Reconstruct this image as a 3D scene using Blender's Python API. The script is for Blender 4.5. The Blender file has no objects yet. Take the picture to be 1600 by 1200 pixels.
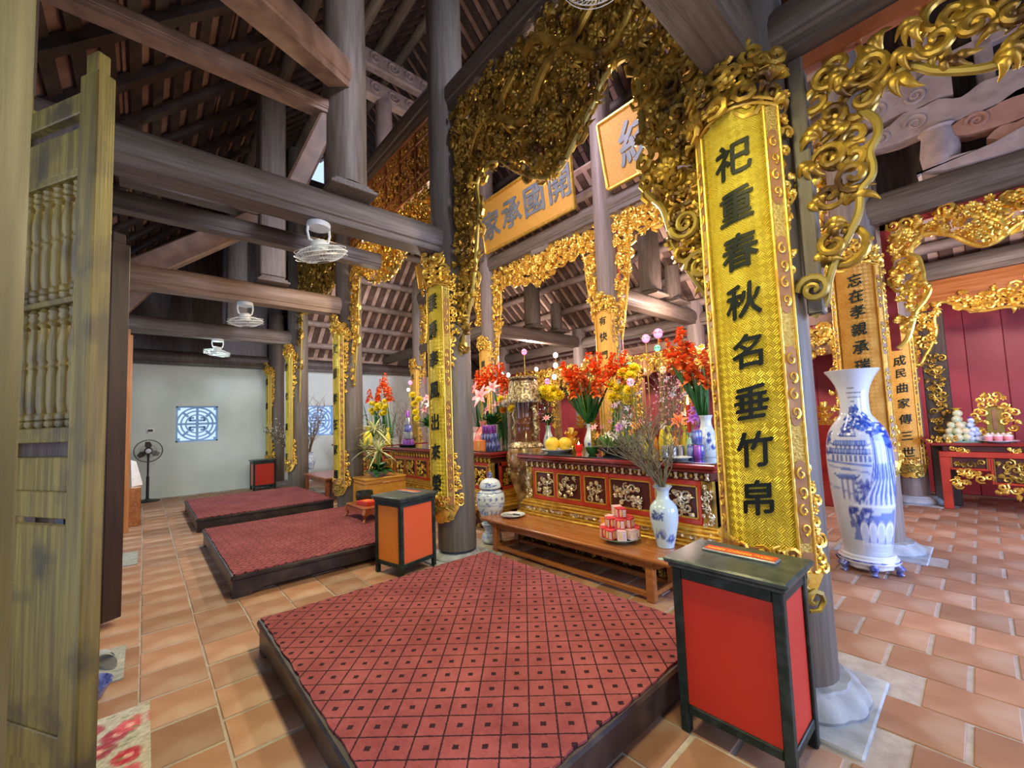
import bpy, bmesh, math, random
import numpy as np
from mathutils import Vector as V, Matrix
R = math.radians
PI = math.pi
scene = bpy.context.scene
col = scene.collection
rnd = random.Random(7)

# ---------------------------------------------------------------- camera
F, PX, PY, H = 648.0, 800.0, 613.0, 1.5        # focal length and principal point on a 1600x1200 frame, eye height
_th, _pi, _ro = R(-41.62), R(3.87), R(2.13)
_f = np.array([math.cos(_th) * math.cos(_pi), math.sin(_th) * math.cos(_pi), math.sin(_pi)])
_r = np.array([math.sin(_th), -math.cos(_th), 0.0])
_d = np.cross(_f, _r)
_r2 = _r * math.cos(_ro) + _d * math.sin(_ro)
_d2 = -_r * math.sin(_ro) + _d * math.cos(_ro)
CAMM = np.array([_r2, _d2, _f])
CAMM = np.stack([-CAMM[:, 1], CAMM[:, 0], CAMM[:, 2]], 1)      # rows: right, down, forward in world axes
cam_data = bpy.data.cameras.new('camera')
cam = bpy.data.objects.new('camera', cam_data)
col.objects.link(cam)
cam_data.sensor_width = 36
cam_data.lens = 36 * F / 1600
cam_data.shift_y = (PY - 600) / 1600
cam_data.clip_start = 0.05
m3 = Matrix((CAMM[0], -CAMM[1], -CAMM[2])).transposed()
cam.matrix_world = Matrix.Translation((0, 0, H)) @ m3.to_4x4()
scene.camera = cam

# ---------------------------------------------------------------- light
scene.view_settings.view_transform = 'Standard'
scene.view_settings.look = 'None'
scene.view_settings.gamma = 1
scene.view_settings.use_curve_mapping = False
scene.view_settings.exposure = 0.0
world = bpy.data.worlds.new('sky')
scene.world = world
world.use_nodes = True
_bg = world.node_tree.nodes['Background']
_bg.inputs[0].default_value = (0.50, 0.68, 1.0, 1)
_bg.inputs[1].default_value = 1.35


def area(name, loc, target, size, energy, color, sy=None, spread=180):
    d = bpy.data.lights.new(name, 'AREA')
    d.energy = energy
    d.color = color
    d.shape = 'RECTANGLE'
    d.size = size
    d.size_y = sy or size
    d.spread = R(spread)
    o = bpy.data.objects.new(name, d)
    col.objects.link(o)
    o.location = loc
    o.rotation_euler = (V(target) - V(loc)).to_track_quat('-Z', 'Y').to_euler()
    return o


def point(name, loc, energy, color, r=0.12):
    d = bpy.data.lights.new(name, 'POINT')
    d.energy = energy
    d.color = color
    d.shadow_soft_size = r
    o = bpy.data.objects.new(name, d)
    col.objects.link(o)
    o.location = loc
    return o


# daylight through the open doors, shaded tubes under the beams, and unseen lights added around the altars
area('door_daylight', (-1.7, 1.3, 1.7), (2.6, 1.6, 0.5), 2.4, 42, (0.97, 0.93, 0.98), 2.4)
area('gable_daylight', (2.9, -3.0, 6.6), (2.9, 4.3, 4.9), 1.6, 75, (0.78, 0.80, 1.0), 1.2, 34)
area('porch_daylight', (1.0, -3.05, 1.9), (1.6, 2.0, 0.4), 2.4, 75, (0.90, 0.86, 0.95), 2.0)
area('door_daylight', (-1.7, 9.1, 1.7), (2.0, 9.6, 0.4), 1.6, 60, (0.72, 0.86, 1.0), 2.4)
area('side_daylight', (5.0, -3.05, 1.6), (5.3, 2.0, 0.3), 2.8, 330, (0.48, 0.60, 1.0), 2.2)


def tube_lamp(x, y, z, energy, color, size=0.9):
    area('tube_lamp', (x, y, z), (x, y, 0), 0.12, energy, color, size)


tube_lamp(1.30, 0.5, 3.38, 58, (1.0, 0.86, 0.36))
tube_lamp(1.45, 2.5, 3.40, 54, (1.0, 0.86, 0.42))
tube_lamp(1.2, 5.7, 3.40, 55, (1.0, 0.84, 0.52))
tube_lamp(1.3, 9.0, 3.40, 45, (0.92, 1.0, 0.88))
tube_lamp(1.1, 11.0, 3.30, 22, (0.85, 1.0, 0.92))
point('altar_fill', (3.55, 2.5, 3.3), 150, (1.0, 0.84, 0.64))  # unseen lights added before the altars to brighten their fronts
point('altar_fill', (3.55, 5.7, 3.3), 150, (1.0, 0.84, 0.64))
point('altar_fill', (3.6, 9.2, 3.3), 80, (1.0, 0.88, 0.72))
point('shrine_light', (7.2, 3.4, 3.2), 230, (1.0, 0.74, 0.66))
point('shrine_light', (7.3, 7.4, 3.2), 190, (1.0, 0.80, 0.74))  # this one added to brighten the dim rear roof
point('shrine_light', (7.4, -0.4, 3.0), 110, (1.0, 0.76, 0.66))
area('upper_fill', (3.1, 4.6, 7.3), (5.9, 4.4, 5.4), 0.8, 95, (0.92, 0.78, 1.0), 2.0, 130)  # unseen light added, aimed at the name boards and rear roof
point('frieze_fill', (1.9, 5.9, 4.35), 16, (1.0, 0.66, 0.36))  # unseen light added to warm up the carved frieze


# ---------------------------------------------------------------- helpers
def _ray(px, py):
    return np.array([(px - PX) / F, (py - PY) / F, 1.0]) @ CAMM


def onx(px, py, x):
    d = _ray(px, py)
    return V((np.array([0, 0, H]) + d * (x / d[0])).tolist())


def ony(px, py, y):
    d = _ray(px, py)
    return V((np.array([0, 0, H]) + d * (y / d[1])).tolist())


def onz(px, py, z):
    d = _ray(px, py)
    return V((np.array([0, 0, H]) + d * ((z - H) / d[2])).tolist())


def proj(p):
    v = CAMM @ (np.array(p, float) - np.array([0, 0, H]))
    if v[2] < 0.05:
        return (-9999, -9999, v[2])
    return v[0] / v[2] * F + PX, v[1] / v[2] * F + PY, v[2]


class MB:
    """collects polygons; build() links them as one mesh object"""

    def __init__(s):
        s.v, s.f, s.m, s.T, s.mi = [], [], [], None, 0

    def add(s, vs, fs):
        o = len(s.v)
        if s.T is not None:
            vs = [s.T @ V(p) for p in vs]
        s.v.extend([tuple(p) for p in vs])
        s.f.extend([tuple(i + o for i in f) for f in fs])
        s.m.extend([s.mi] * len(fs))
        return s

    def box(s, x0, x1, y0, y1, z0, z1, b=0.0):
        c = V(((x0 + x1) / 2, (y0 + y1) / 2, (z0 + z1) / 2))
        h = (abs(x1 - x0) / 2, abs(y1 - y0) / 2, abs(z1 - z0) / 2)
        if b <= 0:
            vs = [c + V((sx * h[0], sy * h[1], sz * h[2])) for sx in (-1, 1) for sy in (-1, 1) for sz in (-1, 1)]
            return s.add(vs, [(0, 1, 3, 2), (4, 6, 7, 5), (0, 4, 5, 1), (2, 3, 7, 6), (0, 2, 6, 4), (1, 5, 7, 3)])
        b = min(b, min(h) * 0.9)
        vs, idx = [], {}
        for sx in (-1, 1):
            for sy in (-1, 1):
                for sz in (-1, 1):
                    sg = (sx, sy, sz)
                    for a in range(3):
                        p = [sg[k] * (h[k] if k == a else h[k] - b) for k in range(3)]
                        idx[(sx, sy, sz, a)] = len(vs)
                        vs.append(c + V(p))
        fs = []
        for a in range(3):
            o1, o2 = [k for k in range(3) if k != a]
            for sa in (-1, 1):
                q = []
                for s1, s2 in ((-1, -1), (1, -1), (1, 1), (-1, 1)):
                    g = [0, 0, 0]
                    g[a], g[o1], g[o2] = sa, s1, s2
                    q.append(idx[(g[0], g[1], g[2], a)])
                fs.append(tuple(q))
            for s1 in (-1, 1):
                for s2 in (-1, 1):
                    q = []
                    for sa, w in ((-1, o1), (1, o1), (1, o2), (-1, o2)):
                        g = [0, 0, 0]
                        g[a], g[o1], g[o2] = sa, s1, s2
                        q.append(idx[(g[0], g[1], g[2], w)])
                    fs.append(tuple(q))
        for sx in (-1, 1):
            for sy in (-1, 1):
                for sz in (-1, 1):
                    fs.append(tuple(idx[(sx, sy, sz, a)] for a in range(3)))
        return s.add(vs, fs)

    def beam(s, p0, p1, w, h, b=0.0, up=(0, 0, 1)):
        """box from p0 to p1, w across, h high"""
        p0, p1 = V(p0), V(p1)
        d = (p1 - p0)
        L = d.length
        d.normalize()
        y = V(up).cross(d).normalized()
        z = d.cross(y)
        T = Matrix((d, y, z)).transposed().to_4x4()
        T.translation = p0
        o = s.T
        s.T = T if o is None else o @ T
        s.box(0, L, -w / 2, w / 2, -h / 2, h / 2, b)
        s.T = o
        return s

    def ring(s, rings, cap=True, close=True):
        n = len(rings[0])
        vs = [p for r in rings for p in r]
        fs = []
        for i in range(len(rings) - 1):
            for j in range(n if close else n - 1):
                k = (j + 1) % n
                fs.append((i * n + j, i * n + k, (i + 1) * n + k, (i + 1) * n + j))
        if cap:
            fs.append(tuple(range(n - 1, -1, -1)))
            e = (len(rings) - 1) * n
            fs.append(tuple(e + j for j in range(n)))
        return s.add(vs, fs)

    def lathe(s, prof, n=24, c=(0, 0, 0), cap=True, sq=1.0, fl=None):
        rings = []
        for r, z in prof:
            rings.append([(c[0] + r * math.cos(2 * PI * j / n) * (1 if fl is None else fl(j / n)), c[1] + sq * r * math.sin(2 * PI * j / n) * (1 if fl is None else fl(j / n)), c[2] + z) for j in range(n)])
        return s.ring(rings, cap)

    def tube(s, pts, r, n=8, cap=True, sq=1.0):
        pts = [V(p) for p in pts]
        N = len(pts)
        rr = r if isinstance(r, (list, tuple)) else [r] * N
        t0 = (pts[1] - pts[0]).normalized()
        u = t0.orthogonal().normalized()
        rings = []
        for i, p in enumerate(pts):
            t = (pts[min(i + 1, N - 1)] - pts[max(i - 1, 0)])
            if t.length < 1e-9:
                t = t0
            t = t.normalized()
            u = (u - t * u.dot(t))
            u = u.normalized() if u.length > 1e-6 else t.orthogonal().normalized()
            w = t.cross(u)
            rings.append([p + (u * math.cos(2 * PI * j / n) + w * math.sin(2 * PI * j / n) * sq) * max(rr[i], 1e-4) for j in range(n)])
        return s.ring(rings, cap)

    def prism(s, poly, w0, w1, mp=None):
        mp = mp or (lambda u, v, w: (u, v, w))
        n = len(poly)
        vs = [mp(u, v, w0) for u, v in poly] + [mp(u, v, w1) for u, v in poly]
        fs = [tuple(range(n - 1, -1, -1)), tuple(range(n, 2 * n))]
        for i in range(n):
            k = (i + 1) % n
            fs.append((i, k, n + k, n + i))
        return s.add(vs, fs)

    def ball(s, c, r, n=8, m=5):
        if not isinstance(r, (list, tuple)):
            r = (r, r, r)
        rings = []
        for i in range(m + 1):
            a = -PI / 2 + PI * i / m
            cr = max(math.cos(a), 0.02)
            rings.append([(c[0] + r[0] * cr * math.cos(2 * PI * j / n), c[1] + r[1] * cr * math.sin(2 * PI * j / n), c[2] + r[2] * math.sin(a)) for j in range(n)])
        return s.ring(rings)

    def blade(s, base, d, L, w, bend=(0, 0, -1), k=0.3, n=6, fold=0.25, side=None):
        """a leaf: tapered strip with a folded midrib, bending towards `bend`"""
        base, d, bend = V(base), V(d).normalized(), V(bend)
        side = V(side).normalized() if side is not None else (d.cross(V((0, 0, 1))) if abs(d.z) < 0.95 else d.cross(V((1, 0, 0))))
        side.normalize()
        nn = side.cross(d).normalized()
        vs, fs = [], []
        for i in range(n + 1):
            t = i / n
            p = base + d * (L * t) + bend * (k * L * t * t)
            ww = w * math.sin(PI * min(1, 0.12 + 0.88 * t) ** 0.8) * 0.5 + (0.0005 if t < 1 else 0)
            vs += [p - side * ww + nn * ww * fold, p, p + side * ww + nn * ww * fold]
            if i:
                a = (i - 1) * 3
                fs += [(a, a + 1, a + 4, a + 3), (a + 1, a + 2, a + 5, a + 4)]
        return s.add(vs, fs)

    def mesh(s, name='mesh', smooth=40):
        me = bpy.data.meshes.new(name)
        me.from_pydata(s.v, [], s.f)
        if any(s.m):
            me.polygons.foreach_set('material_index', s.m)
        if smooth:
            me.polygons.foreach_set('use_smooth', [True] * len(s.f))
            me.set_sharp_from_angle(angle=R(smooth))
        me.update()
        return me

    def build(s, name, mat, parent=None, loc=None, smooth=40, kind=None, label=None):
        me = s.mesh(name, smooth)
        for m in (mat if isinstance(mat, (list, tuple)) else [mat]):
            me.materials.append(m)
        o = bpy.data.objects.new(name, me)
        col.objects.link(o)
        if parent is not None:
            o.parent = parent
        if loc is not None:
            o.location = loc
        if kind or (parent is not None and any(k in name for k in ('openwork', 'crest', 'fringe', 'relief', 'scroll', 'carving', 'wires'))):
            o['kind'] = kind or 'stuff'
        if label:
            o['label'] = label
        return o


def thing(name, label, cat, loc=(0, 0, 0), rz=0.0, group=None):
    o = bpy.data.objects.new(name, None)
    o.empty_display_size = 0.1
    col.objects.link(o)
    o.location = loc
    o.rotation_euler = (0, 0, rz)
    o['label'] = label
    o['category'] = cat
    if group:
        o['group'] = group
    return o


def tag(o, label, cat, group=None):
    o['label'] = label
    o['category'] = cat
    if group:
        o['group'] = group
    return o


def struct(name):
    o = bpy.data.objects.new(name, None)
    col.objects.link(o)
    o['kind'] = 'structure'
    return o


def dup(root, loc, rz=None, label=None, group=None, scale=None):
    r = root.copy()
    col.objects.link(r)
    r.location = loc
    if rz is not None:
        r.rotation_euler = (0, 0, rz)
    if scale:
        r.scale = (scale,) * 3
    if label:
        r['label'] = label
    if group:
        r['group'] = group
    for ch in list(root.children):
        c = ch.copy()
        col.objects.link(c)
        c.parent = r
        for g in ch.children:
            d = g.copy()
            col.objects.link(d)
            d.parent = c
    return r


def inst(o, loc, parent=None, rot=None):
    c = o.copy()
    col.objects.link(c)
    c.location = loc
    if rot is not None:
        c.rotation_euler = rot
    if parent is not None:
        c.parent = parent
    return c


# ---------------------------------------------------------------- materials
def mat(name, c1, c2=None, rough=0.5, metal=0.0, scale=6.0, stretch=(1, 1, 1), bump=0.0, bscale=None, rand=0.0, emis=None, es=1.0, spec=0.5, coat=0.0, alpha=None, trans=0.0, lo=0.35, hi=0.65, c3=None, s3=1.2, detail=4):
    m = bpy.data.materials.new(name)
    m.use_nodes = True
    nt = m.node_tree
    N, L = nt.nodes, nt.links
    b = N['Principled BSDF']
    b.inputs['Roughness'].default_value = rough
    b.inputs['Metallic'].default_value = metal
    b.inputs['Specular IOR Level'].default_value = spec
    b.inputs['Coat Weight'].default_value = coat
    b.inputs['Coat Roughness'].default_value = 0.12
    b.inputs['Transmission Weight'].default_value = trans
    b.inputs['Base Color'].default_value = (*c1, 1)
    tc = N.new('ShaderNodeTexCoord')
    mp = N.new('ShaderNodeMapping')
    mp.inputs['Scale'].default_value = stretch
    L.new(tc.outputs['Object'], mp.inputs['Vector'])
    src = None
    if c2 is not None:
        nz = N.new('ShaderNodeTexNoise')
        nz.inputs['Scale'].default_value = scale
        nz.inputs['Detail'].default_value = detail
        L.new(mp.outputs[0], nz.inputs['Vector'])
        cr = N.new('ShaderNodeValToRGB')
        cr.color_ramp.elements[0].position = lo
        cr.color_ramp.elements[1].position = hi
        cr.color_ramp.elements[0].color = (*c1, 1)
        cr.color_ramp.elements[1].color = (*c2, 1)
        L.new(nz.outputs[0], cr.inputs[0])
        src = cr.outputs[0]
    if c3 is not None:
        nz3 = N.new('ShaderNodeTexNoise')
        nz3.inputs['Scale'].default_value = s3
        nz3.inputs['Detail'].default_value = 6
        L.new(tc.outputs['Object'], nz3.inputs['Vector'])
        r3 = N.new('ShaderNodeValToRGB')
        r3.color_ramp.elements[0].position = 0.5
        r3.color_ramp.elements[1].position = 0.68
        L.new(nz3.outputs[0], r3.inputs[0])
        mx = N.new('ShaderNodeMix')
        mx.data_type = 'RGBA'
        L.new(r3.outputs[0], mx.inputs[0])
        if src is not None:
            L.new(src, mx.inputs[6])
        else:
            mx.inputs[6].default_value = (*c1, 1)
        mx.inputs[7].default_value = (*c3, 1)
        src = mx.outputs[2]
    if rand:
        oi = N.new('ShaderNodeObjectInfo')
        mr = N.new('ShaderNodeMapRange')
        mr.inputs[3].default_value = 1 - rand
        mr.inputs[4].default_value = 1 + rand
        L.new(oi.outputs['Random'], mr.inputs[0])
        hs = N.new('ShaderNodeHueSaturation')
        L.new(mr.outputs[0], hs.inputs['Value'])
        if src is not None:
            L.new(src, hs.inputs['Color'])
        else:
            hs.inputs['Color'].default_value = (*c1, 1)
        src = hs.outputs[0]
    if src is not None:
        L.new(src, b.inputs['Base Color'])
    if bump:
        nb = N.new('ShaderNodeTexNoise')
        nb.inputs['Scale'].default_value = bscale or scale * 3
        nb.inputs['Detail'].default_value = 5
        L.new(mp.outputs[0], nb.inputs['Vector'])
        bp = N.new('ShaderNodeBump')
        bp.inputs['Strength'].default_value = bump
        bp.inputs['Distance'].default_value = 0.01
        L.new(nb.outputs[0], bp.inputs['Height'])
        L.new(bp.outputs[0], b.inputs['Normal'])
    if emis:
        b.inputs['Emission Color'].default_value = (*emis, 1)
        b.inputs['Emission Strength'].default_value = es
    if alpha is not None:
        b.inputs['Alpha'].default_value = alpha
    return m


def srgb(r, g, b):
    f = lambda c: c / 255 / 12.92 if c / 255 <= 0.04045 else ((c / 255 + 0.055) / 1.055) ** 2.4
    return (f(r), f(g), f(b))


def attr_mat(name, rough=0.15, coat=0.4, spec=0.5):
    """colour painted on the vertices (glaze painting, printed cartons)"""
    m = bpy.data.materials.new(name)
    m.use_nodes = True
    b = m.node_tree.nodes['Principled BSDF']
    b.inputs['Roughness'].default_value = rough
    b.inputs['Coat Weight'].default_value = coat
    b.inputs['Specular IOR Level'].default_value = spec
    a = m.node_tree.nodes.new('ShaderNodeAttribute')
    a.attribute_name = 'Paint'
    m.node_tree.links.new(a.outputs['Color'], b.inputs['Base Color'])
    return m


def weave_mat(name, c1, c2, metal=0.55, rough=0.36, size=0.03, bump=0.9):
    """gilded board with a shallow basket weave tooled into it: fine relief only; uses the mesh's UV map (metres)"""
    m = mat(name, c1, c2, rough, metal, scale=9)
    nt = m.node_tree
    N, L = nt.nodes, nt.links
    uv = N.new('ShaderNodeUVMap')
    uv.uv_map = 'UV'
    mp = N.new('ShaderNodeMapping')
    mp.inputs['Rotation'].default_value = (0, 0, R(45))
    mp.inputs['Scale'].default_value = (1 / size, 1 / size, 1)
    L.new(uv.outputs[0], mp.inputs[0])
    ch = N.new('ShaderNodeTexChecker')
    ch.inputs['Scale'].default_value = 1.0
    L.new(mp.outputs[0], ch.inputs[0])
    ws = []
    for d in ('X', 'Y'):
        w = N.new('ShaderNodeTexWave')
        w.bands_direction = d
        w.inputs['Scale'].default_value = 0.95
        w.inputs['Distortion'].default_value = 0.6
        L.new(mp.outputs[0], w.inputs['Vector'])
        ws.append(w)
    mx = N.new('ShaderNodeMix')
    L.new(ch.outputs[1], mx.inputs[0])
    L.new(ws[0].outputs['Fac'], mx.inputs[2])
    L.new(ws[1].outputs['Fac'], mx.inputs[3])
    bp = N.new('ShaderNodeBump')
    bp.inputs['Strength'].default_value = bump
    bp.inputs['Distance'].default_value = 0.006
    L.new(mx.outputs[0], bp.inputs['Height'])
    L.new(bp.outputs[0], N['Principled BSDF'].inputs['Normal'])
    return m


def carpet_mat(name):
    m = mat(name, (0.25, 0.03, 0.035), rough=0.95, spec=0.1)
    nt = m.node_tree
    N, L = nt.nodes, nt.links
    tc = N.new('ShaderNodeTexCoord')
    mp = N.new('ShaderNodeMapping')
    mp.inputs['Rotation'].default_value = (0, 0, R(43))
    mp.inputs['Scale'].default_value = (1 / 0.1185,) * 3
    L.new(tc.outputs['Object'], mp.inputs[0])
    nz = N.new('ShaderNodeTexNoise')
    nz.inputs['Scale'].default_value = 9
    L.new(mp.outputs[0], nz.inputs['Vector'])
    ad = N.new('ShaderNodeVectorMath')
    ad.operation = 'MULTIPLY_ADD'
    L.new(nz.outputs['Color'], ad.inputs[0])
    ad.inputs[1].default_value = (0.07, 0.07, 0)
    L.new(mp.outputs[0], ad.inputs[2])
    sp = N.new('ShaderNodeSeparateXYZ')
    L.new(ad.outputs[0], sp.inputs[0])

    def M_(op, a, b=None):
        n = N.new('ShaderNodeMath')
        n.operation = op
        for i, q in enumerate((a, b)):
            if q is None:
                continue
            if isinstance(q, (int, float)):
                n.inputs[i].default_value = q
            else:
                L.new(q, n.inputs[i])
        return n.outputs[0]
    d = [M_('ABSOLUTE', M_('SUBTRACT', M_('FRACT', sp.outputs[i]), 0.5)) for i in (0, 1)]
    line = M_('GREATER_THAN', M_('MAXIMUM', d[0], d[1]), 0.468)
    dot = M_('LESS_THAN', M_('MAXIMUM', d[0], d[1]), 0.105)
    fac = M_('MAXIMUM', line, dot)
    n2 = N.new('ShaderNodeTexNoise')
    n2.inputs['Scale'].default_value = 3.5
    n2.inputs['Detail'].default_value = 8
    n2.inputs['Roughness'].default_value = 0.75
    L.new(tc.outputs['Object'], n2.inputs['Vector'])
    cr = N.new('ShaderNodeValToRGB')
    cr.color_ramp.elements[0].position, cr.color_ramp.elements[1].position = 0.3, 0.72
    cr.color_ramp.elements[0].color = (0.17, 0.032, 0.038, 1)
    cr.color_ramp.elements[1].color = (0.34, 0.092, 0.100, 1)
    L.new(n2.outputs[0], cr.inputs[0])
    mx = N.new('ShaderNodeMix')
    mx.data_type = 'RGBA'
    L.new(fac, mx.inputs[0])
    L.new(cr.outputs[0], mx.inputs[6])
    mx.inputs[7].default_value = (0.028, 0.008, 0.012, 1)
    b = N['Principled BSDF']
    L.new(mx.outputs[2], b.inputs['Base Color'])
    n3 = N.new('ShaderNodeTexNoise')
    n3.inputs['Scale'].default_value = 160
    L.new(tc.outputs['Object'], n3.inputs['Vector'])
    bp = N.new('ShaderNodeBump')
    bp.inputs['Strength'].default_value = 0.8
    bp.inputs['Distance'].default_value = 0.006
    L.new(n3.outputs[0], bp.inputs['Height'])
    L.new(bp.outputs[0], b.inputs['Normal'])
    b.inputs['Sheen Weight'].default_value = 0.05
    return m


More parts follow.
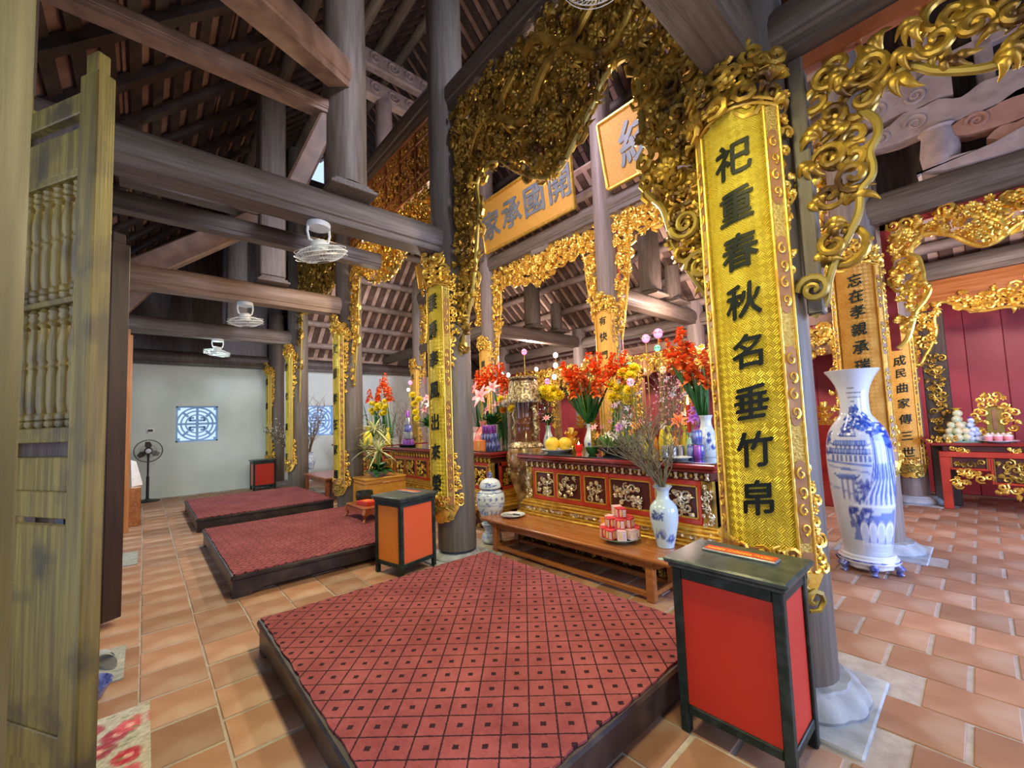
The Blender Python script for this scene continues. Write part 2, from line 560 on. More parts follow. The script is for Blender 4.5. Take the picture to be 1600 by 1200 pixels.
W1, W2 = (0.086, 0.065, 0.048), (0.145, 0.113, 0.088)
M = {
    'col': mat('column_wood', (0.088, 0.075, 0.060), (0.136, 0.118, 0.098), 0.55, scale=5, stretch=(5, 5, 0.35), bump=0.25, c3=(0.11, 0.085, 0.075), s3=1.6),
    'bx': mat('beam_wood_across', W1, W2, 0.5, scale=6, stretch=(0.4, 6, 6), bump=0.25),
    'by': mat('beam_wood_along', W1, W2, 0.5, scale=6, stretch=(6, 0.4, 6), bump=0.25),
    'bz': mat('post_wood', W1, W2, 0.5, scale=6, stretch=(6, 6, 0.4), bump=0.25),
    'rafter': mat('rafter_wood', (0.026, 0.015, 0.011), (0.055, 0.033, 0.024), 0.6, scale=6, stretch=(1, 1, 1), bump=0.2),
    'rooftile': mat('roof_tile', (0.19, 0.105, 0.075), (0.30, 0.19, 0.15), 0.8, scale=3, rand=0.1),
    'colp': mat('lit_column_wood', (0.185, 0.145, 0.122), (0.255, 0.205, 0.178), 0.55, scale=5, stretch=(5, 5, 0.35), bump=0.25),  # lighter copy of the column wood, lamplight put into its colour
    'rooft2': mat('lit_roof_tile', (0.40, 0.25, 0.18), (0.58, 0.42, 0.33), 0.8, scale=3),  # lighter copy of the roof tile, lamplight put into its colour
    'rafter2': mat('lit_batten', (0.075, 0.042, 0.030), (0.13, 0.078, 0.056), 0.6, scale=6),  # brighter copy of the rafter wood for the lit rear roof
    'byl': mat('lit_purlin_wood', (0.20, 0.145, 0.115), (0.29, 0.22, 0.18), 0.55, scale=6, stretch=(1, 1, 1), bump=0.2),  # beam wood lightened in colour as if lit, for the rear purlins
    'bl': mat('light_beam_wood', (0.20, 0.125, 0.072), (0.30, 0.20, 0.125), 0.5, scale=6, stretch=(0.4, 6, 6), bump=0.25),
    'nameb': mat('name_board_gilding', (0.50, 0.24, 0.030), (0.62, 0.36, 0.065), 0.5, 0.1, scale=60, bump=0.8, bscale=80),
    'frieze': mat('orange_lacquer_relief', (0.46, 0.20, 0.035), (0.66, 0.36, 0.06), 0.4, 0.3, scale=12),
    'bh': mat('warm_beam_wood', (0.15, 0.085, 0.055), (0.24, 0.145, 0.095), 0.5, scale=6, bump=0.25),
    'post': mat('lamplit_post', (0.060, 0.055, 0.025), (0.092, 0.085, 0.038), 0.6, scale=5, stretch=(5, 5, 0.4), bump=0.2, c3=(0.10, 0.09, 0.05), s3=3),  # olive tint stands for yellow lamplight on the grey wood
    'dark': mat('dark_wood', (0.035, 0.024, 0.020), (0.07, 0.048, 0.038), 0.45, scale=6, stretch=(4, 4, 0.5), bump=0.15),
    'door': mat('door_wood', (0.088, 0.064, 0.012), (0.175, 0.132, 0.026), 0.5, scale=5, stretch=(8, 8, 0.35), bump=0.3, c3=(0.05, 0.036, 0.014), s3=5),
    'door2': mat('door_wood_orange', (0.42, 0.17, 0.06), (0.55, 0.25, 0.10), 0.5, scale=4, stretch=(6, 6, 0.5), bump=0.2),
    'door3': mat('door_wood_dark', (0.020, 0.009, 0.006), (0.04, 0.018, 0.010), 0.5, scale=4, stretch=(6, 6, 0.5), bump=0.2),
    'plaster': mat('wall_plaster', (0.50, 0.56, 0.54), (0.58, 0.63, 0.60), 0.85, scale=1.5, bump=0.08, bscale=40),
    'terra': mat('terracotta', (0.29, 0.140, 0.080), (0.37, 0.200, 0.125), 0.62, scale=3.5, bump=0.2, bscale=22, rand=0.22, c3=(0.40, 0.27, 0.20), s3=2.4, spec=0.35),
    'mortar': mat('mortar', (0.33, 0.28, 0.25), (0.42, 0.37, 0.33), 0.9, scale=12, bump=0.4),
    'stone': mat('grey_stone', (0.26, 0.29, 0.33), (0.40, 0.43, 0.47), 0.75, scale=7, bump=0.35, c3=(0.20, 0.20, 0.21), s3=5),
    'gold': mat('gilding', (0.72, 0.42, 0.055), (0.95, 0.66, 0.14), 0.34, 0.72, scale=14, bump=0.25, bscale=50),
    'goldd': mat('dim_gilding', (0.32, 0.19, 0.028), (0.58, 0.38, 0.06), 0.38, 0.6, scale=9, bump=0.25, bscale=40, c3=(0.09, 0.045, 0.018), s3=6),  # gold darkened in its colour for the poorly lit arches
    'goldm': mat('gilt_moulding', (0.24, 0.17, 0.03), (0.34, 0.25, 0.05), 0.45, 0.4, scale=5),
    'silver': mat('pale_gilding', (0.72, 0.62, 0.42), (0.92, 0.84, 0.66), 0.28, 0.75, scale=14),
    'red': mat('red_lacquer', (0.42, 0.035, 0.018), (0.55, 0.055, 0.028), 0.28, scale=5, coat=0.3),
    'dred': mat('dark_red_lacquer', (0.19, 0.012, 0.012), (0.28, 0.022, 0.018), 0.22, scale=5, coat=0.5),
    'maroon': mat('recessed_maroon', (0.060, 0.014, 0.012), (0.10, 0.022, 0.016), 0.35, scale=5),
    'redwall': mat('red_boards', (0.40, 0.045, 0.060), (0.50, 0.065, 0.080), 0.45, scale=2, rand=0.08),
    'ink': mat('black_lacquer_letters', (0.004, 0.007, 0.006), rough=0.5, spec=0.25),
    'inkg': mat('green_black_letters', (0.008, 0.020, 0.018), rough=0.5, spec=0.25),
    'slate': mat('blue_grey_letters', (0.11, 0.135, 0.145), (0.17, 0.195, 0.205), 0.45, 0.0, scale=6),
    'glassy': mat('black_glass_top', (0.012, 0.012, 0.018), rough=0.06, coat=1.0),
    'cart': mat('brown_cartouche', (0.24, 0.11, 0.045), (0.34, 0.17, 0.07), 0.45, scale=9),
    'boxframe': mat('green_black_frame', (0.006, 0.014, 0.012), (0.013, 0.024, 0.021), 0.42, scale=8, bump=0.2, c3=(0.03, 0.045, 0.042), s3=14, spec=0.3),
    'boxred': mat('vermilion_panel', (0.47, 0.020, 0.006), (0.53, 0.027, 0.008), 0.5, scale=2.5),
    'boxtop': mat('mottled_green_top', (0.020, 0.034, 0.032), (0.05, 0.07, 0.068), 0.32, scale=16, bump=0.15),
    'platw': mat('platform_wood', (0.012, 0.008, 0.011), (0.024, 0.016, 0.018), 0.35, scale=5, bump=0.1, c3=(0.05, 0.035, 0.03), s3=5),
    'carpet': carpet_mat('carpet'),
    'bench': mat('varnished_brown_wood', (0.27, 0.085, 0.022), (0.40, 0.15, 0.045), 0.24, scale=4, stretch=(7, 0.5, 7), coat=0.35),
    'chesty': mat('yellow_varnished_wood', (0.52, 0.24, 0.035), (0.62, 0.31, 0.055), 0.3, scale=4, stretch=(4, 0.5, 6), coat=0.3),
    'tabler': mat('reddish_table_wood', (0.26, 0.07, 0.025), (0.36, 0.11, 0.04), 0.32, scale=5, coat=0.2),
    'porc': mat('white_porcelain', (0.72, 0.76, 0.82), rough=0.12, coat=0.5),
    'celadon': mat('celadon_glaze', (0.35, 0.62, 0.50), (0.45, 0.70, 0.58), 0.15, scale=4, coat=0.5),
    'paint': attr_mat('painted_glaze'),
    'print': attr_mat('printed_surface', 0.45, 0.1),
    'cloth': attr_mat('woven_rug', 0.95, 0.0, 0.1),
    'white': mat('white_plastic', (0.72, 0.76, 0.76), rough=0.35),
    'whiteb': mat('translucent_blade', (0.55, 0.62, 0.64), rough=0.25),
    'black': mat('black_plastic', (0.016, 0.016, 0.018), rough=0.4),
    'brownp': mat('brown_plastic', (0.06, 0.045, 0.040), rough=0.4),
    'leaf': mat('green_leaf', (0.018, 0.10, 0.022), (0.05, 0.20, 0.045), 0.4, scale=6, rand=0.2),
    'leafl': mat('light_green_leaf', (0.12, 0.26, 0.05), (0.20, 0.36, 0.08), 0.45, scale=6, rand=0.2),
    'leafc': mat('cream_striped_leaf', (0.45, 0.52, 0.20), (0.78, 0.76, 0.45), 0.45, scale=20, rand=0.15),
    'olive': mat('olive_leaf', (0.07, 0.10, 0.035), (0.14, 0.17, 0.07), 0.5, scale=6, rand=0.2),
    'twig': mat('brown_twig', (0.12, 0.075, 0.04), (0.22, 0.15, 0.09), 0.7, scale=15),
    'twigg': mat('grey_olive_twig', (0.10, 0.085, 0.050), (0.20, 0.17, 0.11), 0.7, scale=15),
    'glad': mat('orange_red_petal', (0.85, 0.11, 0.012), (0.92, 0.22, 0.04), 0.5, scale=12, rand=0.1),
    'yel': mat('yellow_petal', (0.88, 0.68, 0.015), (0.95, 0.80, 0.05), 0.55, scale=12, rand=0.08),
    'pink': mat('pink_petal', (0.80, 0.24, 0.30), (0.90, 0.48, 0.48), 0.5, scale=12, rand=0.1),
    'purple': mat('purple_petal', (0.42, 0.10, 0.52), (0.55, 0.20, 0.65), 0.5, scale=12, rand=0.1),
    'whitep': mat('white_petal', (0.75, 0.72, 0.68), (0.88, 0.84, 0.80), 0.5, scale=12, rand=0.05),
    'orange': mat('orange_petal', (0.85, 0.30, 0.02), (0.9, 0.42, 0.05), 0.5, scale=12, rand=0.1),
    'lilac': mat('grey_lilac_petal', (0.42, 0.38, 0.48), (0.58, 0.54, 0.62), 0.5, scale=12, rand=0.1),
    'pomelo': mat('pomelo_peel', (0.82, 0.52, 0.03), (0.90, 0.62, 0.06), 0.4, scale=9, bump=0.35, bscale=70),
    'glassr': mat('red_glass', (0.55, 0.015, 0.012), rough=0.12, emis=(0.7, 0.03, 0.02), es=0.35),
    'flame': mat('flame', (1, 0.8, 0.4), emis=(1.0, 0.75, 0.35), es=9),
    'bulbw': mat('lit_white_bulb', (1, 0.95, 0.85), emis=(1.0, 0.90, 0.72), es=3.5),
    'bulbp': mat('lit_pink_bulb', (1, 0.3, 0.5), emis=(1.0, 0.20, 0.38), es=1.6),
    'bulbg': mat('lit_green_bulb', (0.2, 0.9, 0.5), emis=(0.18, 0.85, 0.40), es=1.1),
    'bulbo': mat('lit_orange_bulb', (1, 0.6, 0.3), emis=(1.0, 0.50, 0.22), es=1.4),
    'brownglaze': mat('brown_glaze', (0.055, 0.018, 0.012), (0.13, 0.045, 0.022), 0.10, scale=4, coat=0.8),
    'amber': mat('amber_glaze', (0.13, 0.05, 0.012), (0.40, 0.24, 0.09), 0.18, scale=11, coat=0.6, bump=0.6, bscale=26, c3=(0.05, 0.018, 0.008), s3=5),
    'goldglaze': mat('gold_mosaic_glaze', (0.10, 0.065, 0.03), (0.55, 0.43, 0.22), 0.22, 0.3, lo=0.42, hi=0.56, scale=38, coat=0.5, bump=0.6, bscale=60),
    'bluecan': mat('blue_can', (0.035, 0.045, 0.30), (0.30, 0.34, 0.62), 0.25, 0.3, scale=22, rand=0.15),
    'purpcan': mat('purple_can', (0.24, 0.05, 0.36), (0.34, 0.12, 0.50), 0.25, 0.3, scale=18, rand=0.15),
    'cello': mat('pink_wrapping', (0.75, 0.16, 0.15), (0.85, 0.36, 0.32), 0.22, scale=9, bump=0.8, bscale=14, coat=0.4),
    'signred': mat('sign_red', (0.62, 0.05, 0.02), rough=0.4),
    'signyel': mat('sign_yellow', (0.90, 0.62, 0.05), rough=0.4),
    'cardor': mat('orange_card', (0.88, 0.22, 0.05), (0.92, 0.30, 0.08), 0.5, scale=4),
    'litwin': mat('daylit_opening', (0.5, 0.65, 1.0), emis=(0.62, 0.78, 1.0), es=1.25),
    'lattice': mat('blue_white_lattice', (0.22, 0.40, 0.72), (0.27, 0.46, 0.78), 0.7, scale=5),
    'weave': weave_mat('woven_gilt_board', (0.62, 0.46, 0.030), (0.76, 0.61, 0.06), 0.4),
    'weaveo': weave_mat('woven_orange_gilt_board', (0.66, 0.30, 0.040), (0.78, 0.42, 0.08), 0.2),
    'pebble': mat('punched_gilding', (0.42, 0.29, 0.06), (0.60, 0.45, 0.12), 0.38, 0.5, scale=70, bump=1.0, bscale=90),
    'pebbleo': mat('punched_orange_gilding', (0.68, 0.31, 0.04), (0.82, 0.50, 0.10), 0.42, 0.2, scale=60, bump=0.9, bscale=80),
    'carvedw': mat('carved_pale_wood', (0.30, 0.22, 0.20), (0.42, 0.32, 0.29), 0.6, scale=7, bump=0.3),
    'carvedr': mat('carved_reddish_wood', (0.34, 0.17, 0.12), (0.44, 0.24, 0.17), 0.6, scale=7, bump=0.3),
    'glassv': mat('clear_glass', (0.9, 0.95, 0.93), rough=0.03, trans=0.9),
    'metal': mat('dull_metal', (0.35, 0.35, 0.36), rough=0.35, metal=0.8),
    'jadegreen': mat('jade_paste', (0.45, 0.66, 0.45), (0.80, 0.66, 0.40), 0.3, scale=16, bump=0.6, bscale=30, coat=0.3),
    'bluegem': mat('blue_gem_paste', (0.25, 0.40, 0.78), (0.72, 0.78, 0.85), 0.25, scale=18, bump=0.6, bscale=30, coat=0.3),
    'bowl': mat('dark_green_bronze', (0.022, 0.026, 0.018), (0.05, 0.055, 0.040), 0.35, 0.4, scale=8),
}


# ---------------------------------------------------------------- the setting
YC = [0.80, 4.04, 7.29, 10.54]          # column lines along the aisle
XR = {0: -0.75, 1: 2.68, 2: 5.87, 3: 9.06}
RIDGE_X, RIDGE_Z, SLOPE = 4.275, 10.0, 1.0


def zroof(x):
    return RIDGE_Z - SLOPE * abs(x - RIDGE_X)


# floor: fired clay tiles in running bond over mortar
floor = struct('floor')
b = MB()
b.box(-1.6, 10.4, -3.2, 13.0, -0.12, -0.006)
b.build('mortar_bed', M['mortar'], floor)
TX, TY = 0.325, 0.345
tile_me = []
for k in range(5):
    b = MB()
    j = lambda: rnd.uniform(-0.004, 0.004)
    gy = 0.009 + 0.006 * (k % 2)
    b.box(-TX / 2 + 0.006 + j(), TX / 2 - 0.006 + j(), -TY / 2 + gy + j(), TY / 2 - gy + j(), -0.02, 0.0, 0.004)
    me = b.mesh('floor_tile')
    me.materials.append(M['terra'])
    tile_me.append(me)
plats = [(0.6, 2.6, 1.13, 3.4), (0.6, 2.6, 4.53, 7.0), (0.6, 2.6, 7.86, 10.3)]
PADS = [(XR[r], y) for r in (1, 2, 3) for y in YC]
cand = []
for i in range(-4, 31):
    for k in range(-17, 38):
        cx = 0.33 + TX * (i + 0.5)
        cy = 2.735 + TY * (k + 0.5 * (i % 2)) + TY / 2
        if cy > 12.7 or cx > 10.0 or cx < -1.2:
            continue
        if any(abs(cx - px) < 0.42 and abs(cy - py) < 0.40 for px, py in PADS):
            continue
        u, w, z = proj((cx, cy, 0))
        hid = any(a < cx < c and d < cy < e for a, c, d, e in plats) or (cx > 3.75 and 1.5 < cy < 12) or u < 160
        vis = -20 < u < 1620 and w < 1225 and not hid
        cand.append((0 if vis else 1, z, cx, cy))
cand.sort()
rest = MB()
for n, (h, z, cx, cy) in enumerate(cand):
    if n < 290 and h == 0:
        o = bpy.data.objects.new('floor_tile', tile_me[rnd.randrange(5)])
        col.objects.link(o)
        o.parent = floor
        o.location = (cx, cy, rnd.uniform(-0.0015, 0.001))
    else:
        me = tile_me[rnd.randrange(5)]
        rest.add([(v.co.x + cx, v.co.y + cy, v.co.z) for v in me.vertices], [tuple(p.vertices) for p in me.polygons])
rest.build('floor_tiles', M['terra'], floor, kind='stuff')

# far end wall with two fretwork openings
WY = 12.85
wall = struct('wall_far')
WINS = [(0.57, 1.40), (3.40, 4.23)]
WZ0, WZ1 = 1.27, 2.14
b = MB()
xs = [-1.6, WINS[0][0], WINS[0][1], WINS[1][0], WINS[1][1], 10.4]
for a, c in ((0, 1), (2, 3), (4, 5)):
    b.box(xs[a], xs[c], WY, WY + 0.22, -0.02, 3.3)
for a, c in WINS:
    b.box(a, c, WY, WY + 0.22, -0.02, WZ0)
    b.box(a, c, WY, WY + 0.22, WZ1, 3.3)
b.build('plaster', M['plaster'], wall, smooth=0)
b = MB()
b.box(-1.6, 10.4, WY + 0.05, WY + 0.20, 3.3, 9.0)
b.build('gable_boards', M['dark'], wall, smooth=0)


def lattice_window(n, x0, x1, z0, z1, y):
    w = struct('window_%d' % n)
    cx, cz, h = (x0 + x1) / 2, (z0 + z1) / 2, (x1 - x0) / 2
    b = MB()
    t = 0.035
    for a in ((x0, x1, z0, z0 + t), (x0, x1, z1 - t, z1), (x0, x0 + t, z0, z1), (x1 - t, x1, z0, z1)):
        b.box(a[0], a[1], y + 0.02, y + 0.10, a[2], a[3])
    b.build('window_frame', M['lattice'], w, smooth=0)

    def arc(r, a0, a1, wd):
        m = MB()
        n_ = max(4, int((a1 - a0) / 0.12))
        po = [(cx + (r + wd) * math.cos(a0 + (a1 - a0) * i / n_), cz + (r + wd) * math.sin(a0 + (a1 - a0) * i / n_)) for i in range(n_ + 1)]
        pi_ = [(cx + (r - wd) * math.cos(a0 + (a1 - a0) * i / n_), cz + (r - wd) * math.sin(a0 + (a1 - a0) * i / n_)) for i in range(n_, -1, -1)]
        m.prism(po + pi_, y + 0.03, y + 0.08, lambda u, v, q: (u, q, v))
        return m
    arc(h * 0.96, 0, 2 * PI, 0.018).build('outer_ring', M['lattice'], w, smooth=30)
    arc(h * 0.76, 0, 2 * PI, 0.016).build('middle_ring', M['lattice'], w, smooth=30)
    arc(h * 0.54, 0, 2 * PI, 0.014).build('inner_ring', M['lattice'], w, smooth=30)
    for k in range(8):
        a = k * PI / 4
        d0, d1 = (0.02, 0.98) if k % 2 == 0 else (0.60, 0.98)
        m = MB()
        m.beam((cx + h * d0 * math.cos(a), y + 0.055, cz + h * d0 * math.sin(a)), (cx + h * d1 * math.cos(a), y + 0.055, cz + h * d1 * math.sin(a)), 0.05, 0.035, up=(0, 1, 0))
        m.build('spoke', M['lattice'], w, smooth=0)
    for sx in (-1, 1):
        for sz in (-1, 1):
            m = MB()
            q = h * 0.36
            m.beam((cx + sx * 0.07 * h, y + 0.055, cz + sz * 0.2 * h), (cx + sx * q, y + 0.055, cz + sz * 0.2 * h), 0.05, 0.028, up=(0, 1, 0))
            m.beam((cx + sx * q, y + 0.055, cz + sz * 0.16 * h), (cx + sx * q, y + 0.055, cz + sz * 0.36 * h), 0.05, 0.028, up=(0, 1, 0))
            m.beam((cx + sx * 0.16 * h, y + 0.055, cz + sz * 0.36 * h), (cx + sx * q, y + 0.055, cz + sz * 0.36 * h), 0.05, 0.028, up=(0, 1, 0))
            m.build('fret', M['lattice'], w, smooth=0)
            m = MB()
            m.prism([(cx + sx * h, cz + sz * h), (cx + sx * h, cz + sz * h * 0.80), (cx + sx * h * 0.80, cz + sz * h * 0.82), (cx + sx * h * 0.80, cz + sz * h)], y + 0.03, y + 0.08, lambda u, v, q_: (u, q_, v))
            m.build('corner_piece', M['lattice'], w, smooth=0)


lattice_window(1, *WINS[0], WZ0, WZ1, WY)
lattice_window(2, *WINS[1], WZ0, WZ1, WY)

# rear wall of red boards
wall = struct('wall_rear')
b = MB()
b.box(10.24, 10.4, -3.2, 13.0, -0.02, 5.0)
b.build('backing', M['dark'], wall, smooth=0)
pl = None
y = -2.6
while y < 12.6:
    if pl is None:
        b = MB()
        b.box(-0.03, 0.0, -0.205, 0.205, 0.0, 3.4, 0.006)
        pl = b.build('plank', M['redwall'], wall, loc=(10.24, y, 0))
    else:
        inst(pl, (10.24, y, 0), wall)
    y += 0.415
b = MB()
b.box(10.16, 10.24, -2.8, 12.8, 3.4, 3.7, 0.01)
b.build('top_rail', M['by'], wall)

# front wall: boarded bays between the open doorways; near end wall behind us with its own doorway
wall = struct('wall_front')
b = MB()
b.box(-1.42, -1.22, -3.2, 12.85, 3.25, 6.0)
b.build('transom_boards', M['dark'], wall, smooth=0)
b = MB()
b.box(-1.42, -1.20, -3.2, 12.85, 0.0, 0.16, 0.01)
b.build('threshold', M['bench'], wall)
for (a, c) in ((-3.2, 0.2), (2.9, 5.0), (6.6, 8.2), (10.0, 12.85)):
    b = MB()
    b.box(-1.38, -1.26, a, c, 0.16, 3.25)
    b.build('boarding', M['dark'], wall, smooth=0)
wall = struct('wall_near')
for (a, c, z0, z1) in ((-1.6, -0.3, 0.0, 9.9), (-0.3, 3.5, 3.0, 5.6), (1.2, 1.6, 5.6, 9.9), (-0.3, 1.2, 5.6, 9.9), (2.3, 3.5, 0.0, 3.0), (1.6, 4.6, 7.8, 9.9), (4.6, 6.6, 5.6, 9.9), (3.5, 6.6, 2.8, 5.6), (6.6, 10.4, 0.0, 9.9)):
    b = MB()
    b.box(a, c, -3.35, -3.2, z0, z1)
    b.build('boarding', M['dark'], wall, smooth=0)

# roof seen from inside
ceil = struct('ceiling')
b = MB()
for s in (-1, 1):
    x = 0.0
    while x < 6.4:
        xa, xb = RIDGE_X + s * x, RIDGE_X + s * (x + 0.27)
        za, zb = zroof(xa) + 0.10, zroof(xb) + 0.06
        b.add([(xa, -3.4, za), (xb, -3.4, zb), (xb, 13.2, zb), (xa, 13.2, za), (xa, -3.4, za + 0.03), (xb, -3.4, zb + 0.03), (xb, 13.2, zb + 0.03), (xa, 13.2, za + 0.03)],
              [(0, 1, 2, 3), (4, 7, 6, 5), (0, 4, 5, 1), (1, 5, 6, 2), (2, 6, 7, 3), (3, 7, 4, 0)])
        x += 0.25
b.build('roof_tiles', M['rooftile'], ceil, kind='stuff', smooth=0)
bat = None
n = 0
y = -3.2
while y < 13.0:                                    # battens down the rear slope and the upper front slope
    for s, x0, x1 in ((1, 4.3, 10.4), (-1, 4.25, 1.6)):
        key = 'bat%d' % s
        if key not in M:
            b = MB()
            b.beam((0, 0, 0), (x1 - x0, 0, zroof(x1) - zroof(x0)), 0.15, 0.05)
            M[key] = b.build('batten', M['rafter'], ceil, loc=(x0, y, zroof(x0) + 0.035))
        else:
            inst(M[key], (x0, y, zroof(x0) + 0.035), ceil)
    y += 0.28
x = 1.45
while x > -1.7:                                    # battens along the lower front slope
    b = MB()
    b.box(-0.07, 0.07, -3.2, 13.0, -0.02, 0.02)
    o = b.build('batten', M['rafter'], ceil, loc=(x, 0, zroof(x) + 0.035))
    o.rotation_euler = (0, -math.atan(SLOPE), 0)
    x -= 0.20
for y in [q * 0.82 - 2.9 for q in range(20)]:
    b = MB()
    b.beam((1.6, y, zroof(1.6) - 0.03), (-1.6, y, zroof(-1.6) - 0.03), 0.14, 0.10)
    b.build('rafter', M['rafter'], ceil)
for x in (4.275, 5.1, 5.87, 6.7, 7.5, 8.3, 9.06, 9.9, 3.4, 2.68, 1.6):
    b = MB()
    b.tube([(x, -3.2, zroof(x) - 0.10), (x, 13.0, zroof(x) - 0.10)], 0.10, 10)
    b.build('purlin', M['by'], ceil)

# lower rear roof behind the middle row, and the hip slope coming down to the far end wall


def zrear(x):
    return 6.3 - 0.84 * (x - 6.35)


def zhip(y):
    return 3.5 + 0.90 * (12.75 - y)


b = MB()
x = 6.35
while x < 9.9:
    za, zb = zrear(x) + 0.10, zrear(x + 0.27) + 0.06
    b.add([(x, -3.1, za), (x + 0.27, -3.1, zb), (x + 0.27, 12.7, zb), (x, 12.7, za), (x, -3.1, za + 0.03), (x + 0.27, -3.1, zb + 0.03), (x + 0.27, 12.7, zb + 0.03), (x, 12.7, za + 0.03)],
          [(0, 1, 2, 3), (4, 7, 6, 5), (0, 4, 5, 1), (1, 5, 6, 2), (2, 6, 7, 3), (3, 7, 4, 0)])
    x += 0.25
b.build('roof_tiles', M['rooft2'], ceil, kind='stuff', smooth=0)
b = MB()
y = 9.6
while y < 12.7:
    za, zb = zhip(y) + 0.10, zhip(y + 0.27) + 0.06
    b.add([(2.9, y, za), (6.3, y, za), (6.3, y + 0.27, zb), (2.9, y + 0.27, zb), (2.9, y, za + 0.03), (6.3, y, za + 0.03), (6.3, y + 0.27, zb + 0.03), (2.9, y + 0.27, zb + 0.03)],
          [(0, 1, 2, 3), (4, 7, 6, 5), (0, 4, 5, 1), (1, 5, 6, 2), (2, 6, 7, 3), (3, 7, 4, 0)])
    y += 0.25
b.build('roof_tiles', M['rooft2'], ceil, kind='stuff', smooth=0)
first = None
y = -2.9
while y < 12.7:
    if first is None:
        b = MB()
        b.beam((0, 0, 0), (3.5, 0, -0.84 * 3.5), 0.15, 0.05)
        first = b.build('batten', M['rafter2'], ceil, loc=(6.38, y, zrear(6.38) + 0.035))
    else:
        inst(first, (6.38, y, zrear(6.38) + 0.035), ceil)
    y += 0.28
first = None
x = 3.0
while x < 6.3:
    if first is None:
        b = MB()
        b.beam((0, 0, 0), (0, 3.1, -0.90 * 3.1), 0.15, 0.05)
        first = b.build('batten', M['rafter2'], ceil, loc=(x, 9.62, zhip(9.62) + 0.035))
    else:
        inst(first, (x, 9.62, zhip(9.62) + 0.035), ceil)
    x += 0.28
for x in (6.6, 7.26, 7.9, 8.5, 9.06, 9.6):
    b = MB()
    b.tube([(x, -3.0, zrear(x) - 0.10), (x, 12.7, zrear(x) - 0.10)], 0.085, 10)
    b.build('purlin', M['byl'], ceil)
for y in (9.9, 10.6, 11.2, 11.75, 12.3):
    b = MB()
    b.tube([(2.8, y, zhip(y) - 0.10), (6.3, y, zhip(y) - 0.10)], 0.085, 10)
    b.build('purlin', M['byl'], ceil)

# ---------------------------------------------------------------- columns
ORD_R = {1: 'front row', 2: 'middle row', 3: 'rear row', 0: 'row behind the door leaves'}
ORD_Y = ['nearest', 'second', 'third', 'fourth']
pad_b = MB()
pad_b.box(-0.37, 0.37, -0.36, 0.36, -0.05, 0.012, 0.008)
lot = MB()
lot.lathe([(0.315, 0.012), (0.325, 0.03), (0.315, 0.055), (0.285, 0.085), (0.255, 0.10), (0.25, 0.115), (0.10, 0.118)], 48, fl=lambda t: 1 + 0.045 * abs(math.sin(t * 2 * PI * 6)))
PADME = pad_b.mesh('pad')
PADME.materials.append(M['stone'])
LOTME = lot.mesh('lotus_base')
LOTME.materials.append(M['stone'])


def column(x, y, h, r, label, base=True):
    t = thing('wooden_column', label, 'column', (x, y, 0))
    b = MB()
    n = 10
    b.lathe([(r * (1 - 0.03 * (i / n) ** 2 * 1.0), 0.1 + (h - 0.1) * i / n) for i in range(n + 1)], 36)
    b.build('shaft', M['post'] if not base else M['colp'] if x > 5 else M['col'], t)
    if base:
        for nm, me in (('stone_pad', PADME), ('lotus_base', LOTME)):
            o = bpy.data.objects.new(nm, me)
            col.objects.link(o)
            o.parent = t
            if (x, y) == (2.68, 4.04) and nm == 'lotus_base':
                o.scale = (0.82, 0.82, 0.6)
    return t


CL = {
    (1, 0): 'tall grey wooden column behind the big red donation box, gilt couplet board on it',
    (1, 1): 'tall grey wooden column beside the orange donation box, widest one left of centre',
    (1, 2): 'wooden column behind the yellow chest, with a long narrow couplet board',
    (1, 3): 'wooden column far down the aisle beside the leafless branch vase',
    (2, 0): 'wooden column right behind the big blue and white floor vase',
    (2, 1): 'pale wooden column between the two big gilt name boards',
    (2, 2): 'pale wooden column left of the four character name board',
    (2, 3): 'pale wooden column behind the small tilted name board',
    (3, 0): 'rear wooden column left of the red boarded alcove with an altar',
    (3, 1): 'rear wooden column behind the red gladioli on the near altar',
    (3, 2): 'rear wooden column behind the brown ceramic lantern',
    (3, 3): 'rear wooden column deep behind the far altar flowers'}
for r in (1, 2, 3):
    for k, y in enumerate(YC):
        column(XR[r], y, zroof(XR[r]) - 0.2 if r < 3 else 3.95, 0.215 if r == 1 else 0.19, CL[(r, k)])
column(2.68, 12.66, 4.6, 0.19, 'wooden column standing against the pale end wall')
column(-0.44, 1.694, 4.4, 0.19, 'smooth post tinted olive for lamplight at the left edge beside the open door', base=False)
for k in (1, 2, 3):
    column(XR[0], YC[k], 4.7, 0.17, 'wooden column of the front wall hidden behind the open door leaves (%s)' % ('near', 'middle', 'far')[k - 1])

# ---------------------------------------------------------------- beams


def bprof(w, h):
    """barrel-topped beam section with two grooves near the bottom"""
    p = []
    for i in range(9):
        a = PI * i / 8
        p.append((w / 2 * math.cos(a), h * 0.12 + h * 0.38 * math.sin(a)))
    p += [(-w * 0.5, -h * 0.16), (-w * 0.46, -h * 0.20), (-w * 0.46, -h * 0.27), (-w * 0.40, -h * 0.31), (-w * 0.40, -h * 0.5)]
    p += [(-u, v) for u, v in reversed(p[-5:])]
    return p


def moulded(p0, p1, w, h, up=(0, 0, 1)):
    p0, p1 = V(p0), V(p1)
    d = (p1 - p0).normalized()
    y = V(up).cross(d).normalized()
    z = d.cross(y)
    b = MB()
    b.ring([[p + y * u + z * v for u, v in bprof(w, h)] for p in (p0, p1)])
    return b


def beam(name, label, p0, p1, w, h, m, cat='beam'):
    o = moulded(p0, p1, w, h).build(name, M[m])
    return tag(o, label, cat)


